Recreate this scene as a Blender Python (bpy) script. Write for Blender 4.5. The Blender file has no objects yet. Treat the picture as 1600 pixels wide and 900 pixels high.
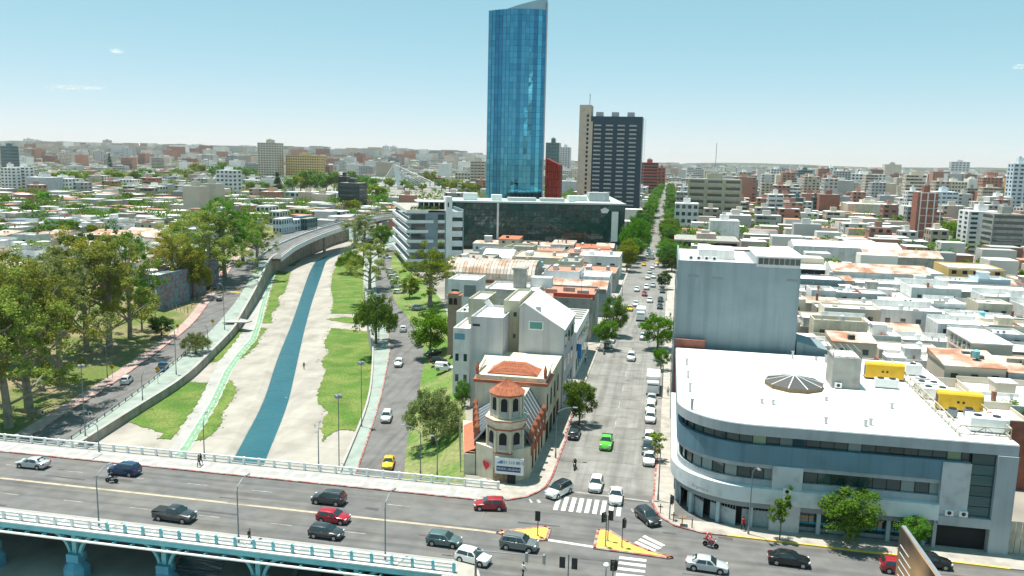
import bpy, bmesh, math, random
import numpy as np
from mathutils import Vector, Matrix
rad = math.radians
# ------------------------------------------------------------------ camera
F = 1270.0; HC = 43.0; PIT = rad(8.95); ROL = rad(1.26); YAW = rad(10.75)
def _basis():
    cy, sy, cp, sp = math.cos(YAW), math.sin(YAW), math.cos(PIT), math.sin(PIT)
    f = (-sy*cp, cy*cp, -sp); r = (cy, sy, 0.0); u = (-sy*sp, cy*sp, cp)
    c, s = math.cos(ROL), math.sin(ROL)
    return (tuple(c*r[i]+s*u[i] for i in range(3)), tuple(-s*r[i]+c*u[i] for i in range(3)), f)
R_, U_, F_ = _basis()
def P(u, v, z=0.0):
    """point of height z that lies in the direction of photo pixel (u, v)"""
    a = (u-800)/F; b = -(v-450)/F
    d = [F_[i]+a*R_[i]+b*U_[i] for i in range(3)]
    t = (z-HC)/d[2]
    return (d[0]*t, d[1]*t, z)
def J(x, y, z):
    p = (x, y, z-HC); k = sum(p[i]*F_[i] for i in range(3))
    return (800+F*sum(p[i]*R_[i] for i in range(3))/k, 450-F*sum(p[i]*U_[i] for i in range(3))/k, k)
def XatY(u, y, z=0.0, v0=500):
    """x of the point at depth y and height z seen in column u"""
    lo, hi = -4.0*y, 4.0*y
    for _ in range(50):
        m = (lo+hi)/2
        if J(m, y, z)[0] < u: lo = m
        else: hi = m
    return lo
def ZatY(x, y, v):
    lo, hi = -20.0, 300.0
    for _ in range(50):
        m = (lo+hi)/2
        if J(x, y, m)[1] > v: lo = m
        else: hi = m
    return lo
sc = bpy.context.scene
col = sc.collection
cam = bpy.data.cameras.new('camera'); camo = bpy.data.objects.new('camera', cam); col.objects.link(camo)
cam.sensor_width = 36.0; cam.lens = 36.0*F/1600.0; cam.clip_start = 1.0; cam.clip_end = 60000.0
M = Matrix((( R_[0], U_[0], -F_[0], 0), (R_[1], U_[1], -F_[1], 0), (R_[2], U_[2], -F_[2], HC), (0, 0, 0, 1)))
camo.matrix_world = M
sc.camera = camo
# ------------------------------------------------------------------ sky, sun, exposure
SUN_EL = rad(77.0); SUN_AZ = (-0.93, 0.36)          # the sun stands high, up and left of the street
w = bpy.data.worlds.new('World'); sc.world = w; w.use_nodes = True
nt = w.node_tree; nt.nodes.clear()
sky = nt.nodes.new('ShaderNodeTexSky'); sky.sky_type = 'NISHITA'; sky.sun_disc = False
sky.sun_elevation = SUN_EL; sky.sun_rotation = math.atan2(SUN_AZ[0], SUN_AZ[1])
sky.altitude = 300; sky.air_density = 0.6; sky.dust_density = 0.2; sky.ozone_density = 1.0
# the picture's cyan grade of the whole sky: one power curve for each channel, the same in every direction
sep = nt.nodes.new('ShaderNodeSeparateColor'); cmb = nt.nodes.new('ShaderNodeCombineColor')
nt.links.new(sky.outputs[0], sep.inputs[0])
for i_, (x0_, y0_, g_) in enumerate(((4.9, 4.7, .78), (6.3, 5.55, .40), (7.0, 5.75, .46))):
    d_ = nt.nodes.new('ShaderNodeMath'); d_.operation = 'DIVIDE'; d_.inputs[1].default_value = x0_
    p_ = nt.nodes.new('ShaderNodeMath'); p_.operation = 'POWER'; p_.inputs[1].default_value = g_
    m_ = nt.nodes.new('ShaderNodeMath'); m_.operation = 'MULTIPLY'; m_.inputs[1].default_value = y0_
    nt.links.new(sep.outputs[i_], d_.inputs[0]); nt.links.new(d_.outputs[0], p_.inputs[0]); nt.links.new(p_.outputs[0], m_.inputs[0]); nt.links.new(m_.outputs[0], cmb.inputs[i_])
bg = nt.nodes.new('ShaderNodeBackground'); bg.inputs[1].default_value = 0.10
wo = nt.nodes.new('ShaderNodeOutputWorld')
nt.links.new(cmb.outputs[0], bg.inputs[0]); nt.links.new(bg.outputs[0], wo.inputs[0])
sl = bpy.data.lights.new('sun', 'SUN'); sl.energy = 4.8; sl.angle = rad(0.53); sl.color = (1.0, 0.95, 0.86)
so = bpy.data.objects.new('sun', sl); col.objects.link(so)
_c = math.cos(SUN_EL)/math.hypot(*SUN_AZ)
so.rotation_euler = Vector((-SUN_AZ[0]*_c, -SUN_AZ[1]*_c, -math.sin(SUN_EL))).to_track_quat('-Z', 'Y').to_euler()
so.location = (0, 0, 200)
vs = sc.view_settings; vs.view_transform = 'Standard'; vs.look = 'None'; vs.gamma = 1.0; vs.exposure = 0.68; vs.use_curve_mapping = False
sc.cycles.max_bounces = 6; sc.cycles.transparent_max_bounces = 12; sc.cycles.volume_bounces = 0
rnd = random.Random(7)
# ------------------------------------------------------------------ materials
MATS = {}
def mat(name, c, rough=0.8, metal=0.0, var=0.0, scale=1.0, bump=0.0, spec=0.4, c2=None, rand=0.0, stain=0.0, sscale=0.15, objvar=0.0, coat=0.0, streak=None, sdark=.72):
    """procedural material: base colour, fine noise, broad stains, variation from piece to piece"""
    if name in MATS: return MATS[name]
    m = bpy.data.materials.new(name); m.use_nodes = True; n = m.node_tree; L = n.links
    b = n.nodes['Principled BSDF']
    b.inputs['Roughness'].default_value = rough; b.inputs['Metallic'].default_value = metal
    b.inputs['Specular IOR Level'].default_value = spec
    if coat: b.inputs['Coat Weight'].default_value = coat; b.inputs['Coat Roughness'].default_value = 0.05
    src = None
    col_in = (c[0], c[1], c[2], 1)
    geo = n.nodes.new('ShaderNodeNewGeometry')
    def mix(a, bcol, fac, mode='MIX'):
        k = n.nodes.new('ShaderNodeMix'); k.data_type = 'RGBA'; k.blend_type = mode
        if isinstance(fac, float): k.inputs[0].default_value = fac
        else: L.new(fac, k.inputs[0])
        for i, q in ((6, a), (7, bcol)):
            if isinstance(q, tuple): k.inputs[i].default_value = q
            else: L.new(q, k.inputs[i])
        return k.outputs[2]
    def noise(s, det=4.0):
        t = n.nodes.new('ShaderNodeTexNoise'); t.inputs['Scale'].default_value = s; t.inputs['Detail'].default_value = det
        L.new(geo.outputs['Position'], t.inputs['Vector']); return t.outputs[0]
    def ramp(v, lo, hi):
        r = n.nodes.new('ShaderNodeMapRange'); r.inputs[1].default_value = lo; r.inputs[2].default_value = hi; r.clamp = True
        L.new(v, r.inputs[0]); return r.outputs[0]
    cur = col_in
    if c2 is not None:
        cur = mix(cur, (c2[0], c2[1], c2[2], 1), ramp(noise(sscale, 5), 0.42, 0.6))
    if var:
        lo = tuple(x*(1-var) for x in c) + (1,)
        f = ramp(noise(scale), 0.3, 0.7)
        dk = mix((1-var,)*3+(1,), (1+var*0.5,)*3+(1,), f)
        cur = mix(cur, dk, 1.0, 'MULTIPLY')
    if stain:
        f = ramp(noise(sscale*1.7, 6), 0.5, 0.72)
        cur = mix(cur, (1-stain, 1-stain*1.05, 1-stain*1.1, 1), f, 'MULTIPLY')
    if streak:
        mp = n.nodes.new('ShaderNodeMapping'); mp.inputs['Scale'].default_value = streak; L.new(geo.outputs['Position'], mp.inputs[0])
        ts = n.nodes.new('ShaderNodeTexNoise'); ts.inputs['Scale'].default_value = 1.0; ts.inputs['Detail'].default_value = 5; L.new(mp.outputs[0], ts.inputs[0])
        cur = mix(cur, (sdark, sdark, sdark*1.01, 1), ramp(ts.outputs[0], .46, .66), 'MULTIPLY')
    if objvar:
        oi = n.nodes.new('ShaderNodeObjectInfo')
        r = n.nodes.new('ShaderNodeMapRange'); r.inputs[3].default_value = 1-objvar; r.inputs[4].default_value = 1+objvar*0.6
        L.new(oi.outputs['Random'], r.inputs[0])
        cb = n.nodes.new('ShaderNodeCombineColor')
        for i in range(3): L.new(r.outputs[0], cb.inputs[i])
        cur = mix(cur, cb.outputs[0], 1.0, 'MULTIPLY')
    if rand:
        r = n.nodes.new('ShaderNodeMapRange'); r.inputs[3].default_value = 1-rand; r.inputs[4].default_value = 1+rand
        L.new(geo.outputs['Random Per Island'], r.inputs[0])
        cb = n.nodes.new('ShaderNodeCombineColor')
        for i in range(3): L.new(r.outputs[0], cb.inputs[i])
        cur = mix(cur, cb.outputs[0], 1.0, 'MULTIPLY')
    if isinstance(cur, tuple): b.inputs['Base Color'].default_value = cur
    else: L.new(cur, b.inputs['Base Color'])
    if bump:
        bp = n.nodes.new('ShaderNodeBump'); bp.inputs['Strength'].default_value = bump; bp.inputs['Distance'].default_value = 0.05
        L.new(noise(scale*3 if scale else 8), bp.inputs['Height']); L.new(bp.outputs[0], b.inputs['Normal'])
    MATS[name] = m
    return m
def leafmat(name, c, c2, trans=0.4):
    m = bpy.data.materials.new(name); m.use_nodes = True; n = m.node_tree; L = n.links; n.nodes.clear()
    out = n.nodes.new('ShaderNodeOutputMaterial'); geo = n.nodes.new('ShaderNodeNewGeometry'); oi = n.nodes.new('ShaderNodeObjectInfo')
    k = n.nodes.new('ShaderNodeMix'); k.data_type = 'RGBA'
    k.inputs[6].default_value = c+(1,); k.inputs[7].default_value = c2+(1,); L.new(geo.outputs['Random Per Island'], k.inputs[0])
    r = n.nodes.new('ShaderNodeMapRange'); r.inputs[3].default_value = 0.82; r.inputs[4].default_value = 1.2; L.new(oi.outputs['Random'], r.inputs[0])
    hv = n.nodes.new('ShaderNodeHueSaturation'); L.new(k.outputs[2], hv.inputs['Color']); L.new(r.outputs[0], hv.inputs['Value'])
    r2 = n.nodes.new('ShaderNodeMapRange'); r2.inputs[3].default_value = 0.475; r2.inputs[4].default_value = 0.52; L.new(oi.outputs['Random'], r2.inputs[0]); L.new(r2.outputs[0], hv.inputs['Hue'])
    d = n.nodes.new('ShaderNodeBsdfDiffuse'); t = n.nodes.new('ShaderNodeBsdfTranslucent'); mx = n.nodes.new('ShaderNodeMixShader'); mx.inputs[0].default_value = trans
    L.new(hv.outputs[0], d.inputs[0]); L.new(hv.outputs[0], t.inputs[0]); L.new(d.outputs[0], mx.inputs[1]); L.new(t.outputs[0], mx.inputs[2]); L.new(mx.outputs[0], out.inputs[0])
    MATS[name] = m; return m
# setting
m_ground = mat('city_ground', (0.30, 0.28, 0.25), 0.95, var=0.25, scale=0.12, stain=0.3, sscale=0.02)
m_asph = mat('asphalt', (0.148, 0.147, 0.147), 0.88, var=0.2, scale=0.5, bump=0.25, c2=(0.165, 0.158, 0.148), sscale=0.12, stain=0.15, streak=(0.03, 0.9, 1))
m_asph2 = mat('worn_asphalt', (0.165, 0.16, 0.157), 0.9, var=0.2, scale=0.4, bump=0.15, stain=0.2, sscale=0.08, streak=(0.8, 0.05, 1))
m_slab = mat('road_concrete', (0.245, 0.24, 0.225), 0.9, var=0.18, scale=0.5, bump=0.1, stain=0.25, sscale=0.09, objvar=0.14, streak=(0.8, 0.03, 1))
m_joint = mat('joint_tar', (0.07, 0.07, 0.07), 0.9, var=0.2, scale=0.5)
m_walk = mat('sidewalk_tile', (0.40, 0.37, 0.33), 0.9, var=0.18, scale=0.8, stain=0.25, sscale=0.2)
m_walkpink = mat('pink_pavement', (0.42, 0.31, 0.28), 0.9, var=0.2, scale=0.8, stain=0.3, sscale=0.2)
m_walkgreen = mat('green_pavement', (0.29, 0.34, 0.305), 0.9, var=0.16, scale=0.5, stain=0.22, sscale=0.15)
m_bed = mat('riverbed_concrete', (0.375, 0.345, 0.305), 0.9, var=0.14, scale=0.22, bump=0.15, stain=0.2, sscale=0.09, streak=(0.35, 0.06, 1), sdark=.86)
m_bedgrey = mat('path_concrete', (0.38, 0.37, 0.355), 0.9, var=0.12, scale=0.4, stain=0.15, sscale=0.1)
m_bikegreen = mat('cycle_paint', (0.20, 0.34, 0.22), 0.85, var=0.14, scale=0.5, stain=0.2, sscale=0.2)
m_white = mat('road_paint', (0.68, 0.67, 0.63), 0.8, var=0.3, scale=1.2, stain=0.3, sscale=0.5)
m_faded = mat('faded_paint', (0.40, 0.39, 0.37), 0.85, var=0.35, scale=1.0, stain=0.35, sscale=0.5)
m_beige = mat('beige_line', (0.46, 0.38, 0.28), 0.85, var=0.2, scale=0.8, stain=0.3, sscale=0.4)
m_yel = mat('yellow_paint', (0.78, 0.50, 0.10), 0.8, var=0.15, scale=0.8, stain=0.25, sscale=0.4)
m_kred = mat('red_kerb_paint', (0.36, 0.10, 0.09), 0.85, var=0.35, scale=1.5, stain=0.5, sscale=0.9, c2=(0.40, 0.30, 0.27))
m_wallc = mat('retaining_concrete', (0.36, 0.33, 0.28), 0.95, var=0.3, scale=0.35, bump=0.2, stain=0.4, sscale=0.2, streak=(1.1, 1.1, 0.06), sdark=.84)
def grassmat(name, a, b2, sc_=0.35):
    m = mat(name, a, 0.95, var=0.35, scale=1.6, bump=0.6, c2=b2, sscale=sc_)
    return m
m_grass = mat('mown_grass', (0.082, 0.17, 0.02), 0.95, var=0.45, scale=2.2, bump=0.8, c2=(0.16, 0.215, 0.045), sscale=0.16, stain=0.25)
m_park = grassmat('park_grass', (0.12, 0.16, 0.035), (0.27, 0.21, 0.12), 0.11)
m_dry = grassmat('dry_verge', (0.10, 0.20, 0.028), (0.22, 0.235, 0.09), 0.10)
def watermat():
    m = bpy.data.materials.new('river_water'); m.use_nodes = True; n = m.node_tree; b = n.nodes['Principled BSDF']
    b.inputs['Roughness'].default_value = 0.12; b.inputs['IOR'].default_value = 1.33
    geo = n.nodes.new('ShaderNodeNewGeometry')
    t2 = n.nodes.new('ShaderNodeTexNoise'); t2.inputs['Scale'].default_value = 0.12; t2.inputs['Detail'].default_value = 5
    k = n.nodes.new('ShaderNodeMix'); k.data_type = 'RGBA'; k.inputs[6].default_value = (0.012, 0.085, 0.115, 1); k.inputs[7].default_value = (0.03, 0.135, 0.165, 1)
    t = n.nodes.new('ShaderNodeTexNoise'); t.inputs['Scale'].default_value = 1.1; t.inputs['Detail'].default_value = 6
    mp = n.nodes.new('ShaderNodeMapping'); mp.inputs['Scale'].default_value = (0.5, 1.6, 1); mp.inputs['Rotation'].default_value = (0, 0, rad(-22))
    bp = n.nodes.new('ShaderNodeBump'); bp.inputs['Strength'].default_value = 1.0; bp.inputs['Distance'].default_value = 0.3
    L = n.links; L.new(geo.outputs['Position'], t2.inputs[0]); L.new(t2.outputs[0], k.inputs[0]); L.new(k.outputs[2], b.inputs['Base Color'])
    L.new(geo.outputs['Position'], mp.inputs[0]); L.new(mp.outputs[0], t.inputs[0]); L.new(t.outputs[0], bp.inputs['Height']); L.new(bp.outputs[0], b.inputs['Normal'])
    return m
m_water = watermat()
# things
m_cream = mat('cream_render', (0.66, 0.58, 0.45), 0.9, var=0.1, scale=0.6, stain=0.18, sscale=0.3, streak=(1.1, 1.1, 0.06), sdark=.84)
m_wwall = mat('white_render', (0.72, 0.71, 0.69), 0.9, var=0.08, scale=0.4, stain=0.16, sscale=0.2, streak=(1.1, 1.1, 0.06), sdark=.84)
m_gwall = mat('grey_render', (0.50, 0.51, 0.52), 0.9, var=0.07, scale=0.4, stain=0.1, sscale=0.15, streak=(1.1, 1.1, 0.06), sdark=.84)
m_olive = mat('olive_render', (0.47, 0.45, 0.33), 0.9, var=0.08, scale=0.4, stain=0.12, sscale=0.2, streak=(1.1, 1.1, 0.06), sdark=.84)
m_blueg = mat('bluegrey_render', (0.235, 0.30, 0.325), 0.9, var=0.08, scale=0.25, stain=0.1, sscale=0.12, streak=(1.1, 1.1, 0.06), sdark=.84)
m_concrete = mat('bare_concrete', (0.36, 0.35, 0.32), 0.9, var=0.18, scale=0.5, stain=0.3, sscale=0.3, streak=(1.1, 1.1, 0.06), sdark=.84)
m_roofw = mat('white_membrane', (0.80, 0.80, 0.79), 0.85, var=0.05, scale=0.3, stain=0.12, sscale=0.1)
m_terr = mat('terracotta', (0.44, 0.155, 0.085), 0.85, var=0.22, scale=2.0, rand=0.22)
m_brick = mat('brick', (0.33, 0.13, 0.09), 0.9, var=0.25, scale=1.2, stain=0.25, sscale=0.3)
m_rust = mat('rusted_sheet', (0.55, 0.47, 0.40), 0.75, var=0.15, scale=1.0, c2=(0.36, 0.17, 0.10), sscale=0.2, rand=0.18)
m_glass = mat('window_glass', (0.022, 0.05, 0.055), 0.06, spec=0.9, objvar=0.5)
m_glassteal = mat('teal_glass', (0.015, 0.075, 0.08), 0.05, spec=0.9, objvar=0.4)
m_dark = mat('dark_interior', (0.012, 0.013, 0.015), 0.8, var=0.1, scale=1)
m_steel = mat('galvanised_steel', (0.42, 0.43, 0.44), 0.45, 0.7, var=0.1, scale=2)
m_lamp = mat('lamp_paint', (0.20, 0.23, 0.24), 0.5, 0.3, var=0.1, scale=2)
m_black = mat('black_plastic', (0.02, 0.02, 0.022), 0.5, var=0.1, scale=3)
m_wpaint = mat('white_paint', (0.74, 0.75, 0.74), 0.6, var=0.08, scale=1.0, stain=0.1, sscale=0.5)
m_cyan = mat('turquoise_paint', (0.16, 0.46, 0.52), 0.6, var=0.1, scale=0.8, stain=0.15, sscale=0.4)
m_bluep = mat('pier_blue_paint', (0.09, 0.33, 0.46), 0.7, var=0.15, scale=0.5, stain=0.2, sscale=0.3)
m_bark = mat('bark', (0.16, 0.125, 0.095), 0.95, var=0.3, scale=1.5, bump=0.4)
m_barkpale = mat('pale_bark', (0.30, 0.26, 0.21), 0.95, var=0.3, scale=1.2, bump=0.3, stain=0.3, sscale=0.6)
# ------------------------------------------------------------------ builders
def tag(o, label=None, cat=None, group=None, kind=None):
    if label: o['label'] = label
    if cat: o['category'] = cat
    if group: o['group'] = group
    if kind: o['kind'] = kind
    return o
def thing(name, label, cat, loc=(0, 0, 0), rz=0.0, group=None):
    o = bpy.data.objects.new(name, None); col.objects.link(o); o.empty_display_size = 0.3
    o.location = loc; o.rotation_euler = (0, 0, rz)
    return tag(o, label, cat, group)
class MB:
    def __init__(s): s.v = []; s.f = []; s.m = []
    def add(s, vs_, fs, mi=0):
        k = len(s.v); s.v.extend(vs_)
        for f in fs: s.f.append(tuple(i+k for i in f)); s.m.append(mi)
        return s
    def box(s, x0, x1, y0, y1, z0, z1, mi=0):
        return s.add([(x0,y0,z0),(x1,y0,z0),(x1,y1,z0),(x0,y1,z0),(x0,y0,z1),(x1,y0,z1),(x1,y1,z1),(x0,y1,z1)],
                     [(3,2,1,0),(4,5,6,7),(0,1,5,4),(1,2,6,5),(2,3,7,6),(3,0,4,7)], mi)
    def prism(s, poly, z0, z1, mi=0, top=True, bot=True):
        a = sum(poly[i][0]*poly[(i+1) % len(poly)][1]-poly[(i+1) % len(poly)][0]*poly[i][1] for i in range(len(poly)))
        if a < 0: poly = poly[::-1]
        n = len(poly); vs_ = [(p[0], p[1], z0) for p in poly]+[(p[0], p[1], z1) for p in poly]
        fs = [(i, (i+1) % n, n+(i+1) % n, n+i) for i in range(n)]
        if top: fs.append(tuple(range(n, 2*n)))
        if bot: fs.append(tuple(range(n-1, -1, -1)))
        return s.add(vs_, fs, mi)
    def ring(s, rings, mi=0, cap0=True, cap1=True, closed=True):
        n = len(rings[0]); vs_ = [p for r in rings for p in r]; fs = []
        for k in range(len(rings)-1):
            for i in range(n if closed else n-1):
                j = (i+1) % n; fs.append((k*n+i, k*n+j, (k+1)*n+j, (k+1)*n+i))
        if cap0: fs.append(tuple(range(n-1, -1, -1)))
        if cap1: fs.append(tuple(range((len(rings)-1)*n, len(rings)*n)))
        return s.add(vs_, fs, mi)
    def lathe(s, prof, cx=0, cy=0, n=12, mi=0, a0=0.0):
        rings = [[(cx+r*math.cos(a0+2*math.pi*i/n), cy+r*math.sin(a0+2*math.pi*i/n), z) for i in range(n)] for r, z in prof]
        return s.ring(rings, mi)
    def tube(s, pts, r, n=6, mi=0):
        rings = []; pts = [Vector(p) for p in pts]
        rs = r if isinstance(r, (list, tuple)) else [r]*len(pts)
        for i, p in enumerate(pts):
            d = (pts[min(i+1, len(pts)-1)]-pts[max(i-1, 0)]).normalized()
            a = d.cross(Vector((0, 0, 1)) if abs(d.z) < 0.9 else Vector((1, 0, 0))).normalized(); b = d.cross(a)
            rings.append([tuple(p+(a*math.cos(2*math.pi*k/n)+b*math.sin(2*math.pi*k/n))*rs[i]) for k in range(n)])
        return s.ring(rings, mi)
    def beam(s, p, q, wd, ht, mi=0):
        p = Vector(p); q = Vector(q); d = (q-p).normalized()
        a = d.cross(Vector((0, 0, 1)) if abs(d.z) < 0.95 else Vector((0, 1, 0))).normalized()*wd/2; b = a.cross(d).normalized()*ht/2
        return s.ring([[tuple(p+a+b), tuple(p-a+b), tuple(p-a-b), tuple(p+a-b)], [tuple(q+a+b), tuple(q-a+b), tuple(q-a-b), tuple(q+a-b)]], mi)
    def mesh(s, name, mats, smooth=False):
        me = bpy.data.meshes.new(name); me.from_pydata([tuple(p) for p in s.v], [], s.f)
        for m in (mats if isinstance(mats, (list, tuple)) else [mats]): me.materials.append(m)
        if any(s.m): me.polygons.foreach_set('material_index', s.m)
        bm = bmesh.new(); bm.from_mesh(me); bmesh.ops.recalc_face_normals(bm, faces=bm.faces); bm.to_mesh(me); bm.free()
        if smooth:
            me.polygons.foreach_set('use_smooth', [True]*len(me.polygons))
            try: me.set_sharp_from_angle(angle=rad(38))
            except Exception: pass
        return me
    def build(s, name, mats, parent=None, smooth=False):
        o = bpy.data.objects.new(name, s.mesh(name, mats, smooth)); col.objects.link(o)
        if parent: o.parent = parent
        return o
_unit = {}
def pbox(parent, name, x0, x1, y0, y1, z0, z1, m, rz=0.0):
    """a box-shaped piece that shares one unit mesh for each material"""
    if m.name not in _unit: _unit[m.name] = MB().box(-.5, .5, -.5, .5, -.5, .5).mesh('block_'+m.name, m)
    o = bpy.data.objects.new(name, _unit[m.name]); col.objects.link(o)
    o.location = ((x0+x1)/2, (y0+y1)/2, (z0+z1)/2); o.scale = (abs(x1-x0), abs(y1-y0), abs(z1-z0)); o.rotation_euler = (0, 0, rz)
    if parent: o.parent = parent
    return o
def copy_tree(o, parent=None):
    c = o.copy(); col.objects.link(c); c.parent = parent
    for ch in o.children: copy_tree(ch, c)
    return c
def struct(mb, name, m, smooth=False):
    return tag(mb.build(name, m, None, smooth), kind='structure')
def sheet(poly, z, name, m, parent=None, kind='structure'):
    mb = MB(); mb.prism(poly, z-0.05, z); o = mb.build(name, m, parent)
    if not parent: tag(o, kind=kind)
    return o
def pix(pts, z=0.0): return [P(u, v, z)[:2] for u, v in pts]
# ------------------------------------------------------------------ terrain of the river corridor
ZB = -6.5
def lin(xs, ys):
    return lambda t: float(np.interp(t, xs, ys))
zL = lin([60, 100, 150, 210, 285, 330], [-5.4, -5.3, -5.1, -4.4, -1.3, 0.0])
zR = lin([60, 100, 130, 180, 240, 300], [-5.3, -5.2, -4.7, -2.9, -0.9, 0.0])
def line(pts, zf):
    ys, xs = [], []
    for u, v in pts:
        z = -3.0
        for _ in range(25):
            p = P(u, v, z); z = zf(p[1])
        xs.append(p[0]); ys.append(p[1])
    o = np.argsort(ys); ys = np.array(ys)[o]; xs = np.array(xs)[o]
    s0 = (xs[1]-xs[0])/(ys[1]-ys[0]); ys = np.insert(ys, 0, 20); xs = np.insert(xs, 0, xs[0]-s0*(ys[1]-20))
    def f(y):
        return float(np.mean([np.interp(y+d, ys, xs) for d in (-9, -4, 0, 4, 9)]))
    return f
zb = lambda y: ZB
LB = line([(42.7,686),(115.6,640),(184,595.6),(217,572),(272,532),(304,505),(336,460),(357,425),(372,405),(400,385),(430,367),(468,349)], zL)
LC = line([(99.6,694),(154.7,656),(200,624),(287,555),(322,525),(370,470),(388,440),(402,415),(414,398),(440,383),(470,367),(505,352)], zL)
LDn = line([(113.8,702),(200,647),(292,590),(366,515),(398,460),(412,430),(424,405),(447,394),(480,379),(520,365),(552,357)], zL)
def LD(y): return max(LDn(y), LC(y)+2.6)
WL = line([(357,726),(411,627),(432,560),(455,505),(482,427),(492,407),(525,390),(546,382)], zb)
WR = line([(412,723),(450,630),(475,517),(487,472),(510,405),(541,392),(560,385)], zb)
R1 = line([(535,732),(577,630),(582,590),(584,540),(577,510),(574,480),(570,440),(570,410),(572,390)], lambda y: zR(y))
R2 = line([(559,735),(595,627),(612,541),(604,510),(592,470),(586,445),(588,415),(592,392)], zR)
R3 = line([(631,741),(640,660),(652,627),(665,552),(650,510),(624,483),(613,462),(608,445),(610,420),(614,395)], zR)
R4 = line([(728,752),(728,640),(714,545),(692,470),(662,440),(640,420),(640,395)], lambda y: 0.0)
def R4s(y): return max(R4(y), R3(y)+2.0)
YS = list(np.arange(24, 462, 6.0))
def strip(cols_, name, m, ys=YS, smooth=True, kind='structure'):
    """sheet between neighbouring lines; each line is (x(y), z(y))"""
    mb = MB(); n = len(cols_)
    for y in ys:
        for fx, fz in cols_: mb.v.append((fx(y), y, fz(y)))
    for i in range(len(ys)-1):
        for k in range(n-1):
            a = i*n+k; mb.f.append((a, a+1, a+n+1, a+n)); mb.m.append(0)
    o = mb.build(name, m, None, smooth)
    return tag(o, kind=kind) if kind else o
c_ = lambda v: (lambda y: v)
LA = lambda y: LB(y)-3.2
def zpark(k): return lambda y: zL(y)*(1-k)
strip([(c_(-6000), c_(-0.03)), (lambda y: LA(y)-150, c_(-0.03))], 'ground', m_ground)
strip([(lambda y: LA(y)-150, c_(-0.03)), (lambda y: LA(y)-60, c_(0)), (lambda y: LA(y)-26, zpark(.55)), (lambda y: LA(y)-8, zpark(.08)), (LA, lambda y: zL(y)+.02)], 'park_lawn', m_park)
strip([(LA, lambda y: zL(y)+.14), (LB, lambda y: zL(y)+.14), (lambda y: LB(y)+.01, zL)], 'pavement', m_walkpink, smooth=False)
strip([(LB, zL), (LC, zL)], 'road', m_asph2)
strip([(LC, zL), (lambda y: LC(y)+.01, lambda y: zL(y)+.14), (LD, lambda y: zL(y)+.14)], 'footpath', m_walkgreen, smooth=False)
strip([(lambda y: LD(y)-.05, lambda y: ZB), (lambda y: WL(y)-1.6, zb), (WL, lambda y: ZB-.45), (lambda y: WL(y)+1, lambda y: ZB-1.2)], 'riverbed', m_bed, smooth=False)
strip([(lambda y: WR(y)-1, lambda y: ZB-1.2), (WR, lambda y: ZB-.45), (lambda y: WR(y)+1.6, zb), (R1, zb), (lambda y: R1(y)+.02, lambda y: zR(y)-.1)], 'riverbed', m_bed, smooth=False)
m_damp = mat('damp_concrete', (0.27, 0.25, 0.215), 0.7, var=0.25, scale=0.5, stain=0.35, sscale=0.3)
strip([(lambda y: WL(y)-1.15+.35*math.sin(y*.31), lambda y: ZB-.3), (WL, lambda y: ZB-.44)], 'damp_margin', m_damp, smooth=False)
strip([(WR, lambda y: ZB-.44), (lambda y: WR(y)+1.1+.35*math.sin(y*.27), lambda y: ZB-.28)], 'damp_margin', m_damp, smooth=False)
strip([(lambda y: WL(y)-.3, c_(ZB-.5)), (lambda y: WR(y)+.3, c_(ZB-.5))], 'water', m_water)
strip([(R1, lambda y: zR(y)+.05), (R2, lambda y: zR(y)+.13), (lambda y: R2(y)+.01, lambda y: zR(y)-.05)], 'cycle_path', m_walkgreen, smooth=False)
strip([(R2, zR), (R3, zR)], 'road', m_asph2)
strip([(R3, zR), (lambda y: R3(y)+.01, lambda y: zR(y)+.1), (lambda y: R3(y)*.5+R4s(y)*.5, lambda y: zR(y)*.62+.05), (R4s, c_(0))], 'grass_verge', m_dry)
strip([(R4s, c_(0)), (lambda y: R4s(y)+.01, c_(-0.03)), (c_(6000), c_(-0.03))], 'ground', m_ground, smooth=False)
g = MB(); g.add([(-30000, 456, -.06), (30000, 456, -.06), (30000, 45000, -.06), (-30000, 45000, -.06)], [(0, 1, 2, 3)])
g.add([(-30000, -20000, -.06), (30000, -20000, -.06), (30000, 26, -.06), (-30000, 26, -.06)], [(0, 1, 2, 3)])
struct(g, 'ground', m_ground)
# painted kerb lines and retaining walls
def ribbon(fx, fz, wd, ht, ys, mbx=None, x_off=0.0):
    mb = mbx or MB(); rings = []
    for y in ys:
        x = fx(y)+x_off; z = fz(y)
        rings.append([(x, y, z), (x+wd, y, z), (x+wd, y, z+ht), (x, y, z+ht)])
    mb.ring(rings); return mb
tag(ribbon(LB, zL, .3, .17, [y for y in YS if 90 < y < 230], x_off=-.28).build('kerb', m_kred), kind='structure')
tag(ribbon(R2, zR, .25, .17, [y for y in YS if 90 < y < 200], x_off=-.22).build('kerb', m_kred), kind='structure')
wl = thing('retaining_wall', 'long stained concrete retaining wall between the tree-lined riverside road and the riverbed', 'wall')
mb = MB(); rings = []
for y in [y for y in YS if y > 40]:
    x = LD(y); top = zL(y)+(.35 if y < 205 else 1.1)
    rings.append([(x-.5, y, top), (x-.5, y, ZB-.5), (x+.12, y, ZB-.5), (x+.02, y, top)])
mb.ring(rings); mb.build('wall', m_wallc, wl)
mb = MB(); rings = []
for y in [y for y in YS if y > 40]:
    x = LD(y); top = zL(y)+(.35 if y < 205 else 1.1)+.004
    rings.append([(x-.6, y, top), (x+.1, y, top), (x+.1, y, top+.12), (x-.6, y, top+.12)])
mb.ring(rings); mb.build('coping', m_bedgrey, wl)
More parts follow.
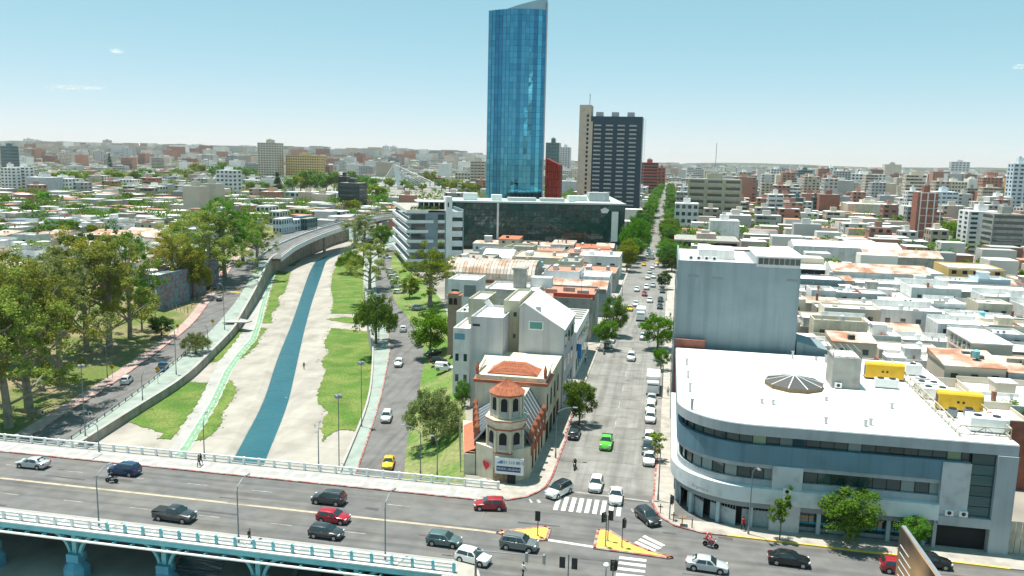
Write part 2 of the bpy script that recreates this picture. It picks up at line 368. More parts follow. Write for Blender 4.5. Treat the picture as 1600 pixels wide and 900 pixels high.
yq = 207; mb = MB(); mb.prism([(LD(yq)-3, yq-3), (LD(yq)+3.2, yq-1), (LD(yq)+3.6, yq+1.5), (LD(yq)-3, yq+4)], zL(yq)+.5, zL(yq)+.8); mb.build('lookout_slab', m_bedgrey, wl)
wr = thing('retaining_wall', 'low pale river wall beside the green cycle path and the road with the yellow taxi', 'wall')
ribbon(R1, lambda y: ZB-.4, .35, .0, [24, 30], None)
mb = MB(); mb.ring([[(R1(y)-.3, y, ZB-.4), (R1(y)+.1, y, ZB-.4), (R1(y)+.1, y, zR(y)+.45), (R1(y)-.3, y, zR(y)+.45)] for y in YS if y > 40]); mb.build('wall', m_bedgrey, wr)
# paths and lawns laid on the riverbed
pl = [(262,705),(272,690),(309,630),(334,580),(347,555),(368,530),(385,505),(395,480),(406,455),(417,430),(425,412),(437,398),(460,383),(500,370)]
pm = [(270,714),(284,698),(327,630),(350,580),(368,555),(390,530),(400,505),(406,480),(415,455),(424,430),(433,409),(446,395),(468,381),(506,368.5)]
pr = [(289,713),(300,698),(340,630),(363,580),(380,555),(401,530),(409,505),(414,480),(421,455),(430,430),(439,410.5),(453,396.5),(475,382.5),(514,370)]
def between(a, b, z, name, m):
    mb = MB(); n = len(a); A = pix(a, z); B = pix(b, z)
    for p in A+B: mb.v.append((p[0], p[1], z))
    for i in range(n-1): mb.f.append((i, n+i, n+i+1, i+1)); mb.m.append(0)
    return struct(mb, name, m)
between(pl, pm, ZB+.06, 'riverside_path', m_bedgrey)
between(pm, pr, ZB+.064, 'cycle_path', m_bikegreen)
A = pix(pm, ZB); B = pix(pr, ZB); lm = MB()
for i in range(len(A)-1):
    for s0, e0, off in ((0, 1, .03), (0, 1, .97)):
        a = Vector(A[i]).lerp(Vector(B[i]), off); b = Vector(A[i+1]).lerp(Vector(B[i+1]), off)
        d = (b-a).normalized(); nrm = Vector((-d.y, d.x))*.09
        lm.add([(*(a+nrm), ZB+.07), (*(a-nrm), ZB+.07), (*(b-nrm), ZB+.07), (*(b+nrm), ZB+.07)], [(0, 1, 2, 3)])
    a = Vector(A[i]).lerp(Vector(B[i]), .5); b = Vector(A[i+1]).lerp(Vector(B[i+1]), .5); n = max(1, int((b-a).length/3))
    for k in range(n):
        p = a.lerp(b, k/n); q = a.lerp(b, (k+.5)/n); d = (q-p).normalized(); nrm = Vector((-d.y, d.x))*.08
        lm.add([(*(p+nrm), ZB+.07), (*(p-nrm), ZB+.07), (*(q-nrm), ZB+.07), (*(q+nrm), ZB+.07)], [(0, 1, 2, 3)])
struct(lm, 'lane_markings', mat('path_line', (.5, .5, .48), .85, var=.25, scale=1))
LAWNS = [
 [(240,629),(201,660),(222,668),(255,676),(246,686),(268,687),(309,630),(325,598),(292,597)],
 [(303,690),(321,687),(345,666),(348,645),(357,632),(370,612),(363,595),(357,595),(341,630),(318,668)],
 [(327,568),(345,562),(380,518),(374,514)],
 [(374,562),(387,553),(403,538),(404,530),(417,514),(408,512),(402,530)],
 [(410,505),(425,505),(424,490),(437,477),(434,465),(445,457),(454,425),(432,424)],
 [(438,416),(460,416),(467,408),(466,402),(499,386),(546,369),(527,370),(490,383),(455,397)],
 [(583,538),(575,518),(517,513),(506,537),(514,550),(501,565),(509,580),(495,617),(497,630),(513,643),(503,660),(505,690),(520,676),(532,672),(557,674),(576,630)],
 [(510,499),(540,495),(572,500),(568,507),(540,505)],
 [(517,490),(521,470),(517,450),(519,430),(525,417),(522,414),(552,413),(567,414),(567,440),(571,480),(573,491)],
]
def wobble(poly, amp, seed):
    r = random.Random(seed); out = []
    n = len(poly)
    for i in range(n):
        a = Vector(poly[i]); b = Vector(poly[(i+1) % n]); L_ = (b-a).length; k = max(1, int(L_/0.8))
        nr = Vector((-(b-a).y, (b-a).x)).normalized()
        for j in range(k):
            p = a.lerp(b, j/k)
            out.append(tuple(p+nr*amp*(.6*math.sin(j*.9+seed)+r.uniform(-.5, .5))*(0.3 if j == 0 else 1)))
    return out
tufts = []; rtf = random.Random(8)
for i, lw in enumerate(LAWNS):
    poly = wobble(pix(lw, ZB), .28, i)
    for p in poly:
        if rtf.random() < .75: tufts.append(((p[0]+rtf.gauss(0, .55), p[1]+rtf.gauss(0, .55), ZB+.06), rtf.uniform(.15, .5)))
    bm = bmesh.new(); vs_ = [bm.verts.new((p[0], p[1], ZB+.1)) for p in poly]
    es = [bm.edges.new((vs_[k], vs_[(k+1) % len(vs_)])) for k in range(len(vs_))]
    bmesh.ops.triangle_fill(bm, use_beauty=True, edges=es)
    fs = bm.faces[:]; r = bmesh.ops.extrude_face_region(bm, geom=fs)
    for e in r['geom']:
        if isinstance(e, bmesh.types.BMVert): e.co.z -= .12
    bmesh.ops.recalc_face_normals(bm, faces=bm.faces)
    me = bpy.data.meshes.new('lawn'); bm.to_mesh(me); bm.free(); me.materials.append(m_grass)
    o = bpy.data.objects.new('lawn', me); col.objects.link(o); tag(o, kind='structure')
# shallow joints across the riverbed concrete, each a thin dark strip
jm = MB()
for y in np.arange(112, 330, 13.0):
    for a, b in ((LD(y)+.5, WL(y)-1.7), (WR(y)+1.7, R1(y)-.5)):
        jm.add([(a, y+.5, ZB+.004), (b, y, ZB+.004), (b, y+.12, ZB+.004), (a, y+.62, ZB+.004)], [(0, 1, 2, 3)])
struct(jm, 'bed_joints', m_wallc)
# ------------------------------------------------------------------ streets and the junction
YN, YF = 77.2, 99.6                       # near and far edge of the bridge
YKF, YKN = 95.9, 79.6                     # kerbs of its footways
rd = MB(); rd.add([(-20.2, 30, .0), (120, 30, .0), (120, 102.4, .0), (-20.2, 102.4, .0)], [(0, 1, 2, 3)])
struct(rd, 'road', m_asph)
AX0, AX1 = -14.35, .55
av = MB(); av.add([(AX0-.2, 102.3, -.004), (AX1+.2, 102.3, -.004), (AX1+.2, 1480, -.004), (AX0-.2, 1480, -.004)], [(0, 1, 2, 3)])
avo = struct(av, 'avenue', mat('avenue_concrete', (0.21, 0.205, 0.195), 0.9, var=0.2, scale=0.3, stain=0.3, sscale=0.06))
cw = (AX1-AX0)/4
for r_ in range(29):
    y0 = 102.5+r_*5.4
    for k in range(4):
        pbox(avo, 'slab', AX0+k*cw+.04, AX0+(k+1)*cw-.04, y0+.04, y0+5.36, -.1, .012+.004*((r_*3+k) % 3), m_slab)
def walkpoly(poly, name='sidewalk', m=m_walk, h=.14):
    o = MB().prism(poly, -.08, h).build(name, m); return tag(o, kind='structure')
cornerL = pix([(751,778),(793,782),(823,777),(837,771),(853,761),(863,745),(876,708),(884,688)])
walkpoly([(-20.3, 99.7)]+[(-20.3, cornerL[0][1])]+cornerL[1:]+[(AX0, cornerL[-1][1]+3), (AX0, 330), (-18.4, 330), (-18.4, 108), (-24.5, 101)])
cornerR = pix([(1027,700),(1022,770),(1020,788),(1030,807),(1054,822),(1095,833),(1136,837.5),(1200,845),(1404,869),(1578,890)])
walkpoly([(AX1, 200)]+[(AX1, cornerR[0][1]+4)]+cornerR[1:]+[(70, cornerR[-1][1]-1), (70, 96.0), (2.6, 96.0), (2.6, 200)])
mkl = MB(); mkl.add([(-13.4, 101.6, .008), (-.6, 100.6, .008), (-.6, 100.9, .008), (-13.4, 101.9, .008)], [(0, 1, 2, 3)]); struct(mkl, 'road_markings', m_faded)
walkpoly([(AX1, 200), (AX1, 900), (3.6, 900), (3.6, 200)])
walkpoly([(AX0, 330), (AX0, 900), (-18.0, 900), (-18.0, 330)])
walkpoly(pix([(690,874),(707,877),(738,882),(748,893),(752,910),(690,910)]))
def kerb(path, m, wd=.28, h=.16, name='kerb'):
    mb = MB()
    for a, b in zip(path[:-1], path[1:]):
        a = Vector(a); b = Vector(b); d = (b-a).normalized(); n_ = Vector((d.y, -d.x))*wd
        mb.prism([tuple(a+n_*.5), tuple(b+n_*.5), tuple(b-n_*.5), tuple(a-n_*.5)], -.02, h)
    return tag(mb.build(name, m), kind='structure')
kerb(cornerL+[(AX0, cornerL[-1][1]+3), (AX0, 150)], m_kred)
kerb(cornerR[:7], m_kred); kerb(cornerR[6:], m_yel)
# painted markings
def stripes(mb, quads, z=.008):
    for q_ in quads:
        mb.add([(*P(u, v, 0)[:2], z) for u, v in q_], [(0, 1, 2, 3)])
mk = MB(); mkd = MB()
x0, x1 = -12.0, -4.2
for k in range(9):
    xx = x0+(x1-x0)*k/8; mk.add([(xx-.28, 95.3, .01), (xx+.28, 95.3, .01), (xx+.28, 99.6, .01), (xx-.28, 99.6, .01)], [(0, 1, 2, 3)])
stripes(mk, [[(1003,838.5),(1008,836.5),(1040,852),(1034,854)], [(997,844),(1001,841),(1034,856),(1028,858.5)], [(990,848),(995,845.5),(1026,860),(1022,861.5)]])
stripes(mk, [[(968,869),(1010,874),(1010,878),(967,873)], [(967,877),(1009,882),(1009,886.5),(966,881)], [(965,886),(1008,891),(1008,895),(964,890)], [(963,895),(1007,900),(1007,905),(962,900)]])
stripes(mk, [[(856,842),(927,853),(927,856),(855,845)], [(735,831),(740,831),(728,848),(722,847)]], .009)
for y in (83.8, 92.0, 83.8):
    pass
for k in range(-12, 12):
    for y in (83.6, 91.9):
        x = -26+k*9.2+(2.5 if y > 90 else 0)
        if -140 < x < -30 or (16 < x < 70 and y < 88): mkd.add([(x, y-.06, .03), (x+2.8, y-.06, .03), (x+2.8, y+.06, .03), (x, y+.06, .03)], [(0, 1, 2, 3)])
struct(mk, 'road_markings', m_white); struct(mkd, 'road_markings', m_faded)
mk2 = MB(); mk2.add([(-140, 87.55, .03), (-19, 87.3, .03), (-19, 87.75, .03), (-140, 88.0, .03)], [(0, 1, 2, 3)])
mk2.add([(-19, 87.3, .012), (-14, 87.0, .012), (-14, 87.4, .012), (-19, 87.75, .012)], [(0, 1, 2, 3)])
struct(mk2, 'road_markings', m_beige)
mk3 = MB()
stripes(mk3, [[(826,780),(829,780),(833,785),(829,786)], [(838,781),(842,780),(846,785),(841,786)], [(985,795),(988,795),(991,800),(988,800)]])
for k in range(14):
    y = 118+k*11
    for x in (AX0+cw*2,): mk3.add([(x-.06, y, .03), (x+.06, y, .03), (x+.06, y+4, .03), (x-.06, y+4, .03)], [(0, 1, 2, 3)])
struct(mk3, 'road_markings', m_faded)
# long tar patches and drain covers on the carriageways
pt = MB(); r3 = random.Random(5)
for k in range(26):
    x = r3.uniform(-100, 35); y = r3.uniform(80.5, 94)
    L_ = r3.uniform(1.5, 6); wd = r3.uniform(.12, .5)
    z_ = .034 if x < -20 else .006
    pt.add([(x, y, z_), (x+L_, y+r3.uniform(-.3, .3), z_), (x+L_, y+wd, z_), (x, y+wd, z_)], [(0, 1, 2, 3)])
struct(pt, 'asphalt_patches', mat('tar_patch', (0.085, 0.085, 0.087), 0.9, var=0.2, scale=0.6))
# traffic islands
for lab, pts in (('small yellow traffic island with red kerb and one signal post', [(777,833),(784,831),(852,824),(859,828),(853.5,844.5),(839,845),(785,835.6)]),
                 ('long triangular yellow traffic island with red kerb and three signal posts', [(935,829),(950,829),(980,848),(1014,862),(1050,872),(1043,873),(929,857.5),(931,844.5)])):
    t = thing('traffic_island', lab, 'traffic island', (0, 0, 0))
    pl_ = pix(pts); MB().prism(pl_, -.02, .13).build('paving', m_yel, t)
    mb = MB(); n = len(pl_)
    for i in range(n):
        a = Vector(pl_[i]); b = Vector(pl_[(i+1) % n]); d = (b-a).normalized(); nn = Vector((d.y, -d.x))*.17
        mb.prism([tuple(a+nn-d*.1), tuple(b+nn+d*.1), tuple(b-nn+d*.1), tuple(a-nn-d*.1)], -.02, .16)
    mb.build('kerb', m_kred, t)
# ------------------------------------------------------------------ the road bridge
br = thing('road_bridge', 'wide road bridge with white railings and turquoise edge over the river channel', 'bridge', (0, 0, 0))
BX0, BX1 = -150.0, -20.2
mb = MB(); mb.box(BX0, BX1, YKN, YKF, -.9, .016); mb.build('deck', m_asph, br)
mb = MB(); mb.box(BX0, BX1, YKF, YF+.35, -.7, .15); mb.build('far_footway', mat('footway_grey', (0.36, 0.35, 0.33), 0.9, var=0.15, scale=0.7), br)
mb = MB(); mb.box(BX0, BX1, YN-.3, YKN, -.7, .15); mb.build('near_footway', MATS['footway_grey'], br)
mb = MB(); mb.box(BX0, BX1, YKF-.22, YKF+.02, -.1, .165); mb.build('kerb', m_kred, br)
mb = MB(); mb.box(BX0, BX1, YKN-.02, YKN+.2, -.1, .165); mb.build('kerb', m_bedgrey, br)
def frame(x, y, sx, sy, z):
    t_ = .38; mb = MB()
    for a in ((x, x+sx, y, y+t_), (x, x+sx, y+sy-t_, y+sy), (x, x+t_, y+t_+.002, y+sy-t_-.002), (x+sx-t_, x+sx, y+t_+.002, y+sy-t_-.002)): mb.box(a[0], a[1], a[2], a[3], z-.05, z)
    return mb
def panels(y, sy, step_):
    fl = frame(0, 0, 6.6, sy, 0).mesh('panel_frame', m_wpaint); fs = frame(0, 0, 2.7, sy, 0).mesh('panel_frame', m_wpaint)
    x = BX0+1; k = 0
    while x < BX1-3:
        o = bpy.data.objects.new('paving_panel', fl if k % 2 == 0 else fs); col.objects.link(o); o.location = (x, y, .162); o.parent = br
        x += (6.6 if k % 2 == 0 else 2.7)+1.15; k += 1
panels(YKF+.35, 2.5, 0); panels(YN+.25, 1.7, 0)
def railing(y, nm, out):
    rl = bpy.data.objects.new('railing', None); col.objects.link(rl); rl.parent = br
    mb = MB(); mb.box(BX0, BX1+.2, y-.11, y+.11, .98, 1.16); mb.build('top_rail', m_wpaint, rl)
    mb = MB(); mb.box(BX0, BX1+.2, y-.07, y+.07, .5, .62); mb.build('lower_rail', m_wpaint, rl)
    x = BX1; k = 0
    while x > -112:
        pbox(rl, 'post', x-.14, x+.14, y-.15, y+.15, .1, 1.22, m_wpaint if (out > 0 or x < -62) else m_cyan); x -= 2.27; k += 1
railing(YF, 'far', 1); railing(YN, 'near', -1)
# edge beam, service ledge and pipe on the near side
mb = MB(); mb.box(BX0, BX1, YN-.62, YN-.305, -.55, .05); mb.build('edge_beam', m_cyan, br)
mb = MB(); mb.box(BX0, BX1, YN-.72, YN-.3, .055, .2); mb.build('edge_cap', m_wpaint, br)
mb = MB(); mb.tube([(BX0, YN-.95, -.95), (BX1, YN-.95, -.95)], .14, 8); mb.build('service_pipe', m_wpaint, br, True)
x = BX1-1
while x > -112:
    pbox(br, 'bracket', x-.06, x+.06, YN-.98, YN-.3, -1.0, -.72, m_cyan); x -= 2.27
mb = MB(); mb.box(BX0, BX1, YF+.36, YF+.6, -.8, .0); mb.build('edge_beam', m_wpaint, br)
mb = MB()
for y in np.linspace(YN+1.5, YF-1.5, 6): mb.box(BX0, BX1, y-.25, y+.25, -1.7, -.89)
mb.build('girders', m_bluep, br)
# piers: a stout stem whose arms flare like a tree
xs_p = [P(101, 876, -3.6)[0]+11.6*k for k in range(-3, 6)]
for x in xs_p:
    if x > -26: continue
    for y in (YN+.9, YF-1.0):
        pr_ = bpy.data.objects.new('pier', None); col.objects.link(pr_); pr_.parent = br; pr_.location = (x, y, 0)
        mb = MB()
        mb.lathe([(1.6, ZB-.6), (1.45, -5.2), (.85, -4.5)], n=8, a0=rad(22.5)); mb.box(-.8, .8, -.7, .7, -4.5, -3.5); mb.build('stem', m_bluep, pr_)
        mb = MB(); mb.box(-.28, .28, -.28, .28, -3.5, -.7); mb.build('post', m_cyan, pr_)
        for dx, dy in ((-1, 0), (1, 0), (0, 1 if y < 90 else -1)):
            R_a = 4.6 if dx else 7.5; mb = MB(); pts = []
            for k in range(9):
                a = rad(90)*k/8; pts.append((dx*(.6+R_a*(1-math.cos(a))*.72), dy*(.6+R_a*(1-math.cos(a))*.9), -3.9+3.05*math.sin(a)))
            for p_, q_ in zip(pts[:-1], pts[1:]): mb.beam(p_, q_, .5, .34)
            mb.build('arm', m_cyan, pr_)
# end abutment on the right bank, under the junction
ab = MB(); ab.box(-21.5, -20.0, 30, 99.8, ZB-1, -.08); ab.box(-24.6, -20.4, 99.75, 101.5, -5.5, .1); tag(ab.build('abutment_wall', m_concrete), 'plain concrete abutment where the road bridge meets the junction', 'wall')
# ------------------------------------------------------------------ lamps, signals, signs
def lamp(u, v, vtop, dx, dy, label, z=0.0, zf=None, arm=1.9, flood=False, double=False, r=.085, group=None):
    if zf:
        for _ in range(20): x, y, z = P(u, v, z); z = zf(y)
    x, y, _ = P(u, v, z); h = max(4.5, ZatY(x, y, vtop)-z)
    t = thing('floodlight_mast' if flood else 'street_lamp', label, 'floodlight' if flood else 'street lamp', (x, y, z), 0, group)
    mb = MB(); mb.lathe([(.2, 0), (.2, .1), (.13, .14), (.13, .9), (r, 1.0), (r*.75, h-1.2 if not flood else h)], n=8); mb.build('pole', m_lamp, t, True)
    d = Vector((dx, dy, 0)); d = d.normalized() if d.length else Vector((1, 0, 0))
    if flood:
        for a in range(4):
            e = Matrix.Rotation(a*math.pi/2, 3, 'Z') @ d
            pbox(t, 'lamp_head', e.x*.38-.2, e.x*.38+.2, e.y*.38-.2, e.y*.38+.2, h-.2, h+.32, m_steel, math.atan2(e.y, e.x))
        pbox(t, 'bracket', -.5, .5, -.05, .05, h-.05, h+.05, m_lamp); return t
    for s in ((1, -1) if double else (1,)):
        e = d*s; mb = MB()
        pts = [(0, 0, h-1.25), (e.x*.12, e.y*.12, h-.7), (e.x*.45*arm, e.y*.45*arm, h-.12), (e.x*arm*.8, e.y*arm*.8, h)]
        mb.tube(pts, [r*.78, r*.7, r*.6, r*.55], 7); mb.build('arm', m_lamp, t, True)
        mb = MB(); c = Vector((e.x*arm, e.y*arm, h+.02)); s2 = Vector((-e.y, e.x, 0))
        pts = []
        for lw, l0, z_ in ((.1, -.35, 0), (.19, 0, .02), (.15, .35, .02)):
            q = c+e*l0; pts.append([tuple(q+s2*lw), tuple(q+s2*lw*.6+Vector((0, 0, .12))), tuple(q-s2*lw*.6+Vector((0, 0, .12))), tuple(q-s2*lw), tuple(q-Vector((0, 0, .05)))])
        mb.ring(pts); mb.build('lamp_head', m_steel, t)
    return t
lamp(155, 826, 735, .15, 1, 'curved grey street lamp on the near footway beside the motorcycle and blue car', group='lamps on the bridge')
lamp(373, 850, 752, .15, 1, 'curved grey street lamp on the near footway just left of the walking person', group='lamps on the bridge')
lamp(602, 879, 776, .15, 1, 'curved grey street lamp on the near footway below the red hatchback', group='lamps on the bridge')
lamp(155, 708, 657, 0, -1, 'thin grey lamp on the far footway where the retaining wall meets the bridge', group='lamps on the bridge')
lamp(319.5, 717, 651, -.3, 1, 'thin grey lamp on the far footway beside the two pedestrians', group='lamps on the bridge')
lamp(498, 733, 666, -.3, 1, 'thin grey lamp on the far footway over the pale riverbed', group='lamps on the bridge')
lamp(133.7, 684.5, 573, 1, 0, 'tall floodlight mast beside the shaded riverside road near the bridge', zf=zL, flood=True)
lamp(168, 592, 537, 1, .3, 'double-armed street lamp on the pink pavement beside the tall eucalyptus trees', zf=zL, double=True)
lamp(223, 627, 582, 1, 0, 'slim lamp post on the green footpath next to the white car driving away', zf=zL, arm=.8)
lamp(275.5, 586, 510, -1, .2, 'slim lamp post on the green footpath next to the blue pickup', zf=zL, arm=1.2)
lamp(325, 547, 509, -1, .2, 'slim lamp post on the green footpath behind the lone round tree', zf=zL, arm=.8)
lamp(351, 516, 444, -1, .2, 'slim lamp post beside the lookout slab of the retaining wall', zf=zL, arm=1.2)
lamp(565, 667, 568, 1, 0, 'tall floodlight mast by the cycle path at the edge of the big lawn', zf=zR, flood=True)
lamp(530, 742, 620, 1, 0, 'very tall floodlight mast on the riverbed behind the bridge railing', z=ZB, flood=True)
lamp(592, 541, 462, 1, 0, 'tall floodlight mast in front of the wide round riverside tree', zf=zR, flood=True)
lamp(657, 745, 668, -1, .1, 'street lamp reaching over the road behind the yellow taxi', z=-3.5, arm=2.8)
lamp(683, 748, 682, -1, 0, 'street lamp on the grass between the taxi road and the castle-like building', z=-2, arm=.8)
lamp(868, 717, 636, 1, .1, 'street lamp at the kerb beside the castle-like corner building', arm=2.6, group='lamps along the avenue')
lamp(917, 590, 533, 1, .1, 'street lamp at the kerb with a long arm over the parked motorcycle', arm=6.5, group='lamps along the avenue')
lamp(1028, 783, 690, -1, .1, 'street lamp at the rounded corner of the white-roofed office', arm=1.9, group='lamps along the avenue')
lamp(1034, 622, 563, -1, .1, 'street lamp by the parked white lorry', arm=1.9, group='lamps along the avenue')
lamp(1169, 836, 727, .4, -1, 'street lamp on the pavement in front of the office beside the person in red', arm=1.4, group='lamps along the avenue')
lamp(972, 462, 436, 1, 0, 'street lamp on the avenue by the rusty warehouse', arm=2.5, group='lamps along the avenue')
lamp(1041, 470, 432, -1, 0, 'street lamp on the avenue by the blue-grey blank wall', arm=2.2, group='lamps along the avenue')
m_sig = mat('signal_housing', (0.03, 0.035, 0.035), 0.5, var=0.1, scale=4)
m_lens = [mat('lens_red', (0.25, 0.02, 0.02), 0.3), mat('lens_amber', (0.3, 0.15, 0.02), 0.3), mat('lens_green', (0.02, 0.2, 0.08), 0.3)]
def sighead(t, x, y, z, rz, m=None):
    h = bpy.data.objects.new('signal_head', MB().box(-.17, .17, -.14, .14, -.48, .48).box(-.3, .3, .1, .125, -.6, .6).mesh('signal_head', m or m_sig)); col.objects.link(h)
    h.location = (x, y, z); h.rotation_euler = (0, 0, rz); h.parent = t
    for k in range(3):
        o = MB().ring([[(.1*math.cos(a), -.142, .1*math.sin(a)+(.3-.3*k)) for a in np.linspace(0, 2*math.pi, 9)[:-1]], [(.1*math.cos(a), -.155, .1*math.sin(a)+(.3-.3*k)) for a in np.linspace(0, 2*math.pi, 9)[:-1]]]).build('lens', m_lens[k], h)
def signal(u, v, vtop, label, heads, z=.13):
    x, y, _ = P(u, v, z); h = ZatY(x, y, vtop)-z
    t = thing('traffic_signal', label, 'traffic light', (x, y, z), 0, 'traffic signals at the junction')
    MB().lathe([(.16, 0), (.16, .06), (.07, .09), (.065, h)], n=8).build('post', m_lamp, t, True)
    for dx, dy, rz in heads: sighead(t, dx, dy, h-.35, rz)
    return t
signal(840, 837, 800, 'single signal post on the small yellow island', [(0, -.22, rad(180))])
signal(946, 853.5, 804, 'front signal post of the pair on the long yellow island', [(-.25, -.1, rad(40))])
signal(949.5, 845, 800, 'rear signal post of the pair on the long yellow island', [(.24, 0, rad(180))])
signal(971.5, 855, 813, 'signal post with white foot standing alone on the long yellow island', [(.2, 0, rad(60))])
signal(1046, 811, 776, 'signal post on the rounded pavement corner before the office', [(.22, 0, rad(120))])
signal(957, 912, 878, 'signal post at the lower end of the zebra crossing', [(0, -.2, 0), (.3, .1, rad(90))])
t = signal(887, 918, 866, 'signal post with two black heads back to back in the middle of the lower road', [])
for s in (-1, 1): sighead(t, s*.62, 0, ZatY(*P(887, 918)[:2], 872)-.5, rad(180))
x, y, _ = P(743, 903); h = ZatY(x, y, 860)
t = thing('traffic_signal', 'signal mast with a long horizontal arm carrying two heads beside the white hatchback', 'traffic light', (x, y, .13), 0, 'traffic signals at the junction')
MB().lathe([(.2, 0), (.2, .1), (.13, .14), (.1, h)], n=8).build('post', m_lamp, t, True)
MB().tube([(0, 0, h-.15), (7.4, .25, h-.05)], [.08, .05], 6).build('arm', m_steel, t, True)
for dx in (5.3, 7.1): sighead(t, dx, .2, h-.35, rad(-90), m_steel)
x, y, _ = P(946, 915); t = thing('globe_lamp', 'white globe lamp on a post at the lower zebra crossing', 'street lamp', (x, y, 0)); h = ZatY(x, y, 884)
MB().lathe([(.12, 0), (.06, .1), (.05, h-.3)], n=8).build('post', m_lamp, t, True); MB().lathe([(.06, h-.3), (.3, h), (.32, h+.1), (.2, h+.28), (.02, h+.32)], n=12).build('globe', m_wpaint, t, True)
m_rusty = mat('brown_paint', (0.22, 0.15, 0.08), 0.8, var=0.2, scale=3)
for (u, v), lab in (((1031.5, 803), 'beside the red kerb at the corner, nearest the street lamp'), ((1052, 816), 'second along the red kerb from the corner street lamp'), ((1065.5, 822), 'with a flat square plate'), ((1081, 826), 'without any plate')):
    x, y, _ = P(u, v); t = thing('bollard', 'thin brown pavement post '+lab, 'bollard', (x, y, .14), 0, 'brown pavement posts')
    pbox(t, 'post', -.06, .06, -.06, .06, 0, 1.15, m_rusty)
    if 'plate' in lab and 'without' not in lab: pbox(t, 'plate', -.45, .45, -.45, .45, 1.0, 1.06, m_rusty)
    elif 'without' not in lab: pbox(t, 'crossbar', -.3, .3, -.04, .04, .75, .87, m_rusty)
def sign(u, v, vtop, label, m, shape, zf=None, z=0.0):
    if zf:
        for _ in range(20): x, y, z = P(u, v, z); z = zf(y)
    x, y, _ = P(u, v, z); h = max(2.2, ZatY(x, y, vtop)-z); t = thing('road_sign', label, 'road sign', (x, y, z), 0)
    MB().lathe([(.05, 0), (.045, h)], n=6).build('post', m_steel, t)
    n = {'diamond': 4, 'round': 14}[shape]; r = .62 if n == 4 else .42
    MB().ring([[(r*math.cos(2*math.pi*k/n), -.06, h-.3+r*math.sin(2*math.pi*k/n)) for k in range(n)], [(r*math.cos(2*math.pi*k/n), -.09, h-.3+r*math.sin(2*math.pi*k/n)) for k in range(n)]]).build('plate', m, t)
    if n == 4: MB().box(-.25, .25, -.1, -.092, h-.4, h-.2).build('symbol', m_black, t)
    else: MB().ring([[(.25*math.cos(2*math.pi*k/12), -.092, h-.3+.25*math.sin(2*math.pi*k/12)) for k in range(12)], [(.25*math.cos(2*math.pi*k/12), -.098, h-.3+.25*math.sin(2*math.pi*k/12)) for k in range(12)]]).build('symbol', m_lens[0], t)
m_sy = mat('sign_yellow', (0.75, 0.40, 0.02), 0.6, var=0.1, scale=2)
sign(176, 592, 571, 'yellow diamond warning sign on the pink pavement by the double lamp', m_sy, 'diamond', zL)
sign(247, 600, 574, 'yellow diamond warning sign by the blue pickup', m_sy, 'diamond', zL)
sign(333, 517, 500, 'yellow diamond warning sign beside the side-street mouth', m_sy, 'diamond', zL)
sign(374, 468, 450, 'yellow diamond warning sign near the yellow speed hump', m_sy, 'diamond', zL)
sign(331, 462, 449, 'yellow diamond warning sign by the fenced lawn corner', m_sy, 'diamond', zL)
sign(278, 520, 508, 'yellow diamond warning sign by the dark round bush tree', m_sy, 'diamond', zL)
sign(142, 662, 646, 'round white and red sign by the guard rail in the shade', m_wpaint, 'round', zL)
sign(68, 660, 645, 'round white sign on the pink pavement in the shade', m_wpaint, 'round', zL)
hm = MB(); yv = 247.0; hm.box(LB(yv)+.3, LC(yv)-.3, yv-.6, yv+.6, zL(yv)-.1, zL(yv)+.06); tag(hm.build('speed_hump', m_yel), 'yellow painted speed hump across the riverside road', 'speed hump')
# guard rail between the riverside road and its footpath
gr = thing('guard_rail', 'grey steel guard rail between the shaded riverside road and the footpath', 'railing')
ys_g = list(np.arange(100, 190, 3.0)); mb = MB(); mb.ring([[(LC(y)+.3, y, zL(y)+.75), (LC(y)+.42, y, zL(y)+.75), (LC(y)+.42, y, zL(y)+.95), (LC(y)+.3, y, zL(y)+.95)] for y in ys_g]); mb.build('rail', m_steel, gr)
for y in ys_g: pbox(gr, 'post', LC(y)+.28, LC(y)+.44, y-.08, y+.08, zL(y)+.1, zL(y)+.9, m_lamp)
# ------------------------------------------------------------------ ground height
def gz(x, y):
    if y > 456 or y < 26: return 0.0
    la = LA(y)
    if x < la-60: return 0.0
    if x < la: return float(np.interp(x, [la-60, la-26, la-8, la], [0, zL(y)*.45, zL(y)*.92, zL(y)]))
    if x < LD(y): return zL(y)
    if x < R1(y): return ZB
    if x < R3(y): return zR(y)
    if x < R4s(y): return zR(y)*(1-(x-R3(y))/max(.1, R4s(y)-R3(y)))
    return 0.0
def PG(u, v):
    z = -2.0
    for _ in range(30):
        x, y, _z = P(u, v, z); z = .5*z+.5*gz(x, y)
    return x, y, gz(x, y)
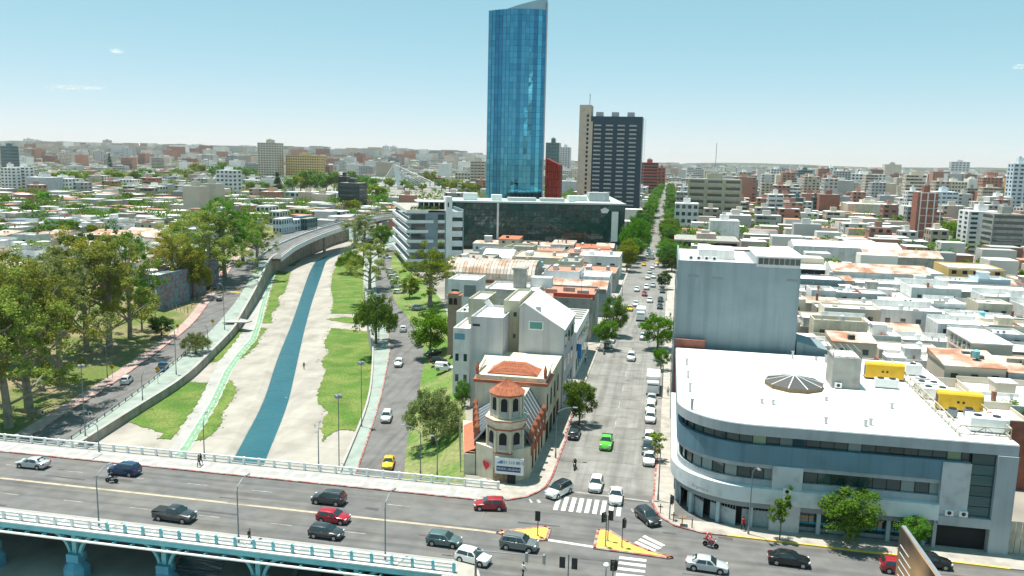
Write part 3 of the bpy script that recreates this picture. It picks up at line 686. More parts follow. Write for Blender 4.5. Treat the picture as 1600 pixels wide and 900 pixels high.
# ------------------------------------------------------------------ trees
lf_euc = leafmat('leaf_eucalyptus', (0.165, 0.235, 0.045), (0.33, 0.365, 0.075))
lf_gold = leafmat('leaf_golden', (0.23, 0.28, 0.04), (0.42, 0.42, 0.065))
lf_dark = leafmat('leaf_dark', (0.035, 0.095, 0.016), (0.08, 0.17, 0.03))
lf_mid = leafmat('leaf_mid', (0.075, 0.17, 0.018), (0.15, 0.28, 0.036))
lf_bright = leafmat('leaf_bright', (0.07, 0.20, 0.008), (0.13, 0.29, 0.02))
lf_lime = leafmat('leaf_lime', (0.13, 0.21, 0.012), (0.24, 0.30, 0.03))
lf_olive = leafmat('leaf_olive', (0.14, 0.18, 0.06), (0.27, 0.30, 0.11))
def leaves(name, clumps, per, size, seed, flat=0.75):
    g = np.random.default_rng(seed); C = np.array([c for c, r in clumps]); Rr = np.array([r for c, r in clumps])
    idx = np.repeat(np.arange(len(clumps)), per); n = len(idx)
    d = g.normal(size=(n, 3)); d /= np.linalg.norm(d, axis=1)[:, None]
    rr = g.random(n)**0.45
    p = C[idx]+d*(Rr[idx]*rr)[:, None]*np.array([1, 1, flat])
    nrm = d*0.6+g.normal(size=(n, 3))*0.6+np.array([0, 0, .35]); nrm /= np.linalg.norm(nrm, axis=1)[:, None]
    a = np.cross(nrm, g.normal(size=(n, 3))); a /= np.linalg.norm(a, axis=1)[:, None]; b = np.cross(nrm, a)
    s = size*(0.6+0.8*g.random(n))[:, None]
    V = np.stack([p-a*s*.5, p+b*s*.32, p+a*s*.5, p-b*s*.32], 1).reshape(-1, 3)
    me = bpy.data.meshes.new(name); me.vertices.add(4*n); me.vertices.foreach_set('co', V.ravel().astype(np.float32))
    me.loops.add(4*n); me.loops.foreach_set('vertex_index', np.arange(4*n, dtype=np.int32))
    me.polygons.add(n); me.polygons.foreach_set('loop_start', np.arange(0, 4*n, 4, dtype=np.int32)); me.polygons.foreach_set('loop_total', np.full(n, 4, dtype=np.int32))
    me.update(calc_edges=True); me.materials.append(lf_mid); return me
lf_tuft = leafmat('grass_blade', (0.13, 0.23, 0.03), (0.28, 0.31, 0.10), .45)
me = leaves('grass_tufts', tufts, 12, .17, 3, .12); me.materials[0] = lf_tuft; o = bpy.data.objects.new('grass_tufts', me); col.objects.link(o); tag(o, 'ragged grass tufts along the edges of the riverside lawns', 'grass', kind='stuff')
PROTO = {}
def proto(kind, seed):
    r = random.Random(seed); cl = []; tr = MB()
    if kind == 'euc':       # tall, open, several limbs, height 22
        limbs = []
        tr.tube([(0, 0, -.6), (.15, 0, 3), (.3, .2, 8), (.2, .5, 13), (.1, .3, 18)], [.55, .45, .36, .25, .1], 8)
        for k in range(19):
            a = k*2.4+r.uniform(-.4, .4); z0 = r.uniform(2.6, 13.5); L_ = r.uniform(3.0, 6.2)*(1.15-z0/26); z1 = z0+r.uniform(1.6, 6.0)
            e = (math.cos(a)*L_, math.sin(a)*L_, z1); tr.tube([(.2, .2, z0), (e[0]*.5, e[1]*.5, z0+(z1-z0)*.45), e], [.2, .13, .05], 5); limbs.append(e)
        limbs += [(0, 0, 19.5), (.8, .5, 18), (-.9, .3, 17.5)]
        for e in limbs:
            for j in range(6): cl.append(((e[0]+r.gauss(0, 1.35), e[1]+r.gauss(0, 1.35), e[2]+r.gauss(.2, 1.6)), r.uniform(.55, 1.25)))
        me = leaves('crown', cl, 130, .30, seed, .9)
    elif kind == 'round':   # dense street tree, height 9
        tr.tube([(0, 0, -.4), (.05, 0, 1.4), (0, .1, 3), (0, 0, 6)], [.22, .18, .15, .05], 7)
        for k in range(8):
            a = k*2.4; e = (math.cos(a)*2.4, math.sin(a)*2.4, r.uniform(4.2, 7)); tr.tube([(0, 0, 2.4), (e[0]*.5, e[1]*.5, 3.7), e], [.11, .08, .03], 5)
        for k in range(58):
            d = Vector((r.gauss(0, 1), r.gauss(0, 1), r.gauss(0, .9))).normalized(); q = r.uniform(.55, 1.0)
            cl.append(((d.x*3.2*q, d.y*3.2*q, 4.75+d.z*3.6*q), r.uniform(.65, 1.25)))
        me = leaves('crown', cl, 150, .28, seed)
    elif kind == 'wide':    # low spreading crown, height 9
        tr.tube([(0, 0, -.5), (.1, 0, 1.6), (.2, .1, 3.4)], [.4, .33, .25], 8)
        for k in range(9):
            a = k*2.4; q = r.uniform(2.5, 5); e = (math.cos(a)*q, math.sin(a)*q, r.uniform(4.5, 7)); tr.tube([(.15, .1, 2.6), (e[0]*.5, e[1]*.5, 4.4), e], [.18, .12, .04], 5)
        for k in range(150):
            a = r.uniform(0, 6.28); q = r.random()**.5*5.6; zz = 3.1+(1-(q/6.3)**2)*4.6*r.random()**.7-1.2*r.random()
            cl.append(((math.cos(a)*q, math.sin(a)*q, zz), r.uniform(.6, 1.25)))
        me = leaves('crown', cl, 120, .28, seed, .7)
    elif kind == 'sap':
        tr.tube([(0, 0, -.3), (.03, 0, 1.5), (0, 0, 3.6)], [.09, .07, .02], 6)
        for k in range(22): cl.append(((r.gauss(0, .6), r.gauss(0, .6), r.uniform(1.7, 4.6)), r.uniform(.3, .55)))
        me = leaves('crown', cl, 42, .27, seed)
    elif kind == 'far':
        tr.tube([(0, 0, -.4), (0, 0, 4)], [.3, .15], 5)
        for k in range(34):
            d = Vector((r.gauss(0, 1), r.gauss(0, 1), r.gauss(0, .8))).normalized(); q = r.uniform(.5, 1.0)
            cl.append(((d.x*3.6*q, d.y*3.6*q, 5.4+d.z*3.0*q), r.uniform(.8, 1.5)))
        me = leaves('crown', cl, 34, .75, seed)
    elif kind == 'cypress':
        tr.tube([(0, 0, -.4), (0, 0, 4)], [.3, .2], 5)
        for k in range(40):
            z = r.uniform(.8, 15); q = 1.5*(1-z/16.5)*min(1, z/2+.3); a = r.uniform(0, 6.28); cl.append(((math.cos(a)*q*.6, math.sin(a)*q*.6, z), max(.3, q*.8)))
        me = leaves('crown', cl, 40, .6, seed, 1.2)
    elif kind == 'palm':
        tr.tube([(0, 0, -.4), (.05, 0, 3), (0, 0, 6)], [.4, .32, .3], 8); mbp = MB()
        for k in range(34):
            a = k*2.399; up = r.uniform(-.2, 1.1); d = Vector((math.cos(a), math.sin(a), 0)); pts = [Vector((0, 0, 6))+d*t_*2.9+Vector((0, 0, up*1.9*t_-1.9*t_*t_)) for t_ in (0, .33, .66, 1)]
            s_ = Vector((-d.y, d.x, 0))
            for p_, q_, w0, w1 in zip(pts[:-1], pts[1:], (.12, .42, .36), (.42, .36, .04)):
                mbp.add([tuple(p_+s_*w0+Vector((0, 0, -w0*.4))), tuple(p_), tuple(q_), tuple(q_+s_*w1+Vector((0, 0, -w1*.4)))], [(0, 1, 2, 3)]); mbp.add([tuple(p_), tuple(p_-s_*w0+Vector((0, 0, -w0*.4))), tuple(q_-s_*w1+Vector((0, 0, -w1*.4))), tuple(q_)], [(0, 1, 2, 3)])
        me = mbp.mesh('crown', lf_dark)
    PROTO[(kind, seed)] = (me, tr.mesh('trunk', m_barkpale if kind == 'euc' else m_bark, True), {'euc': 21.5, 'round': 9.0, 'wide': 8.2, 'sap': 5.0, 'far': 9.2, 'cypress': 16, 'palm': 7.2}[kind], {'euc': 5.6, 'round': 3.9, 'wide': 6.3, 'sap': 1.4, 'far': 4.6, 'cypress': 1.5, 'palm': 2.9}[kind])
for k_, ss in (('euc', (1, 2, 3)), ('round', (4, 5, 6)), ('wide', (7, 8)), ('sap', (9, 10)), ('far', (11, 12, 13)), ('cypress', (14,)), ('palm', (15,))):
    for s_ in ss: proto(k_, s_)
SEEDS = {'euc': (1, 2, 3), 'round': (4, 5, 6), 'wide': (7, 8), 'sap': (9, 10), 'far': (11, 12, 13), 'cypress': (14,), 'palm': (15,)}
tr_r = random.Random(21)
NAMES = {'euc': 'eucalyptus_tree', 'round': 'street_tree', 'wide': 'spreading_tree', 'sap': 'young_tree', 'far': 'tree', 'cypress': 'cypress_tree', 'palm': 'palm_tree'}
def tree(kind, x, y, z, h, width, m, label, group=None):
    """h: height in metres, width: crown width in metres"""
    me, tm, H0, W0 = PROTO[(kind, tr_r.choice(SEEDS[kind]))]
    t = thing(NAMES[kind], label, 'tree', (x, y, z), tr_r.uniform(0, 6.28), group)
    sx = width/2/W0; sz = h/H0; t.scale = (sx, sx, sz)
    for nm, mm in (('trunk', tm), ('crown', me)):
        o = bpy.data.objects.new(nm, mm); col.objects.link(o); o.parent = t
        if nm == 'crown': o.material_slots[0].link = 'OBJECT'; o.material_slots[0].material = m
    return t
def tpx(kind, u, v, vtop, wpx, m, label, group=None, z=None):
    x, y, zz = PG(u, v) if z is None else P(u, v, z)
    k = F/J(x, y, zz)[2]
    return tree(kind, x, y, zz, ZatY(x, y, vtop)-zz, wpx/k, m, label, group)
ge = 'eucalyptus trees in the riverside park'
tpx('euc', 14, 668, 418, 150, lf_euc, 'tall pale-trunked eucalyptus in the park corner closest to the bridge railing', ge)
tpx('euc', 47, 645, 392, 150, lf_euc, 'tall broad eucalyptus with grey-brown trunk beside the round white sign', ge)
tpx('euc', 95, 600, 385, 120, lf_olive, 'dense dark eucalyptus set back in the park shade', ge)
tpx('euc', 172, 551, 366, 125, lf_euc, 'thick-trunked golden-topped eucalyptus behind the double street lamp', ge)
tpx('euc', 203, 530, 352, 80, lf_mid, 'narrow bright green eucalyptus with dark trunk next to the mural house', ge)
tpx('euc', 135, 548, 362, 100, lf_gold, 'golden-leaved eucalyptus in front of the brown-roofed shed', ge)
tpx('euc', 62, 560, 380, 110, lf_euc, 'hazy olive eucalyptus behind the park wall', ge)
tpx('euc', 12, 560, 405, 90, lf_olive, 'dull olive eucalyptus at the park back wall', ge)
tpx('euc', 222, 516, 440, 34, lf_euc, 'slender eucalyptus with two pale bare stems by the side street', ge)
tpx('euc', 268, 468, 352, 75, lf_gold, 'golden eucalyptus leaning over the mural wall', ge)
tpx('wide', 302, 466, 372, 62, lf_lime, 'yellow-green tree on the fenced lawn corner', ge)
tpx('euc', 326, 446, 322, 95, lf_euc, 'broad eucalyptus over the parked cars of the riverside road', ge)
tpx('euc', 352, 436, 308, 80, lf_mid, 'tallest dark green eucalyptus above the riverside road', ge)
tpx('euc', 401, 418, 333, 56, lf_euc, 'golden eucalyptus beside the ramp of the curved overpass', ge)
tpx('euc', 380, 410, 328, 60, lf_mid, 'green eucalyptus standing between the riverside road and the pale houses', ge)
tpx('euc', 290, 430, 330, 70, lf_euc, 'olive eucalyptus rising behind the yellow-green lawn tree', ge)
tpx('round', 252, 527, 489, 46, lf_dark, 'small very dark round tree by the side-street corner')
tpx('wide', 306, 553, 515, 50, lf_olive, 'lone round grey-green tree on the riverside footpath')
for k, (u, v) in enumerate(((30, 690), (60, 668), (110, 628), (150, 590))):
    pass
gr_ = 'trees along the right bank'
tpx('wide', 588, 537, 446, 74, lf_mid, 'wide domed green tree at the top of the big lawn', gr_)
tpx('euc', 578, 452, 376, 62, lf_euc, 'olive eucalyptus behind the wide domed tree', gr_)
tpx('wide', 548, 428, 384, 50, lf_bright, 'light green spreading tree at the river bend', gr_)
tpx('euc', 570, 405, 326, 62, lf_olive, 'tall grey-green eucalyptus at the end of the curved overpass', gr_)
tpx('round', 600, 392, 345, 34, lf_bright, 'leafy green tree between overpass and balcony apartment block', gr_)
tpx('euc', 671, 478, 378, 82, lf_lime, 'airy yellow-green tree with two bare stems in front of the balcony apartment block', gr_)
tpx('round', 640, 466, 431, 34, lf_mid, 'small round green tree beside the parked white cars', gr_)
tpx('round', 672, 556, 476, 74, lf_bright, 'dense vivid green tree shading two dark parked cars', gr_)
tpx('wide', 676, 690, 597, 100, lf_olive, 'broad grey-green olive-like tree on the grass by the taxi road', gr_)
tpx('round', 722, 640, 588, 28, lf_mid, 'dark green shrub tree against the castle-like building', gr_, z=-.5)
gs = 'street trees by the office'
tpx('round', 1324, 849, 750, 104, lf_mid, 'full round street tree in front of the office windows', gs, z=.14)
tpx('sap', 1218, 843, 763, 38, lf_mid, 'thin young tree on the office pavement', gs, z=.14)
tpx('round', 1424, 860, 801, 56, lf_mid, 'small bushy tree behind the billboard', gs, z=.14)
tpx('sap', 1023, 719, 672, 32, lf_lime, 'young tree among parked cars at the office corner', gs, z=.14)
ga = 'street trees along the avenue'
tpx('round', 905, 662, 584, 60, lf_mid, 'round green tree beside the black parked car', ga, z=.14)
tpx('round', 945, 545, 494, 46, lf_mid, 'green tree above the parked motorcycle', ga, z=.14)
tpx('round', 958, 525, 457, 50, lf_mid, 'taller green tree behind the one above the motorcycle', ga, z=.14)
tpx('round', 1027, 546, 484, 62, lf_bright, 'vivid green tree hanging over the avenue opposite the motorcycle', ga, z=.14)
tpx('round', 1032, 578, 539, 30, lf_bright, 'small round tree just in front of the vivid hanging tree', ga, z=.14)
tpx('wide', 992, 402, 330, 54, lf_bright, 'broad bright green tree by the dark glass block corner', ga, z=.1)
tpx('round', 1037, 452, 420, 26, lf_dark, 'small dark tree beside the blue-grey blank wall', ga, z=.1)
avl = 'dark street tree in the row along the avenue'
for k in range(88):
    y = 300+k*13+tr_r.uniform(-2, 2)
    if y > 318 and (y > 450 or tr_r.random() < .86): tree('round' if y < 560 else 'far', -15.4+tr_r.uniform(-1, 1), y, 0, tr_r.uniform(8, 13), tr_r.uniform(9, 14)*(1.2 if y > 450 else 1), tr_r.choice((lf_mid, lf_bright, lf_mid, lf_dark, lf_lime) if y < 480 else (lf_mid, lf_dark, lf_mid, lf_bright)), 'leafy tree in the row on the dark tower side of the distant avenue', 'left tree row of the avenue')
    if y > 310 and (y > 450 or tr_r.random() < .86): tree('round' if y < 560 else 'far', 1.6+tr_r.uniform(-1, 1), y+5, 0, tr_r.uniform(8, 13), tr_r.uniform(9, 13.5)*(1.2 if y > 450 else 1), tr_r.choice((lf_dark, lf_mid)), 'leafy tree in the row on the beige office side of the distant avenue', 'right tree row of the avenue')
# trees among the houses: (u, v of the base, crown height px, width px, leaf, label)
L1 = 'round green tree among the low houses of the left bank'
L2 = 'tree in the wooded belt before the far left-hand hill'
L3 = 'tree in the park around the cable-stayed bridge'
L4 = 'tree on the square behind the white courtyard walls'
bg_t = []
for u, v, hh, ww in ((67,326,28,34),(49,344,28,32),(6,346,26,26),(15,330,24,30),(120,341,26,32),(161,331,17,16),(179,348,24,24),(189,340,22,22),(200,322,24,22),(210,330,20,24),(225,329,20,24),(240,330,20,26),(255,330,18,22),(2,372,22,24),(30,384,20,24),(64,352,15,16),(352,284,16,22),(392,300,18,22)): bg_t.append((u, v, hh, ww, lf_mid, L1, 'trees among the left bank houses'))
for u, v, hh, ww in ((92,286,18,30),(108,290,24,34),(122,292,26,34),(137,290,20,28),(178,290,26,36),(195,288,18,24),(215,288,22,28),(228,280,18,22),(250,288,18,28),(266,286,16,24),(278,280,18,22),(295,284,20,26),(310,278,24,30),(333,278,20,24),(350,276,24,30),(375,284,26,32),(392,282,20,24),(107,249,16,34),(132,248,12,20),(90,252,12,20)): bg_t.append((u, v, hh, ww, lf_mid if (u+v) % 3 else lf_lime, L2, 'trees of the wooded belt'))
for u, v, hh, ww in ((412,303,20,26),(457,300,22,26),(470,302,32,34),(484,302,38,36),(497,302,28,28),(510,300,30,34),(522,300,34,28),(530,308,24,24),(551,298,32,26),(566,300,26,26),(578,304,30,30),(590,318,32,36),(596,326,24,30),(608,300,24,22),(632,298,18,18),(650,296,16,20),(672,292,26,26),(690,300,22,24),(702,302,20,24),(716,304,26,30),(730,306,24,28),(745,306,20,22),(550,338,28,30),(640,300,14,16),(660,300,14,16)): bg_t.append((u, v, hh, ww, lf_mid if (u+v) % 4 else lf_lime, L3, 'trees round the cable-stayed bridge'))
for u, v, hh, ww in ((1362,352,16,20),(1375,354,18,22),(1390,354,20,24),(1405,355,20,24),(1420,356,18,22),(1480,380,36,34),(1496,386,38,34),(1490,396,26,28),(1170,362,16,20),(1185,364,18,22),(1200,364,16,20),(1210,362,14,16),(1478,366,22,26),(1505,372,22,24)): bg_t.append((u, v, hh, ww, lf_bright if u % 3 else lf_mid, L4, 'trees of the square'))
for u, v, hh, ww, m, lab, grp in bg_t:
    x, y, z = P(u, v, 0); k = F/J(x, y, 0)[2]
    H_, W_t = hh/k*1.05, ww/k*1.15
    ad = ('tall ' if H_ > W_t*1.0 else 'broad ' if W_t > 1.35*H_ else 'rounded ')+{'leaf_mid': 'mid-green', 'leaf_lime': 'yellow-green', 'leaf_bright': 'bright green'}[m.name]
    tree('far', x, y, 0, H_, W_t, m, ad+' '+lab.replace('round green ', ''), grp+' '+ad)
tpx('cypress', 172, 266, 238, 9, lf_dark, 'pointed dark cypress standing above red-roofed houses', z=0)
tpx('cypress', 434, 302, 268, 20, lf_dark, 'dark conifer in front of the pale tower block', z=0)
tpx('palm', 876, 440, 408, 27, lf_lime, 'feathery palm behind the rusty vaulted warehouse', z=3)
tpx('wide', 1566, 700, 618, 110, lf_mid, 'big leafy tree behind the yellow generator and brick wall', z=0)
# ------------------------------------------------------------------ vehicles
def paint(name, c, metal=0.15): return mat('paint_'+name, c, 0.28, metal, spec=0.5, coat=0.6, var=0.04, scale=1.5)
PAINT = {k: paint(k, c) for k, c in dict(white=(.78, .78, .77), silver=(.50, .52, .53), grey=(.16, .18, .185), dark=(.035, .042, .046), black=(.012, .013, .015), blue=(.012, .045, .13), teal=(.09, .15, .155), red=(.40, .012, .03), wine=(.35, .02, .03), yellow=(.85, .52, .01), green=(.12, .55, .05), bluebright=(.015, .10, .25)).items()}
m_tyre = mat('tyre', (.02, .02, .02), .9, var=.1, scale=5); m_rim = mat('rim', (.45, .46, .47), .35, .8)
m_cglass = mat('car_glass', (.018, .035, .04), .05, spec=.9); m_head = mat('headlight', (.75, .76, .76), .15, spec=.8); m_tail = mat('taillight', (.45, .02, .02), .25)
m_plate = mat('plate', (.7, .7, .68), .6)
# type: length, width, height, hood z, belt z, [windscreen base, roof front, roof rear, rear base] as fractions, tail z
CT = {'hatch': (3.95, 1.72, 1.50, .88, .95, (.27, .45, .88, .97), .98), 'sedan': (4.45, 1.74, 1.46, .86, .93, (.27, .43, .72, .87), .98),
      'suv': (4.3, 1.80, 1.66, 1.0, 1.06, (.25, .40, .90, .975), 1.08), 'pickup': (5.1, 1.85, 1.72, 1.08, 1.12, (.26, .38, .60, .645), 1.06),
      'van': (4.2, 1.78, 1.82, 1.0, 1.08, (.20, .36, .96, .99), 1.1)}
def loft(mb, secs, mi=0): mb.ring(secs, mi)
def car_proto(kind, color, roof=None):
    L_, W, H_, zh, zbelt, (a, b, c, d), zt = CT[kind]; hw = W/2; root = bpy.data.objects.new('car', None); col.objects.link(root)
    X = lambda f: L_/2-f*L_           # f = 0 at the nose, nose points to +x
    st = [(0, .62, .30, .58), (.012, .80, .22, .70), (.06, .93, .19, zh-.08), (.16, .98, .18, zh-.015), (a, 1, .18, zbelt), (.5, 1, .18, zbelt+.01), (c, 1, .18, zbelt+.02), (d, .97, .20, zt if kind == 'sedan' else zbelt+.03), (.965, .95, .24, (zt-.03) if kind in('sedan', 'pickup') else zbelt), (.99, .86, .32, (zt-.1) if kind == 'sedan' else zbelt-.06), (1, .78, .38, zbelt-.2)]
    st = sorted(set(st))
    mb = MB(); secs = []
    for f, wf, z0, z1 in st:
        h = hw*wf; zm = z0+(z1-z0)*.52
        secs.append([(X(f), y, z) for y, z in ((-h*.86, z0), (-h, z0+.12), (-h*1.005, zm), (-h*.965, z1-.05), (-h*.86, z1), (0, z1+.03), (h*.86, z1), (h*.965, z1-.05), (h*1.005, zm), (h, z0+.12), (h*.86, z0))])
    mb.ring(secs)
    # cabin
    zb_ = zbelt-.02; wr, wb = hw*.72, hw*.925
    sec = []
    for f, w_, z in ((a, wb, zb_), (b, wr, H_-.05), (c, wr, H_-.04), (d, wb*.97, zb_)): sec.append((X(f), w_, z))
    (xa, wa, za), (xb, wb2, zb2), (xc, wc, zc), (xd, wd, zd) = sec
    xm = (xb+xc)/2
    def cs(x, wtop, ztop, wbot): return [(x, -wbot, zb_), (x, -wtop-.04, ztop-.07), (x, -wtop*.8, ztop), (x, 0, ztop+.025), (x, wtop*.8, ztop), (x, wtop+.04, ztop-.07), (x, wbot, zb_)]
    mi = 1 if roof else 0
    mb.ring([cs(xa, wb*.98, zb_+.03, wb), cs(xa*.25+xb*.75, wr+.035, zb_+(zb2-zb_)*.8, wb), cs(xb, wr, H_-.045, wb), cs(xm, wr+.01, H_, wb), cs(xc, wr, H_-.035, wb), cs(xc*.4+xd*.6, wr+.05, zb_+(zc-zb_)*.52, wb*.99), cs(xd, wd*.98, zb_+.03, wd)], mi)
    body = mb.build('body', [PAINT[color], PAINT[roof or color]], root, True)
    def pane(name, q_, off=.014):
        q_ = [Vector(p) for p in q_]; n = (q_[1]-q_[0]).cross(q_[3]-q_[0]).normalized(); ctr = sum(q_, Vector())/4
        if n.dot(ctr-Vector((ctr.x*.2, 0, .8))) < 0: n = -n
        o = MB().ring([[tuple(p-n*.03) for p in q_], [tuple(p+n*off) for p in q_]]).build(name, m_cglass, root); return o
    def lerp(p, q_, t): return tuple(p[i]+(q_[i]-p[i])*t for i in range(3))
    pane('windscreen', [lerp((xa, -wb, zb_), (xb, -wr-.02, zb2), .10), lerp((xa, wb, zb_), (xb, wr+.02, zb2), .10), lerp((xa, wb*.9, zb_), (xb, wr*.88, zb2), .93), lerp((xa, -wb*.9, zb_), (xb, -wr*.88, zb2), .93)], .05)
    pane('rear_window', [lerp((xd, -wd*.88, zd), (xc, -wr*.92, zc), .22), lerp((xd, wd*.88, zd), (xc, wr*.92, zc), .22), lerp((xd, wd*.8, zd), (xc, wr*.8, zc), .9), lerp((xd, -wd*.8, zd), (xc, -wr*.8, zc), .9)], .05)
    for s in (-1, 1):
        bot = lambda x: (x, s*(wb+.012), zb_+.06); top = lambda x: (x, s*(wr+.068), H_-.15)
        xp = xm*.55+xb*.45 if kind != 'van' else xm+.5
        pane('side_window', [bot(xa-.30), bot(xp+.05), top(xp+.05), top(xb-.06)])
        if kind != 'van' or True:
            xe = xc if kind != 'sedan' else xc-.02
            if kind != 'van': pane('side_window', [bot(xp-.05), bot(min(xd+.22, xe+.1) if kind != 'sedan' else xe-.15), top(xe+.1), top(xp-.05)])
        MB().lathe([(.0, 0), (.07, .02), (.09, .1), (.05, .17), (0, .18)], xa-.25, s*(hw+.09), 6).build('mirror', PAINT[roof or color], root, True).location.z = zb_+.02
        o = MB().box(X(.03)-.17, X(.03)+.05, s*hw*.74-.16, s*hw*.74+.16, zh-.27, zh-.11).build('headlight', m_head, root)
        o = MB().box(X(.985)-.06, X(.985)+.1, s*hw*.76-.12, s*hw*.76+.12, zbelt-.22, zbelt-.02).build('taillight', m_tail, root)
        for f in (.185, .80):
            w_ = bpy.data.objects.new('wheel', None); col.objects.link(w_); w_.parent = root; w_.location = (X(f), s*(hw-.1), .32)
            rr = .33 if kind in ('suv', 'pickup') else .31
            def disc(r0, y0, y1, n=14): return [[(r0*math.cos(2*math.pi*k/n), y, r0*math.sin(2*math.pi*k/n)) for k in range(n)] for y in (y0, y1)]
            key = 'w%s%d' % (kind, s)
            if key not in _unit:
                _unit[key] = (MB().ring(disc(rr, -.11, .11)).mesh('tyre', m_tyre, True), MB().ring(disc(rr*.64, -.115 if s < 0 else .1, -.1 if s < 0 else .117)).mesh('rim', m_rim), MB().ring(disc(rr+.075, .02 if s < 0 else -.02, .082 if s < 0 else -.0)).mesh('arch', m_black))
            for nm, me in (('tyre', _unit[key][0]), ('rim', _unit[key][1])):
                o = bpy.data.objects.new(nm, me); col.objects.link(o); o.parent = w_
            o = MB().ring(disc(rr+.07, s*.085, s*.104)).build('wheel_arch', m_black, root); o.location = (X(f), s*(hw-.1), .36)
    pbox(root, 'number_plate', X(0)-.05, X(0)+.015, -.22, .22, .46, .58, m_plate); pbox(root, 'number_plate', X(1)-.02, X(1)+.03, -.22, .22, .62, .74, m_plate)
    pbox(root, 'grille', X(.0)-.1, X(.0)+.012, -.5, .5, .30, .42, m_black)
    if kind == 'suv':
        for s in (-1, 1): MB().beam((xb-.1, s*wr*.9, H_+.03), (xc+.1, s*wr*.9, H_+.03), .05, .05).build('roof_rail', m_steel, root)
    if kind == 'pickup':
        MB().box(X(.985), X(.66), -hw*.86, hw*.86, zbelt+.035, zbelt+.07).build('bed_cover', m_black, root)
    return root
CARP = {}
def car(kind, color, x, y, z, head, label, group=None, roof=None):
    key = (kind, color, roof)
    if key not in CARP: CARP[key] = car_proto(*key); o = CARP[key]
    else: o = copy_tree(CARP[key])
    o.name = {'pickup': 'pickup_truck', 'van': 'van'}.get(kind, 'car'); o.location = (x, y, z); o.rotation_euler = (0, 0, rad(head))
    tag(o, label, {'pickup': 'pickup', 'van': 'van'}.get(kind, 'car'), group); return o
def cpx(kind, color, u, v, head, label, group=None, roof=None, zf=None, dz=.035):
    x, y, z = PG(u, v) if zf is None else P(u, v, zf)
    return car(kind, color, x, y, z+dz, head, label, group, roof)
gb = 'cars crossing the bridge'; gj = 'cars at the junction'; gp = 'cars parked along the avenue'; gq = 'cars driving on the avenue'
B = 0.0
cpx('sedan', 'silver', 52, 730, 180, 'pale silver saloon driving away past the far kerb of the bridge', gb, zf=0)
cpx('suv', 'blue', 195, 741, 180, 'dark blue estate-like car beside the motorcycle on the bridge', gb, zf=0)
cpx('pickup', 'dark', 273, 812, -1, 'dark grey pickup with covered bed on the bridge', gb, zf=0)
cpx('suv', 'dark', 514, 786, 180, 'dark suv with roof rails heading away from the junction', gb, zf=0)
cpx('hatch', 'red', 521, 815, -1, 'bright red hatchback next to a dark hatchback on the bridge', gb, zf=0)
cpx('hatch', 'dark', 510, 839, -1, 'dark hatchback close to the near railing', gb, zf=0)
cpx('hatch', 'teal', 694, 851, -2, 'grey-green hatchback about to reach the junction', gj, zf=0)
cpx('hatch', 'white', 739, 878, -14, 'white hatchback under the signal arm', gj, zf=0)
cpx('suv', 'grey', 811, 857, -4, 'grey-green suv passing the small yellow island', gj, zf=0)
cpx('hatch', 'wine', 765, 795, 192, 'red hatchback turning onto the bridge', gj, zf=0)
cpx('suv', 'white', 873, 773, -118, 'white suv with black roof turning out of the avenue', gj, 'black', zf=0)
cpx('hatch', 'white', 931, 763, -91, 'white car waiting left of another at the zebra crossing', gj, zf=0)
cpx('sedan', 'white', 962, 781, -88, 'white saloon standing at the zebra crossing', gj, zf=0)
cpx('hatch', 'dark', 1012, 814, -58, 'dark hatchback turning round the office corner', gj, zf=0)
cpx('sedan', 'silver', 1104, 890, -4, 'silver saloon with sunroof below the long yellow island', gj, zf=0)
cpx('sedan', 'black', 1232, 881, -3, 'black saloon on the road before the office', gj, zf=0)
cpx('hatch', 'wine', 1405, 894, -3, 'red car half hidden behind the billboard', gj, zf=0)
cpx('sedan', 'black', 1452, 884, -3, 'black car just ahead of the billboard', gj, zf=0)
cpx('pickup', 'green', 947, 697, -90, 'bright green pickup-style car driving down the avenue', gq, zf=0)
cpx('sedan', 'black', 897, 682, -90, 'black car parked by the castle-like building', gp, zf=0)
cpx('sedan', 'yellow', 607, 728, -76, 'yellow taxi on the riverside road', None)
cpx('suv', 'white', 604, 656, -77, 'white suv behind the taxi on the riverside road', None)
cpx('hatch', 'white', 623, 571, -78, 'white car by the vivid green riverside tree', None)
cpx('hatch', 'white', 630, 517, 106, 'white car at the bend of the riverside road', None)
cpx('suv', 'white', 198, 598, 112, 'white suv driving away on the left riverside road', None)
cpx('pickup', 'bluebright', 254, 578, 112, 'bright blue pickup on the left riverside road', None)
cpx('sedan', 'black', 343, 469, -66, 'dark car approaching the fenced lawn corner', None)
cpx('hatch', 'dark', 331, 452, 150, 'dark car leaving the shaded car park', None)
cpx('hatch', 'white', 343, 438, -66, 'white car beside a red one on the left riverside road', None)
cpx('hatch', 'wine', 348, 432, -66, 'red car parked behind the white one', None)
cpx('hatch', 'white', 254, 470, 100, 'white car parked alone on the fenced lawn', None)
cpx('hatch', 'white', 311, 446, 60, 'white car parked in the deep tree shade by the mural wall', None)
cpx('hatch', 'dark', 372, 415, -66, 'dark car under the trees at the ramp of the overpass', None)
cpx('hatch', 'silver', 362, 412, -66, 'silver car under the trees near the overpass ramp', None)
for k, (u, v, c) in enumerate(((623,459,'white'),(620,449,'white'),(618,443,'silver'),(615,436,'white'),(613,431,'silver'),(611,426,'white'))):
    cpx('suv' if k % 2 else 'hatch', c, u, v, 10, '%s car in the slanted parking row beside the balcony apartment block' % c, 'cars in the slanted row')
cpx('hatch', 'white', 605, 404, 10, 'white car at the foot of the balcony apartment block', None)
cpx('hatch', 'dark', 594, 391, 10, 'dark car on the approach behind the river bend', None)
cpx('sedan', 'dark', 676, 556, -125, 'dark car in the shade of the vivid green tree', None)
cpx('hatch', 'black', 686, 568, 10, 'black car behind the white van', None)
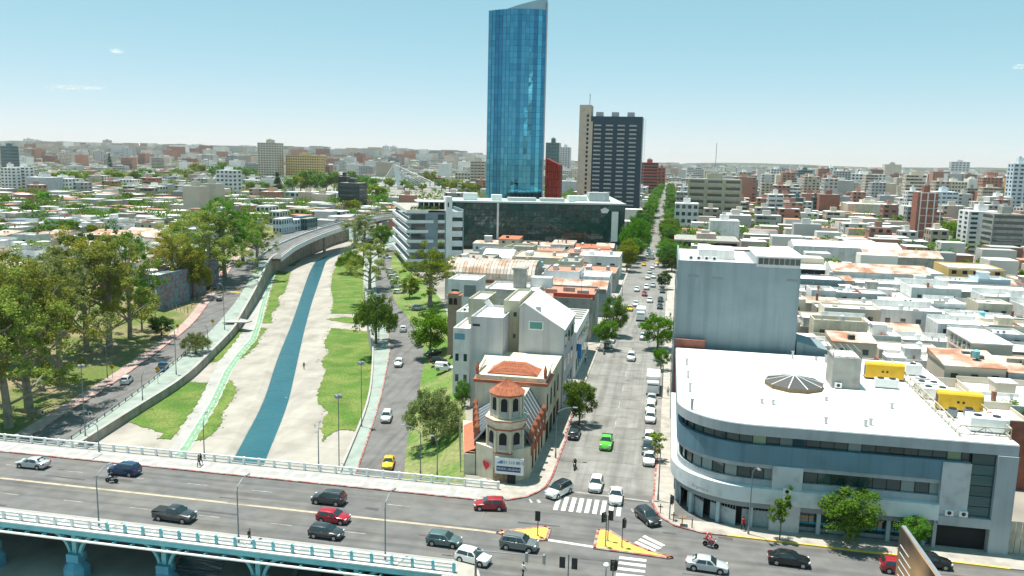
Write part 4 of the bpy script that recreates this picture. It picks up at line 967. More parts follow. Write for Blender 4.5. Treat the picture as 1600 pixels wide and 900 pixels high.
cpx('van', 'white', 695, 579, 0, 'white panel van parked by the pale side wall', None)
cpx('hatch', 'silver', 653, 484, 10, 'silver car parked on the dry verge under the airy tree', None)
for u, v, c, k in ((1014,722,'white','sedan'),(1012,707,'dark','hatch'),(1014,690,'white','hatch'),(1016,657,'white','sedan'),(1016,643,'white','hatch'),(1018,628,'silver','sedan')):
    cpx(k, c, u, v, -90, '%s %s in the parked row beside the office' % (c, 'saloon' if k == 'sedan' else 'hatchback'), gp, zf=0)
for u, v, c, k, h in ((986,562,'white','suv',-90),(984,485,'yellow','sedan',-90),(993,478,'white','hatch',-90),(1015,472,'white','sedan',-90),(1007,462,'wine','hatch',-90),(995,455,'white','hatch',-90),(1010,452,'white','suv',-90),(1020,448,'silver','sedan',-90),(1012,436,'white','hatch',-90),(1021,434,'white','sedan',-90),(1019,420,'white','hatch',-90),(1026,417,'white','hatch',-90),(1015,427,'silver','sedan',-90),(1006,415,'yellow','sedan',-90),(1026,412,'yellow','sedan',-90),(1012,400,'silver','hatch',-90),(1013,393,'dark','hatch',-90),(1015,372,'white','hatch',-90),(1021,360,'yellow','hatch',-90),(1024,350,'white','hatch',-90),(1030,338,'white','hatch',-90),(1034,322,'white','hatch',-90),(1036,312,'white','hatch',-90)):
    nm = {'suv': 'suv', 'sedan': 'saloon', 'hatch': 'hatchback'}[k]
    cpx(k, c, u, v, h, {'yellow': 'yellow taxi in the traffic of the avenue', 'wine': 'red hatchback in the traffic of the avenue'}.get(c, '%s %s in the traffic of the avenue' % (c, nm)), gq, zf=0)
for u, v, c, k in ((1031,482,'dark','hatch'),(1032,471,'black','sedan'),(1035,457,'dark','hatch'),(1034,448,'white','hatch'),(950,542,'white','hatch'),(955,534,'white','sedan'),(1005,530,'silver','hatch')):
    cpx(k, c, u, v, -90, '%s %s parked along the avenue kerb' % (c, 'saloon' if k == 'sedan' else 'hatchback'), gp, zf=0)
def lorry(u, v, label, c='white', L_=8.0):
    x, y, _ = P(u, v); t = thing('lorry', label, 'lorry', (x, y, .03), rad(-90), 'lorries on the avenue'); W = 1.2
    MB().ring([[(L_/2-1.9, y_, z_) for y_, z_ in ((-W, .5), (W, .5), (W, 2.3), (W*.9, 2.55), (-W*.9, 2.55), (-W, 2.3))], [(L_/2-.25, y_, z_) for y_, z_ in ((-W, .45), (W, .45), (W, 1.35), (W*.9, 2.5), (-W*.9, 2.5), (-W, 1.35))], [(L_/2, y_, z_) for y_, z_ in ((-W*.92, .5), (W*.92, .5), (W*.92, 1.25), (W*.82, 1.5), (-W*.82, 1.5), (-W*.92, 1.25))]]).build('cab', PAINT[c], t, True)
    pbox(t, 'windscreen', L_/2-.22, L_/2-.12, -W*.8, W*.8, 1.5, 2.2, m_cglass); MB().box(-L_/2, L_/2-2.05, -W*1.03, W*1.03, .95, 3.2).build('box_body', m_wpaint, t); MB().box(-L_/2, L_/2-1.9, -W*.6, W*.6, .55, .945).build('chassis', m_black, t)
    for f in (L_/2-1.0, -L_/2+1.6):
        for s in (-1, 1): MB().ring([[(f+.45*math.cos(2*math.pi*k/14), s*(W-.14)+y_, .47+.45*math.sin(2*math.pi*k/14)) for k in range(14)] for y_ in (-.15, .15)]).build('wheel', m_tyre, t, True)
lorry(1020, 610, 'white box lorry parked beside the office building', L_=8); lorry(1001, 499, 'white box lorry driving under the vivid hanging tree', L_=7); lorry(1017, 404, 'white lorry far up the avenue among the taxis', L_=9)
# ------------------------------------------------------------------ people and motorcycles
m_skin = mat('skin', (.36, .2, .13), .7); m_hair = mat('hair', (.02, .015, .012), .8)
CL = {k: mat('cloth_'+k, c, .9, var=.12, scale=6) for k, c in dict(black=(.02, .02, .022), white=(.7, .7, .68), red=(.5, .03, .04), jeans=(.05, .07, .12), grey=(.2, .2, .2), pink=(.6, .2, .25)).items()}
def figure(pose, top, bottom, hair=None):
    """one continuous skinned body; colours follow the clothing line"""
    V = []; E = []; Rr = []
    def v(p, r): V.append(p); Rr.append(r); return len(V)-1
    def chain(i0, pts):
        for p, r in pts: j = v(p, r); E.append((i0, j)); i0 = j
        return i0
    ride = pose == 'ride'
    zp = .82 if ride else .95
    pel = v((0, 0, zp), .15)
    lean = .16 if ride else .02
    ch = chain(pel, [((lean*.4, 0, zp+.2), .145), ((lean*.8, 0, zp+.40), .165), ((lean, 0, zp+.50), .12), ((lean+.01, 0, zp+.57), .062), ((lean+.03, 0, zp+.66), .09), ((lean+.03, 0, zp+.76), .10), ((lean+.02, 0, zp+.83), .065)])
    sh = 3
    for s in (-1, 1):
        if ride: leg = [((.12, s*.12, .80), .10), ((.42, s*.17, .72), .075), ((.30, s*.17, .36), .055), ((.27, s*.17, .25), .045), ((.42, s*.17, .22), .04)]
        else: leg = [((0, s*.09, .88), .095), ((.16*s, s*.1, .50), .065), ((.24*s-.06, s*.1, .12), .045), ((.24*s-.08, s*.1, .05), .042), ((.24*s+.1, s*.1, .03), .034)]
        chain(pel, leg)
        if ride: arm = [((lean, s*.19, zp+.45), .06), ((.28, s*.27, zp+.25), .045), ((.52, s*.27, zp+.20), .035), ((.60, s*.27, zp+.2), .038)]
        else: arm = [((lean, s*.19, zp+.47), .06), ((-.05*s, s*.25, zp+.2), .045), ((-.16*s+.04, s*.25, zp-.04), .034), ((-.18*s+.05, s*.25, zp-.12), .037)]
        hd = chain(sh, arm)
        hp = V[hd]
        for k in range(5):
            o = (k-2)*.016; q = (.06, o, -.02) if ride else (.015+o, 0, -.075+abs(o)*.5)
            if k == 4: q = (q[0]*.5+.03, q[1]-s*.03, q[2]*.5)
            chain(hd, [((hp[0]+q[0]*.5, hp[1]+q[1], hp[2]+q[2]*.5), .011), ((hp[0]+q[0], hp[1]+q[1]*1.2, hp[2]+q[2]-.01), .009)])
    me = bpy.data.meshes.new('body'); me.from_pydata(V, E, []); o = bpy.data.objects.new('body', me); col.objects.link(o)
    md = o.modifiers.new('skin', 'SKIN'); md.use_smooth_shade = True
    for i, sv in enumerate(me.skin_vertices[0].data): sv.radius = (Rr[i], Rr[i]); sv.use_root = (i == 0)
    o.modifiers.new('sub', 'SUBSURF').levels = 1
    dg = bpy.context.evaluated_depsgraph_get(); m2 = bpy.data.meshes.new_from_object(o.evaluated_get(dg)); bpy.data.objects.remove(o)
    m2.materials.clear()
    for mm in (CL[top], CL[bottom], m_skin, hair or m_hair, m_black): m2.materials.append(mm)
    for p in m2.polygons:
        c = p.center; k = 0
        if c.z > zp+.535: k = 2 if (c.x > lean+.03 and c.z < zp+.78) or c.z < zp+.62 else 3
        elif c.z < zp+.03 and abs(c.y) < .22: k = 1
        if k == 0 and abs(c.y) > .235 and c.z < zp+.24: k = 2
        if c.z < (.29 if ride else .1): k = 4
        p.material_index = k
    return m2
FIG = {}
def person(x, y, z, head, top, bottom, label, pose='walk', parent=None, s=1.0, hair=None, group='people walking'):
    key = (pose, top, bottom, hair.name if hair else '')
    if key not in FIG: FIG[key] = figure(pose, top, bottom, hair)
    o = bpy.data.objects.new('person', FIG[key]); col.objects.link(o); o.location = (x, y, z); o.rotation_euler = (0, 0, rad(head)); o.scale = (s, s, s)
    return tag(o, label, 'person', group)
def ppx(u, v, z, head, top, bottom, label, **k):
    x, y, _ = P(u, v, z); return person(x, y, z, head, top, bottom, label, **k)
ppx(390, 849, .16, 10, 'black', 'black', 'person in black walking with a grey backpack on the near footway')
x, y, _ = P(390, 849, .16); bpk = MB().ring([[(-.22, -.13, 1.08), (-.22, .13, 1.08), (-.2, .12, 1.48), (-.2, -.12, 1.48)], [(-.1, -.15, 1.05), (-.1, .15, 1.05), (-.1, .14, 1.5), (-.1, -.14, 1.5)]]).build('backpack', CL['grey']); bpk.location = (x, y, .16); bpk.rotation_euler = (0, 0, rad(10)); tag(bpk, 'grey backpack on the person in black', 'backpack')
ppx(311, 730, .16, 170, 'grey', 'black', 'person in grey walking on the far footway by the thin lamp')
ppx(314, 727, .16, 170, 'black', 'jeans', 'second person in dark clothes beside the one in grey on the far footway')
ppx(475, 577, ZB, 100, 'black', 'black', 'lone person in dark clothes on the pale riverbed beside the water')
ppx(817, 903, .0, 60, 'white', 'black', 'person in a white shirt crossing the lower road')
ppx(1161, 829, .14, 120, 'red', 'black', 'person in a red shirt standing at the office wall')
ppx(441, 411, ZB+.06, 100, 'black', 'jeans', 'tiny walker on the cycle path near the overpass')
for k, (x_, y_, hd, tp, bt, lb) in enumerate(((1.6, 150, 90, 'white', 'jeans', 'pedestrian in white on the pavement beside the office'), (2.1, 176, -90, 'grey', 'black', 'pedestrian in grey beside the blank blue-grey wall'), (1.9, 196, 90, 'red', 'jeans', 'pedestrian in red further up beside the blank blue-grey wall'), (-15.8, 150, -90, 'black', 'jeans', 'pedestrian in black before the gable house'), (-16.0, 171, 90, 'white', 'black', 'pedestrian in white before the shop row'), (-15.6, 213, 90, 'pink', 'jeans', 'pedestrian in pink near the rust-red warehouse'), (2.0, 228, -90, 'black', 'grey', 'pedestrian in black far up the office-side pavement'))): person(x_, y_, .14, hd, tp, bt, lb)
def moto(u, v, head, label, c, z=0.03, riders=()):
    x, y, _ = P(u, v, z); t = thing('motorcycle', label, 'motorcycle', (x, y, z), rad(head), 'motorcycles')
    for f in (-.62, .66):
        w_ = bpy.data.objects.new('wheel', None); col.objects.link(w_); w_.parent = t; w_.location = (f, 0, .3)
        MB().ring([[(r_*math.cos(2*math.pi*k/16), y_, r_*math.sin(2*math.pi*k/16)) for k in range(16)] for r_, y_ in ((.22, -.05), (.3, -.05), (.3, .05), (.22, .05), (.22, -.05))], cap0=False).build('tyre', m_tyre, w_); MB().lathe([(.05, -.07), (.05, .07)], n=8).build('rim', m_rim, w_).rotation_euler = (rad(90), 0, 0)
    MB().ring([[(.42, y_, z_) for y_, z_ in ((-.06, .55), (.06, .55), (.08, .85), (-.08, .85))], [(.1, y_, z_) for y_, z_ in ((-.15, .5), (.15, .5), (.14, .88), (-.14, .88))], [(-.25, y_, z_) for y_, z_ in ((-.12, .42), (.12, .42), (.1, .74), (-.1, .74))]]).build('tank', PAINT[c], t, True)
    MB().ring([[(-.1, -.13, .74), (-.1, .13, .74), (-.1, .12, .82), (-.1, -.12, .82)], [(-.85, -.1, .8), (-.85, .1, .8), (-.85, .09, .88), (-.85, -.09, .88)]]).build('seat', m_black, t)
    MB().tube([(.66, 0, .3), (.45, 0, .95)], .04, 6).build('fork', m_steel, t); MB().tube([(.42, -.36, 1.02), (.47, 0, .98), (.42, .36, 1.02)], .022, 6).build('handlebar', m_black, t); MB().box(-.3, .3, -.13, .13, .25, .5).build('engine', m_lamp, t)
    MB().lathe([(.02, -.06), (.1, -.02), (.1, .04), (.02, .06)], .55, 0, 8).build('headlight', m_head, t).location.z = .88
    for k, (top, bot, lab, hm) in enumerate(riders):
        cx = -.2-.42*k; h_ = rad(head)
        person(x+cx*math.cos(h_), y+cx*math.sin(h_), z+.0, head, top, bot, lab, 'ride', hair=hm, group='riders')
helm_w = mat('white_helmet', (.75, .75, .75), .3); helm_r = mat('red_helmet', (.5, .03, .04), .3); helm_b = mat('black_helmet', (.02, .02, .02), .3)
moto(175, 754, 180, 'silver scooter riding on the bridge behind the blue car', 'silver', riders=(('black', 'black', 'rider in black on the silver scooter', helm_b),))
moto(898, 732, -90, 'dark motorcycle coming down the avenue', 'black', riders=(('black', 'black', 'rider in black on the dark motorcycle', helm_w),))
moto(1110, 855, -20, 'red motorcycle with two riders rounding the office corner', 'red', riders=(('pink', 'jeans', 'front rider in pink on the red motorcycle', helm_r), ('red', 'grey', 'back rider in red on the red motorcycle', helm_w)))
moto(944, 553, -95, 'black motorcycle parked at the avenue kerb', 'black', z=.03)
# ------------------------------------------------------------------ text helper
def text(parent, body, size, m, loc, rot, name='lettering', thick=.01):
    cu = bpy.data.curves.new('t', 'FONT'); cu.body = body; cu.size = size; cu.align_x = 'CENTER'; cu.align_y = 'CENTER'; cu.extrude = thick
    o = bpy.data.objects.new('t', cu); col.objects.link(o); dg = bpy.context.evaluated_depsgraph_get()
    me = bpy.data.meshes.new_from_object(o.evaluated_get(dg)); bpy.data.objects.remove(o); me.materials.clear(); me.materials.append(m)
    o = bpy.data.objects.new(name, me); col.objects.link(o); o.parent = parent; o.location = loc; o.rotation_euler = rot; return o
OCC = []                                   # footprints already taken
def take(x0, x1, y0, y1): OCC.append((min(x0, x1), max(x0, x1), min(y0, y1), max(y0, y1)))
# ------------------------------------------------------------------ office with the white roof
OX, OY, OXR, OYB = 2.3, 95.4, 39.5, 133.8; take(OX-1, OXR+2, OY-2, OYB+1)
off = thing('office_building', 'pale blue-grey three-storey office with rounded corner, ribbon windows and white roof', 'building', (OX, OY, 0))
W_, D_ = OXR-OX, OYB-OY
def outl(o_, n=14):
    """street front of the office: left side, rounded corner, long front; o_ moves it outwards"""
    rx, ry = 9.0, 8.2; pts = [(-o_, D_)]
    for k in range(n+1):
        a = rad(90)*k/n; pts.append((rx-(rx+o_)*math.cos(a), ry-(ry+o_)*math.sin(a)))
    return pts
def slabp(o_, z0, z1, name, m, x1=W_, parent=off):
    return MB().prism(outl(o_)+[(x1, -o_), (x1, D_)], z0, z1).build(name, m, parent)
xq = XatY(1400, OY, 8)
ZO = [ZatY(xq, OY, v) for v in (815, 805, 781, 770.5, 751.5, 745, 714.5, 699)]
m_off = mat('office_grey', (0.37, 0.405, 0.425), 0.85, var=0.07, scale=0.3, stain=0.12, sscale=0.2, streak=(1.1, 1.1, 0.06), sdark=.86)
m_offb = mat('office_blue', (0.125, 0.225, 0.285), 0.85, var=0.08, scale=0.3, stain=0.12, sscale=0.25, streak=(1.3, 1.3, 0.05), sdark=.82)
m_offd = mat('office_slate', (0.25, 0.28, 0.30), 0.85, var=0.08, scale=0.4)
XE = W_-7.6                                # end of the long front before the end frame
slabp(-1.5, 0, ZO[0], 'ground_floor', m_dark, XE)
slabp(-.15, ZO[0], ZO[1], 'soffit_band', m_offd, XE)
slabp(.35, ZO[1]+.01, ZO[2], 'canopy_band', mat('canopy_white', (0.62, 0.65, 0.66), 0.8, var=0.08, scale=0.4, stain=0.2, sscale=0.4), XE)
slabp(-.4, ZO[2]+.01, ZO[3], 'sill_wall', m_off, XE)
slabp(-.95, ZO[3]+.005, ZO[4], 'window_recess', m_dark, XE)
slabp(-.35, ZO[4]+.01, ZO[5], 'ledge', m_off, XE)
slabp(-.2, ZO[5]+.01, ZO[6], 'upper_band', m_offb, XE+2.2)
slabp(-.95, ZO[6]+.005, ZO[7], 'window_recess', m_dark, XE+4.0)
slabp(0, ZO[7]+.01, 12.9, 'fascia', m_off)
rf = slabp(-.12, 12.905, 13.0, 'roof', m_roofw)
def along(o_, s0, s1, step, fn):
    pts = outl(o_)+[(W_, -o_)]; pts = [Vector(p) for p in pts]; acc = 0
    seg = []
    for a, b in zip(pts[:-1], pts[1:]): seg.append((acc, a, b)); acc += (b-a).length
    s = s0
    while s < min(s1, acc):
        for t0, a, b in seg:
            L_ = (b-a).length
            if t0 <= s < t0+L_: fn(a+(b-a)*((s-t0)/L_), math.atan2((b-a).y, (b-a).x), s); break
        s += step
    return acc
TOT = along(-.85, 0, 1e9, 1e9, lambda *a: None)
LB_ = D_-8                                 # length of the side before the corner
m_pane_d = mat('office_glass_dark', (0.014, 0.05, 0.055), 0.05, spec=0.9, objvar=0.45)
m_pane_l = mat('office_glass_blind', (0.17, 0.24, 0.24), 0.12, spec=0.8, objvar=0.3)
m_pane_g = mat('office_glass_green', (0.22, 0.33, 0.20), 0.10, spec=0.8, objvar=0.2)
ro = random.Random(3)
def pane_row(o_, z0, z1, s_end, step, light):
    def fn(p, a, s):
        m = m_pane_l if ro.random() < light else m_pane_d
        if ro.random() < .05: m = m_pane_g
        c, sn = math.cos(a), math.sin(a); q = p+Vector((c, sn))*step/2
        o = pbox(off, 'window', q.x-step/2+.05, q.x+step/2-.05, q.y-.04, q.y+.04, z0+.04, z1-.04, m, a)
    along(o_, LB_-20, s_end, step, fn)
    def fn2(p, a, s): pbox(off, 'mullion', p.x-.045, p.x+.045, p.y-.09, p.y+.09, z0, z1, m_black, a)
    along(o_, LB_-20, s_end+.1, step, fn2)
cs_ = TOT-W_+XE
pane_row(-.8, ZO[3], ZO[4], cs_-.2, 1.52, .55)
pane_row(-.8, ZO[6], ZO[7], cs_+3.6, 1.52, .22)
# wall panel that breaks the lower ribbon beside the curve
px0 = 11.3
MB().box(px0, px0+3.4, -.02, .9, 0, ZO[5]).build('wall_panel', mat('office_panel', (0.50, 0.52, 0.53), 0.85, var=0.08, scale=0.4, stain=0.25, sscale=0.4), off)
# ground floor: columns, shop panes, grilles
def colm(p, a, s): pbox(off, 'column', p.x-.22, p.x+.22, p.y-.22, p.y+.22, 0, ZO[0], m_cyan if False else mat('column_paint', (0.33, 0.45, 0.48), 0.7, var=0.1, scale=1), a)
along(-.45, LB_-18, cs_-.5, 3.85, colm)
def shop(p, a, s):
    c, sn = math.cos(a), math.sin(a); q = p+Vector((c, sn))*.96
    pbox(off, 'shop_window', q.x-.92, q.x+.92, q.y-.03, q.y+.03, .55, ZO[0]-.3, m_pane_d, a); pbox(off, 'stall_riser', q.x-.95, q.x+.95, q.y-.05, q.y+.05, 0, .5, m_off, a)
    pbox(off, 'blue_strip', q.x-.93, q.x+.93, q.y-.05, q.y+.05, .95, 1.2, mat('strip_blue', (0.03, 0.38, 0.50), 0.6, objvar=.3), a)
along(-1.2, LB_+14.5, cs_-1, 1.925, shop)
def shutter(p, a, s):
    c, sn = math.cos(a), math.sin(a); q = p+Vector((c, sn))*1.75
    pbox(off, 'shutter', q.x-1.7, q.x+1.7, q.y-.05, q.y+.05, 0, 2.1, mat('shutter_grey', (0.36, 0.42, 0.44), 0.7, var=.12, scale=2, stain=.25, sscale=.7), a)
    for k in range(10):
        q2 = p+Vector((c, sn))*(.15+.36*k); pbox(off, 'grille_bar', q2.x-.03, q2.x+.03, q2.y-.08, q2.y-.02, 2.1, ZO[0]-.05, m_lamp, a)
along(-1.0, LB_-4.5, LB_+13, 3.85, shutter)
text(off, 'Argentina', .62, m_offd, (3.1, .55, (ZO[1]+ZO[2])/2), (rad(90), 0, rad(-38)))
# end frame: glass slot, framed opening, garage
MB().box(XE+.02, W_-4.6, -.01, 1, 3.6, ZO[6]-.1).build('end_wall', MATS['office_panel'], off)
MB().box(W_-2.1, W_, -.25, 6, 0, ZO[7]+.005).build('end_pier', m_off, off); MB().box(XE+.02, W_-2.11, -.25, 1, 3.0, 4.1).build('end_beam', m_off, off)
MB().box(XE+.05, W_-2.12, .8, 8, 0, 3.0).build('garage_recess', m_dark, off); MB().box(XE-.35, XE+.03, -.1, 1, 0, 3.55).build('garage_jamb', m_off, off)
for k in range(6): pbox(off, 'stair_window', W_-4.55, W_-2.15, .25, .33, 4.15+k*.0+(ZO[7]-4.2)/6*k, 4.1+(ZO[7]-4.2)/6*(k+1)-.03, m_glassteal)
MB().box(W_-4.6, W_-2.1, .4, 1.2, 4.1, ZO[7]).build('stair_recess', m_dark, off)
def acunit(parent, x, y, z, rz=0.0):
    t = bpy.data.objects.new('air_conditioner', None); col.objects.link(t); t.location = (x, y, z); t.rotation_euler = (0, 0, rz); t.parent = parent
    if 'acb' not in _unit:
        fan = MB()
        for r0, y_ in ((.26, -.205), (.2, -.21)): pass
        fan.ring([[(.23*math.cos(2*math.pi*k/14), -.19, .02+.23*math.sin(2*math.pi*k/14)) for k in range(14)], [(.23*math.cos(2*math.pi*k/14), -.215, .02+.23*math.sin(2*math.pi*k/14)) for k in range(14)]])
        _unit['acb'] = (MB().box(-.45, .45, -.2, .2, -.33, .33).mesh('casing', m_wpaint), fan.mesh('fan', m_black))
    for nm, me in zip(('casing', 'fan'), _unit['acb']): o = bpy.data.objects.new(nm, me); col.objects.link(o); o.parent = t
for k in range(3): acunit(off, px0+1.7, -.25, 5.3-k*.85)
for k in range(2): acunit(off, XE+1.1+1.5*k, -.1, 4.5)
# roof furniture
def rt(x, y): return x-OX, y-OY
x, y = P(1240, 603, 13)[:2]; t = thing('roof_skylight', 'ten-sided dark glass skylight with pale ribs on the white office roof', 'skylight', (x, y, 13.0))
MB().lathe([(3.9, 0), (3.9, .55)], n=10).build('curb', m_rusty, t)
for k in range(10):
    a0, a1 = 2*math.pi*k/10, 2*math.pi*(k+1)/10
    MB().ring([[(3.95*math.cos(a0), 3.95*math.sin(a0), .56), (3.95*math.cos(a1), 3.95*math.sin(a1), .56), (.1*math.cos(a1), .1*math.sin(a1), 1.5), (.1*math.cos(a0), .1*math.sin(a0), 1.5)], [(3.95*math.cos(a0), 3.95*math.sin(a0), .62), (3.95*math.cos(a1), 3.95*math.sin(a1), .62), (.1*math.cos(a1), .1*math.sin(a1), 1.56), (.1*math.cos(a0), .1*math.sin(a0), 1.56)]]).build('pane', mat('skylight_glass', (.10, .085, .08), .15, spec=.8, objvar=.4), t)
    MB().beam((3.98*math.cos(a0), 3.98*math.sin(a0), .63), (.1*math.cos(a0), .1*math.sin(a0), 1.58), .12, .08).build('rib', m_wpaint, t)
a = P(1299, 606, 13); b = P(1346, 613, 13)
t = thing('roof_plant_room', 'stained concrete plant tower with a flat top on the white office roof', 'plant room', (a[0], a[1], 13)); wd = b[0]-a[0]
MB().box(0, wd, 0, 4.6, 0, 4.3).build('wall', m_concrete, t); MB().box(.3, wd-.3, .3, 4.3, 4.3, 4.45).build('roof', m_roofw, t); acunit(t, .8, -.25, .5)
for k in range(5): pbox(t, 'pergola_bar', -.3+k*wd/4, -.2+k*wd/4, .2, 4.8, 5.2, 5.3, m_lamp)
for k in range(4): pbox(t, 'pergola_post', (0 if k % 2 else wd)-.05, (0 if k % 2 else wd)+.05, (.3 if k < 2 else 4.6)-.05, (.3 if k < 2 else 4.6)+.05, 4.3, 5.2, m_lamp)
m_gen = mat('generator_yellow', (0.72, 0.42, 0.02), 0.5, var=0.08, scale=1, stain=0.15, sscale=0.5)
for u, v, lab in ((1380, 592, 'yellow generator box beside the concrete plant tower'), (1497, 641, 'yellow generator box beside the brick wall and chillers')):
    x, y = P(u, v, 13)[:2]; t = thing('generator', lab, 'generator', (x, y, 13), rad(-4))
    MB().ring([[(-2.55, y_, z_) for y_, z_ in ((-.85, .25), (.85, .25), (.85, 2.15), (.7, 2.35), (-.7, 2.35), (-.85, 2.15))], [(2.55, y_, z_) for y_, z_ in ((-.85, .25), (.85, .25), (.85, 2.15), (.7, 2.35), (-.7, 2.35), (-.85, 2.15))]]).build('housing', m_gen, t)
    MB().box(-2.6, 2.6, -.8, .8, 0, .25).build('skid', m_black, t)
    for k in range(4): pbox(t, 'door', -2.3+k*1.15, -1.25+k*1.15, -.875, -.86, .4, 2.0, m_gen)
    for k in (-.3, .3): pbox(t, 'gauge', k-.14, k+.14, -.9, -.88, 1.1, 1.4, m_black)
    pbox(t, 'vent', -2.58, -2.551, -.6, .6, .5, 1.9, m_black)
def chiller(u, v, w_, d_, h_, lab, m=m_wpaint):
    x, y = P(u, v, 13)[:2]; t = thing('chiller', lab, 'air conditioner', (x, y, 13), rad(-3), 'air-conditioning plant on the office roof')
    MB().box(-w_/2, w_/2, -d_/2, d_/2, .2, h_).build('casing', m, t); MB().box(-w_/2+.1, w_/2-.1, -d_/2+.1, d_/2-.1, 0, .2).build('feet', m_lamp, t)
    for k in range(max(1, int(w_/1.4))): MB().lathe([(.45, h_), (.45, h_+.12), (.36, h_+.12)], -w_/2+w_*(k+.5)/max(1, int(w_/1.4)), 0, 12).build('fan', m_black, t)
chiller(1384, 606, 3.0, 1.1, 1.3, 'pale twin condenser in front of the plant-tower generator')
chiller(1425, 585, 2.2, 2.0, 1.6, 'tall pale condenser behind the pipe truss'); chiller(1440, 606, 1.6, 1.4, 1.5, 'blue-grey condenser between the truss and tiled shed', m_gwall)
chiller(1460, 622, 3.4, 2.2, 1.5, 'long white chiller beside the brick-wall generator'); chiller(1448, 612, 3.0, 2.0, 1.4, 'low white chiller behind the long one')
chiller(1487, 652, 1.1, .6, 1.1, 'dark small condenser in front of the brick-wall generator', m_lamp); chiller(1513, 652, 1.1, .6, 1.1, 'second dark condenser by the brick-wall generator', m_lamp)
chiller(1540, 672, 4.0, 2.6, 1.7, 'large white chiller at the roof end by the lattice rail')
def vent(u, v, h_, lab):
    x, y = P(u, v, 13)[:2]; t = thing('roof_vent', lab, 'vent', (x, y, 13), 0, 'vent pipes on the office roof'); pbox(t, 'duct', -.16, .16, -.16, .16, 0, h_, m_steel); pbox(t, 'cap', -.24, .24, -.24, .24, h_, h_+.08, m_steel)
for u, v, h_ in ((1073, 570, .9), (1075, 590, .9), (1078, 612, 1.1), (1081, 640, 1.3), (1190, 630, .5), (1208, 632, .5), (1290, 662, .7), (1352, 666, .7), (1360, 664, .7), (1238, 560, 1.1), (1275, 563, .5), (1290, 566, 1.1), (1291, 626, .4), (1393, 638, .6)): vent(u, v, h_, 'small square metal vent standing on the white office roof')
def truss(x0, y0, x1, y1, lab, z=13.0):
    t = thing('pipe_truss', lab, 'railing', (0, 0, 0)); n = int(math.hypot(x1-x0, y1-y0)/1.3); a = Vector((x0, y0, z+.35)); b = Vector((x1, y1, z+.35)); up = Vector((0, 0, .95))
    MB().beam(a, b, .12, .12).build('chord', m_lattice, t); MB().beam(a+up, b+up, .12, .12).build('chord', m_lattice, t)
    for k in range(n):
        p, q = a.lerp(b, k/n), a.lerp(b, (k+1)/n); MB().beam(p, q+up if k % 2 else p+up, .07, .07).build('strut', m_lattice, t); MB().beam(p+up if k % 2 == 0 else p, q if k % 2 == 0 else q+up, .07, .07).build('strut', m_lattice, t)
        if k % 4 == 0: pbox(t, 'foot', p.x-.08, p.x+.08, p.y-.08, p.y+.08, z, z+.3, m_lattice)
m_lattice = mat('lattice_paint', (0.50, 0.44, 0.34), 0.7, var=0.2, scale=2, stain=0.3, sscale=.8)
truss(34.4, 129, 33.8, 97.0, 'long beige lattice rail running across the white office roof'); truss(33.8, 97.0, 39.2, 97.2, 'short beige lattice rail at the front roof corner'); truss(39.2, 97.2, 39.4, 108, 'short beige lattice rail at the outer roof edge')
pw = MB(); [pw.box(19.2+k*.32, 19.85+k*.32, 109.6-k*1.25, 110.5-k*1.25, 13.002, 13.012) for k in range(11)]; [pw.box(16.6-k*.1, 17.2-k*.1, 119+k*1.25, 119.9+k*1.25, 13.002, 13.012) for k in range(10)]
tag(pw.build('roof_walkway', mat('walkway_grey', (.5, .5, .49), .9, var=.15, scale=1)), 'line of grey walkway pads across the white office roof', 'walkway')
# ------------------------------------------------------------------ blue-grey blank-walled block
take(1.5, 22.5, 135, 163)
t = thing('blank_wall_building', 'tall windowless blue-grey block behind the white office roof', 'building', (2.0, 136.0, 0))
MB().box(0, 19.4, 0, 25, 0, 26.6).build('wall', m_blueg, t); MB().box(.3, 12.5, .3, 24, 26.6, 26.75).build('roof', m_roofw, t)
MB().box(0, 12.5, 0, .3, 26.6, 27.3).build('parapet', m_blueg, t); MB().box(0, .3, .32, 25, 26.6, 27.3).build('parapet', m_blueg, t)
MB().box(12.6, 19.3, .1, 14, 26.6, 28.4).build('penthouse', m_gwall, t); MB().box(12.3, 19.8, -.4, 14.4, 28.4, 28.6).build('penthouse_roof', m_roofw, t)
for k in range(8): pbox(t, 'window', 12.75+k*.82, 13.45+k*.82, .03, .12, 27.2, 28.2, m_glass)
for x_, z_ in ((1.7, 24.6), (5.6, 24.4), (17.3, 24.6)): pbox(t, 'vent_grille', x_, x_+1.7, -.04, .0, z_, z_+.35, m_lamp)
jb = MB(); [jb.box(0, 19.4, -.006, 0, z_, z_+.05) for z_ in np.arange(2.4, 26, 2.45)]; jb.build('wall_joints', m_offd, t)
for k in range(6):
    for z_ in np.arange(2, 25, 3.6): pbox(t, 'window', -.03, .0, 2+k*4, 4.2+k*4, z_, z_+1.6, m_glass)
MB().box(3.5, 9.5, 8, 16, 26.76, 28.4).build('stair_head', m_wwall, t)
for k in range(4): acunit(t, 2.2+k*1.3, 6, 27.1)
t = thing('low_brick_wall', 'low brick parapet wall between blank block and white office roof', 'wall', (2.2, 134.6, 0)); MB().box(0, 4.8, 0, .5, 0, 14.3).build('wall', m_brick, t)
t = thing('side_annex', 'low blue-grey annex with sloping top beside the blank block', 'building', (21.6, 136, 0)); take(21, 29, 135, 145)
MB().ring([[(0, 0, 0), (6.5, 0, 0), (5.0, 0, 13.6), (0, 0, 14.8)], [(0, 8, 0), (6.5, 8, 0), (5.0, 8, 13.6), (0, 8, 14.8)]]).build('wall', m_blueg, t)
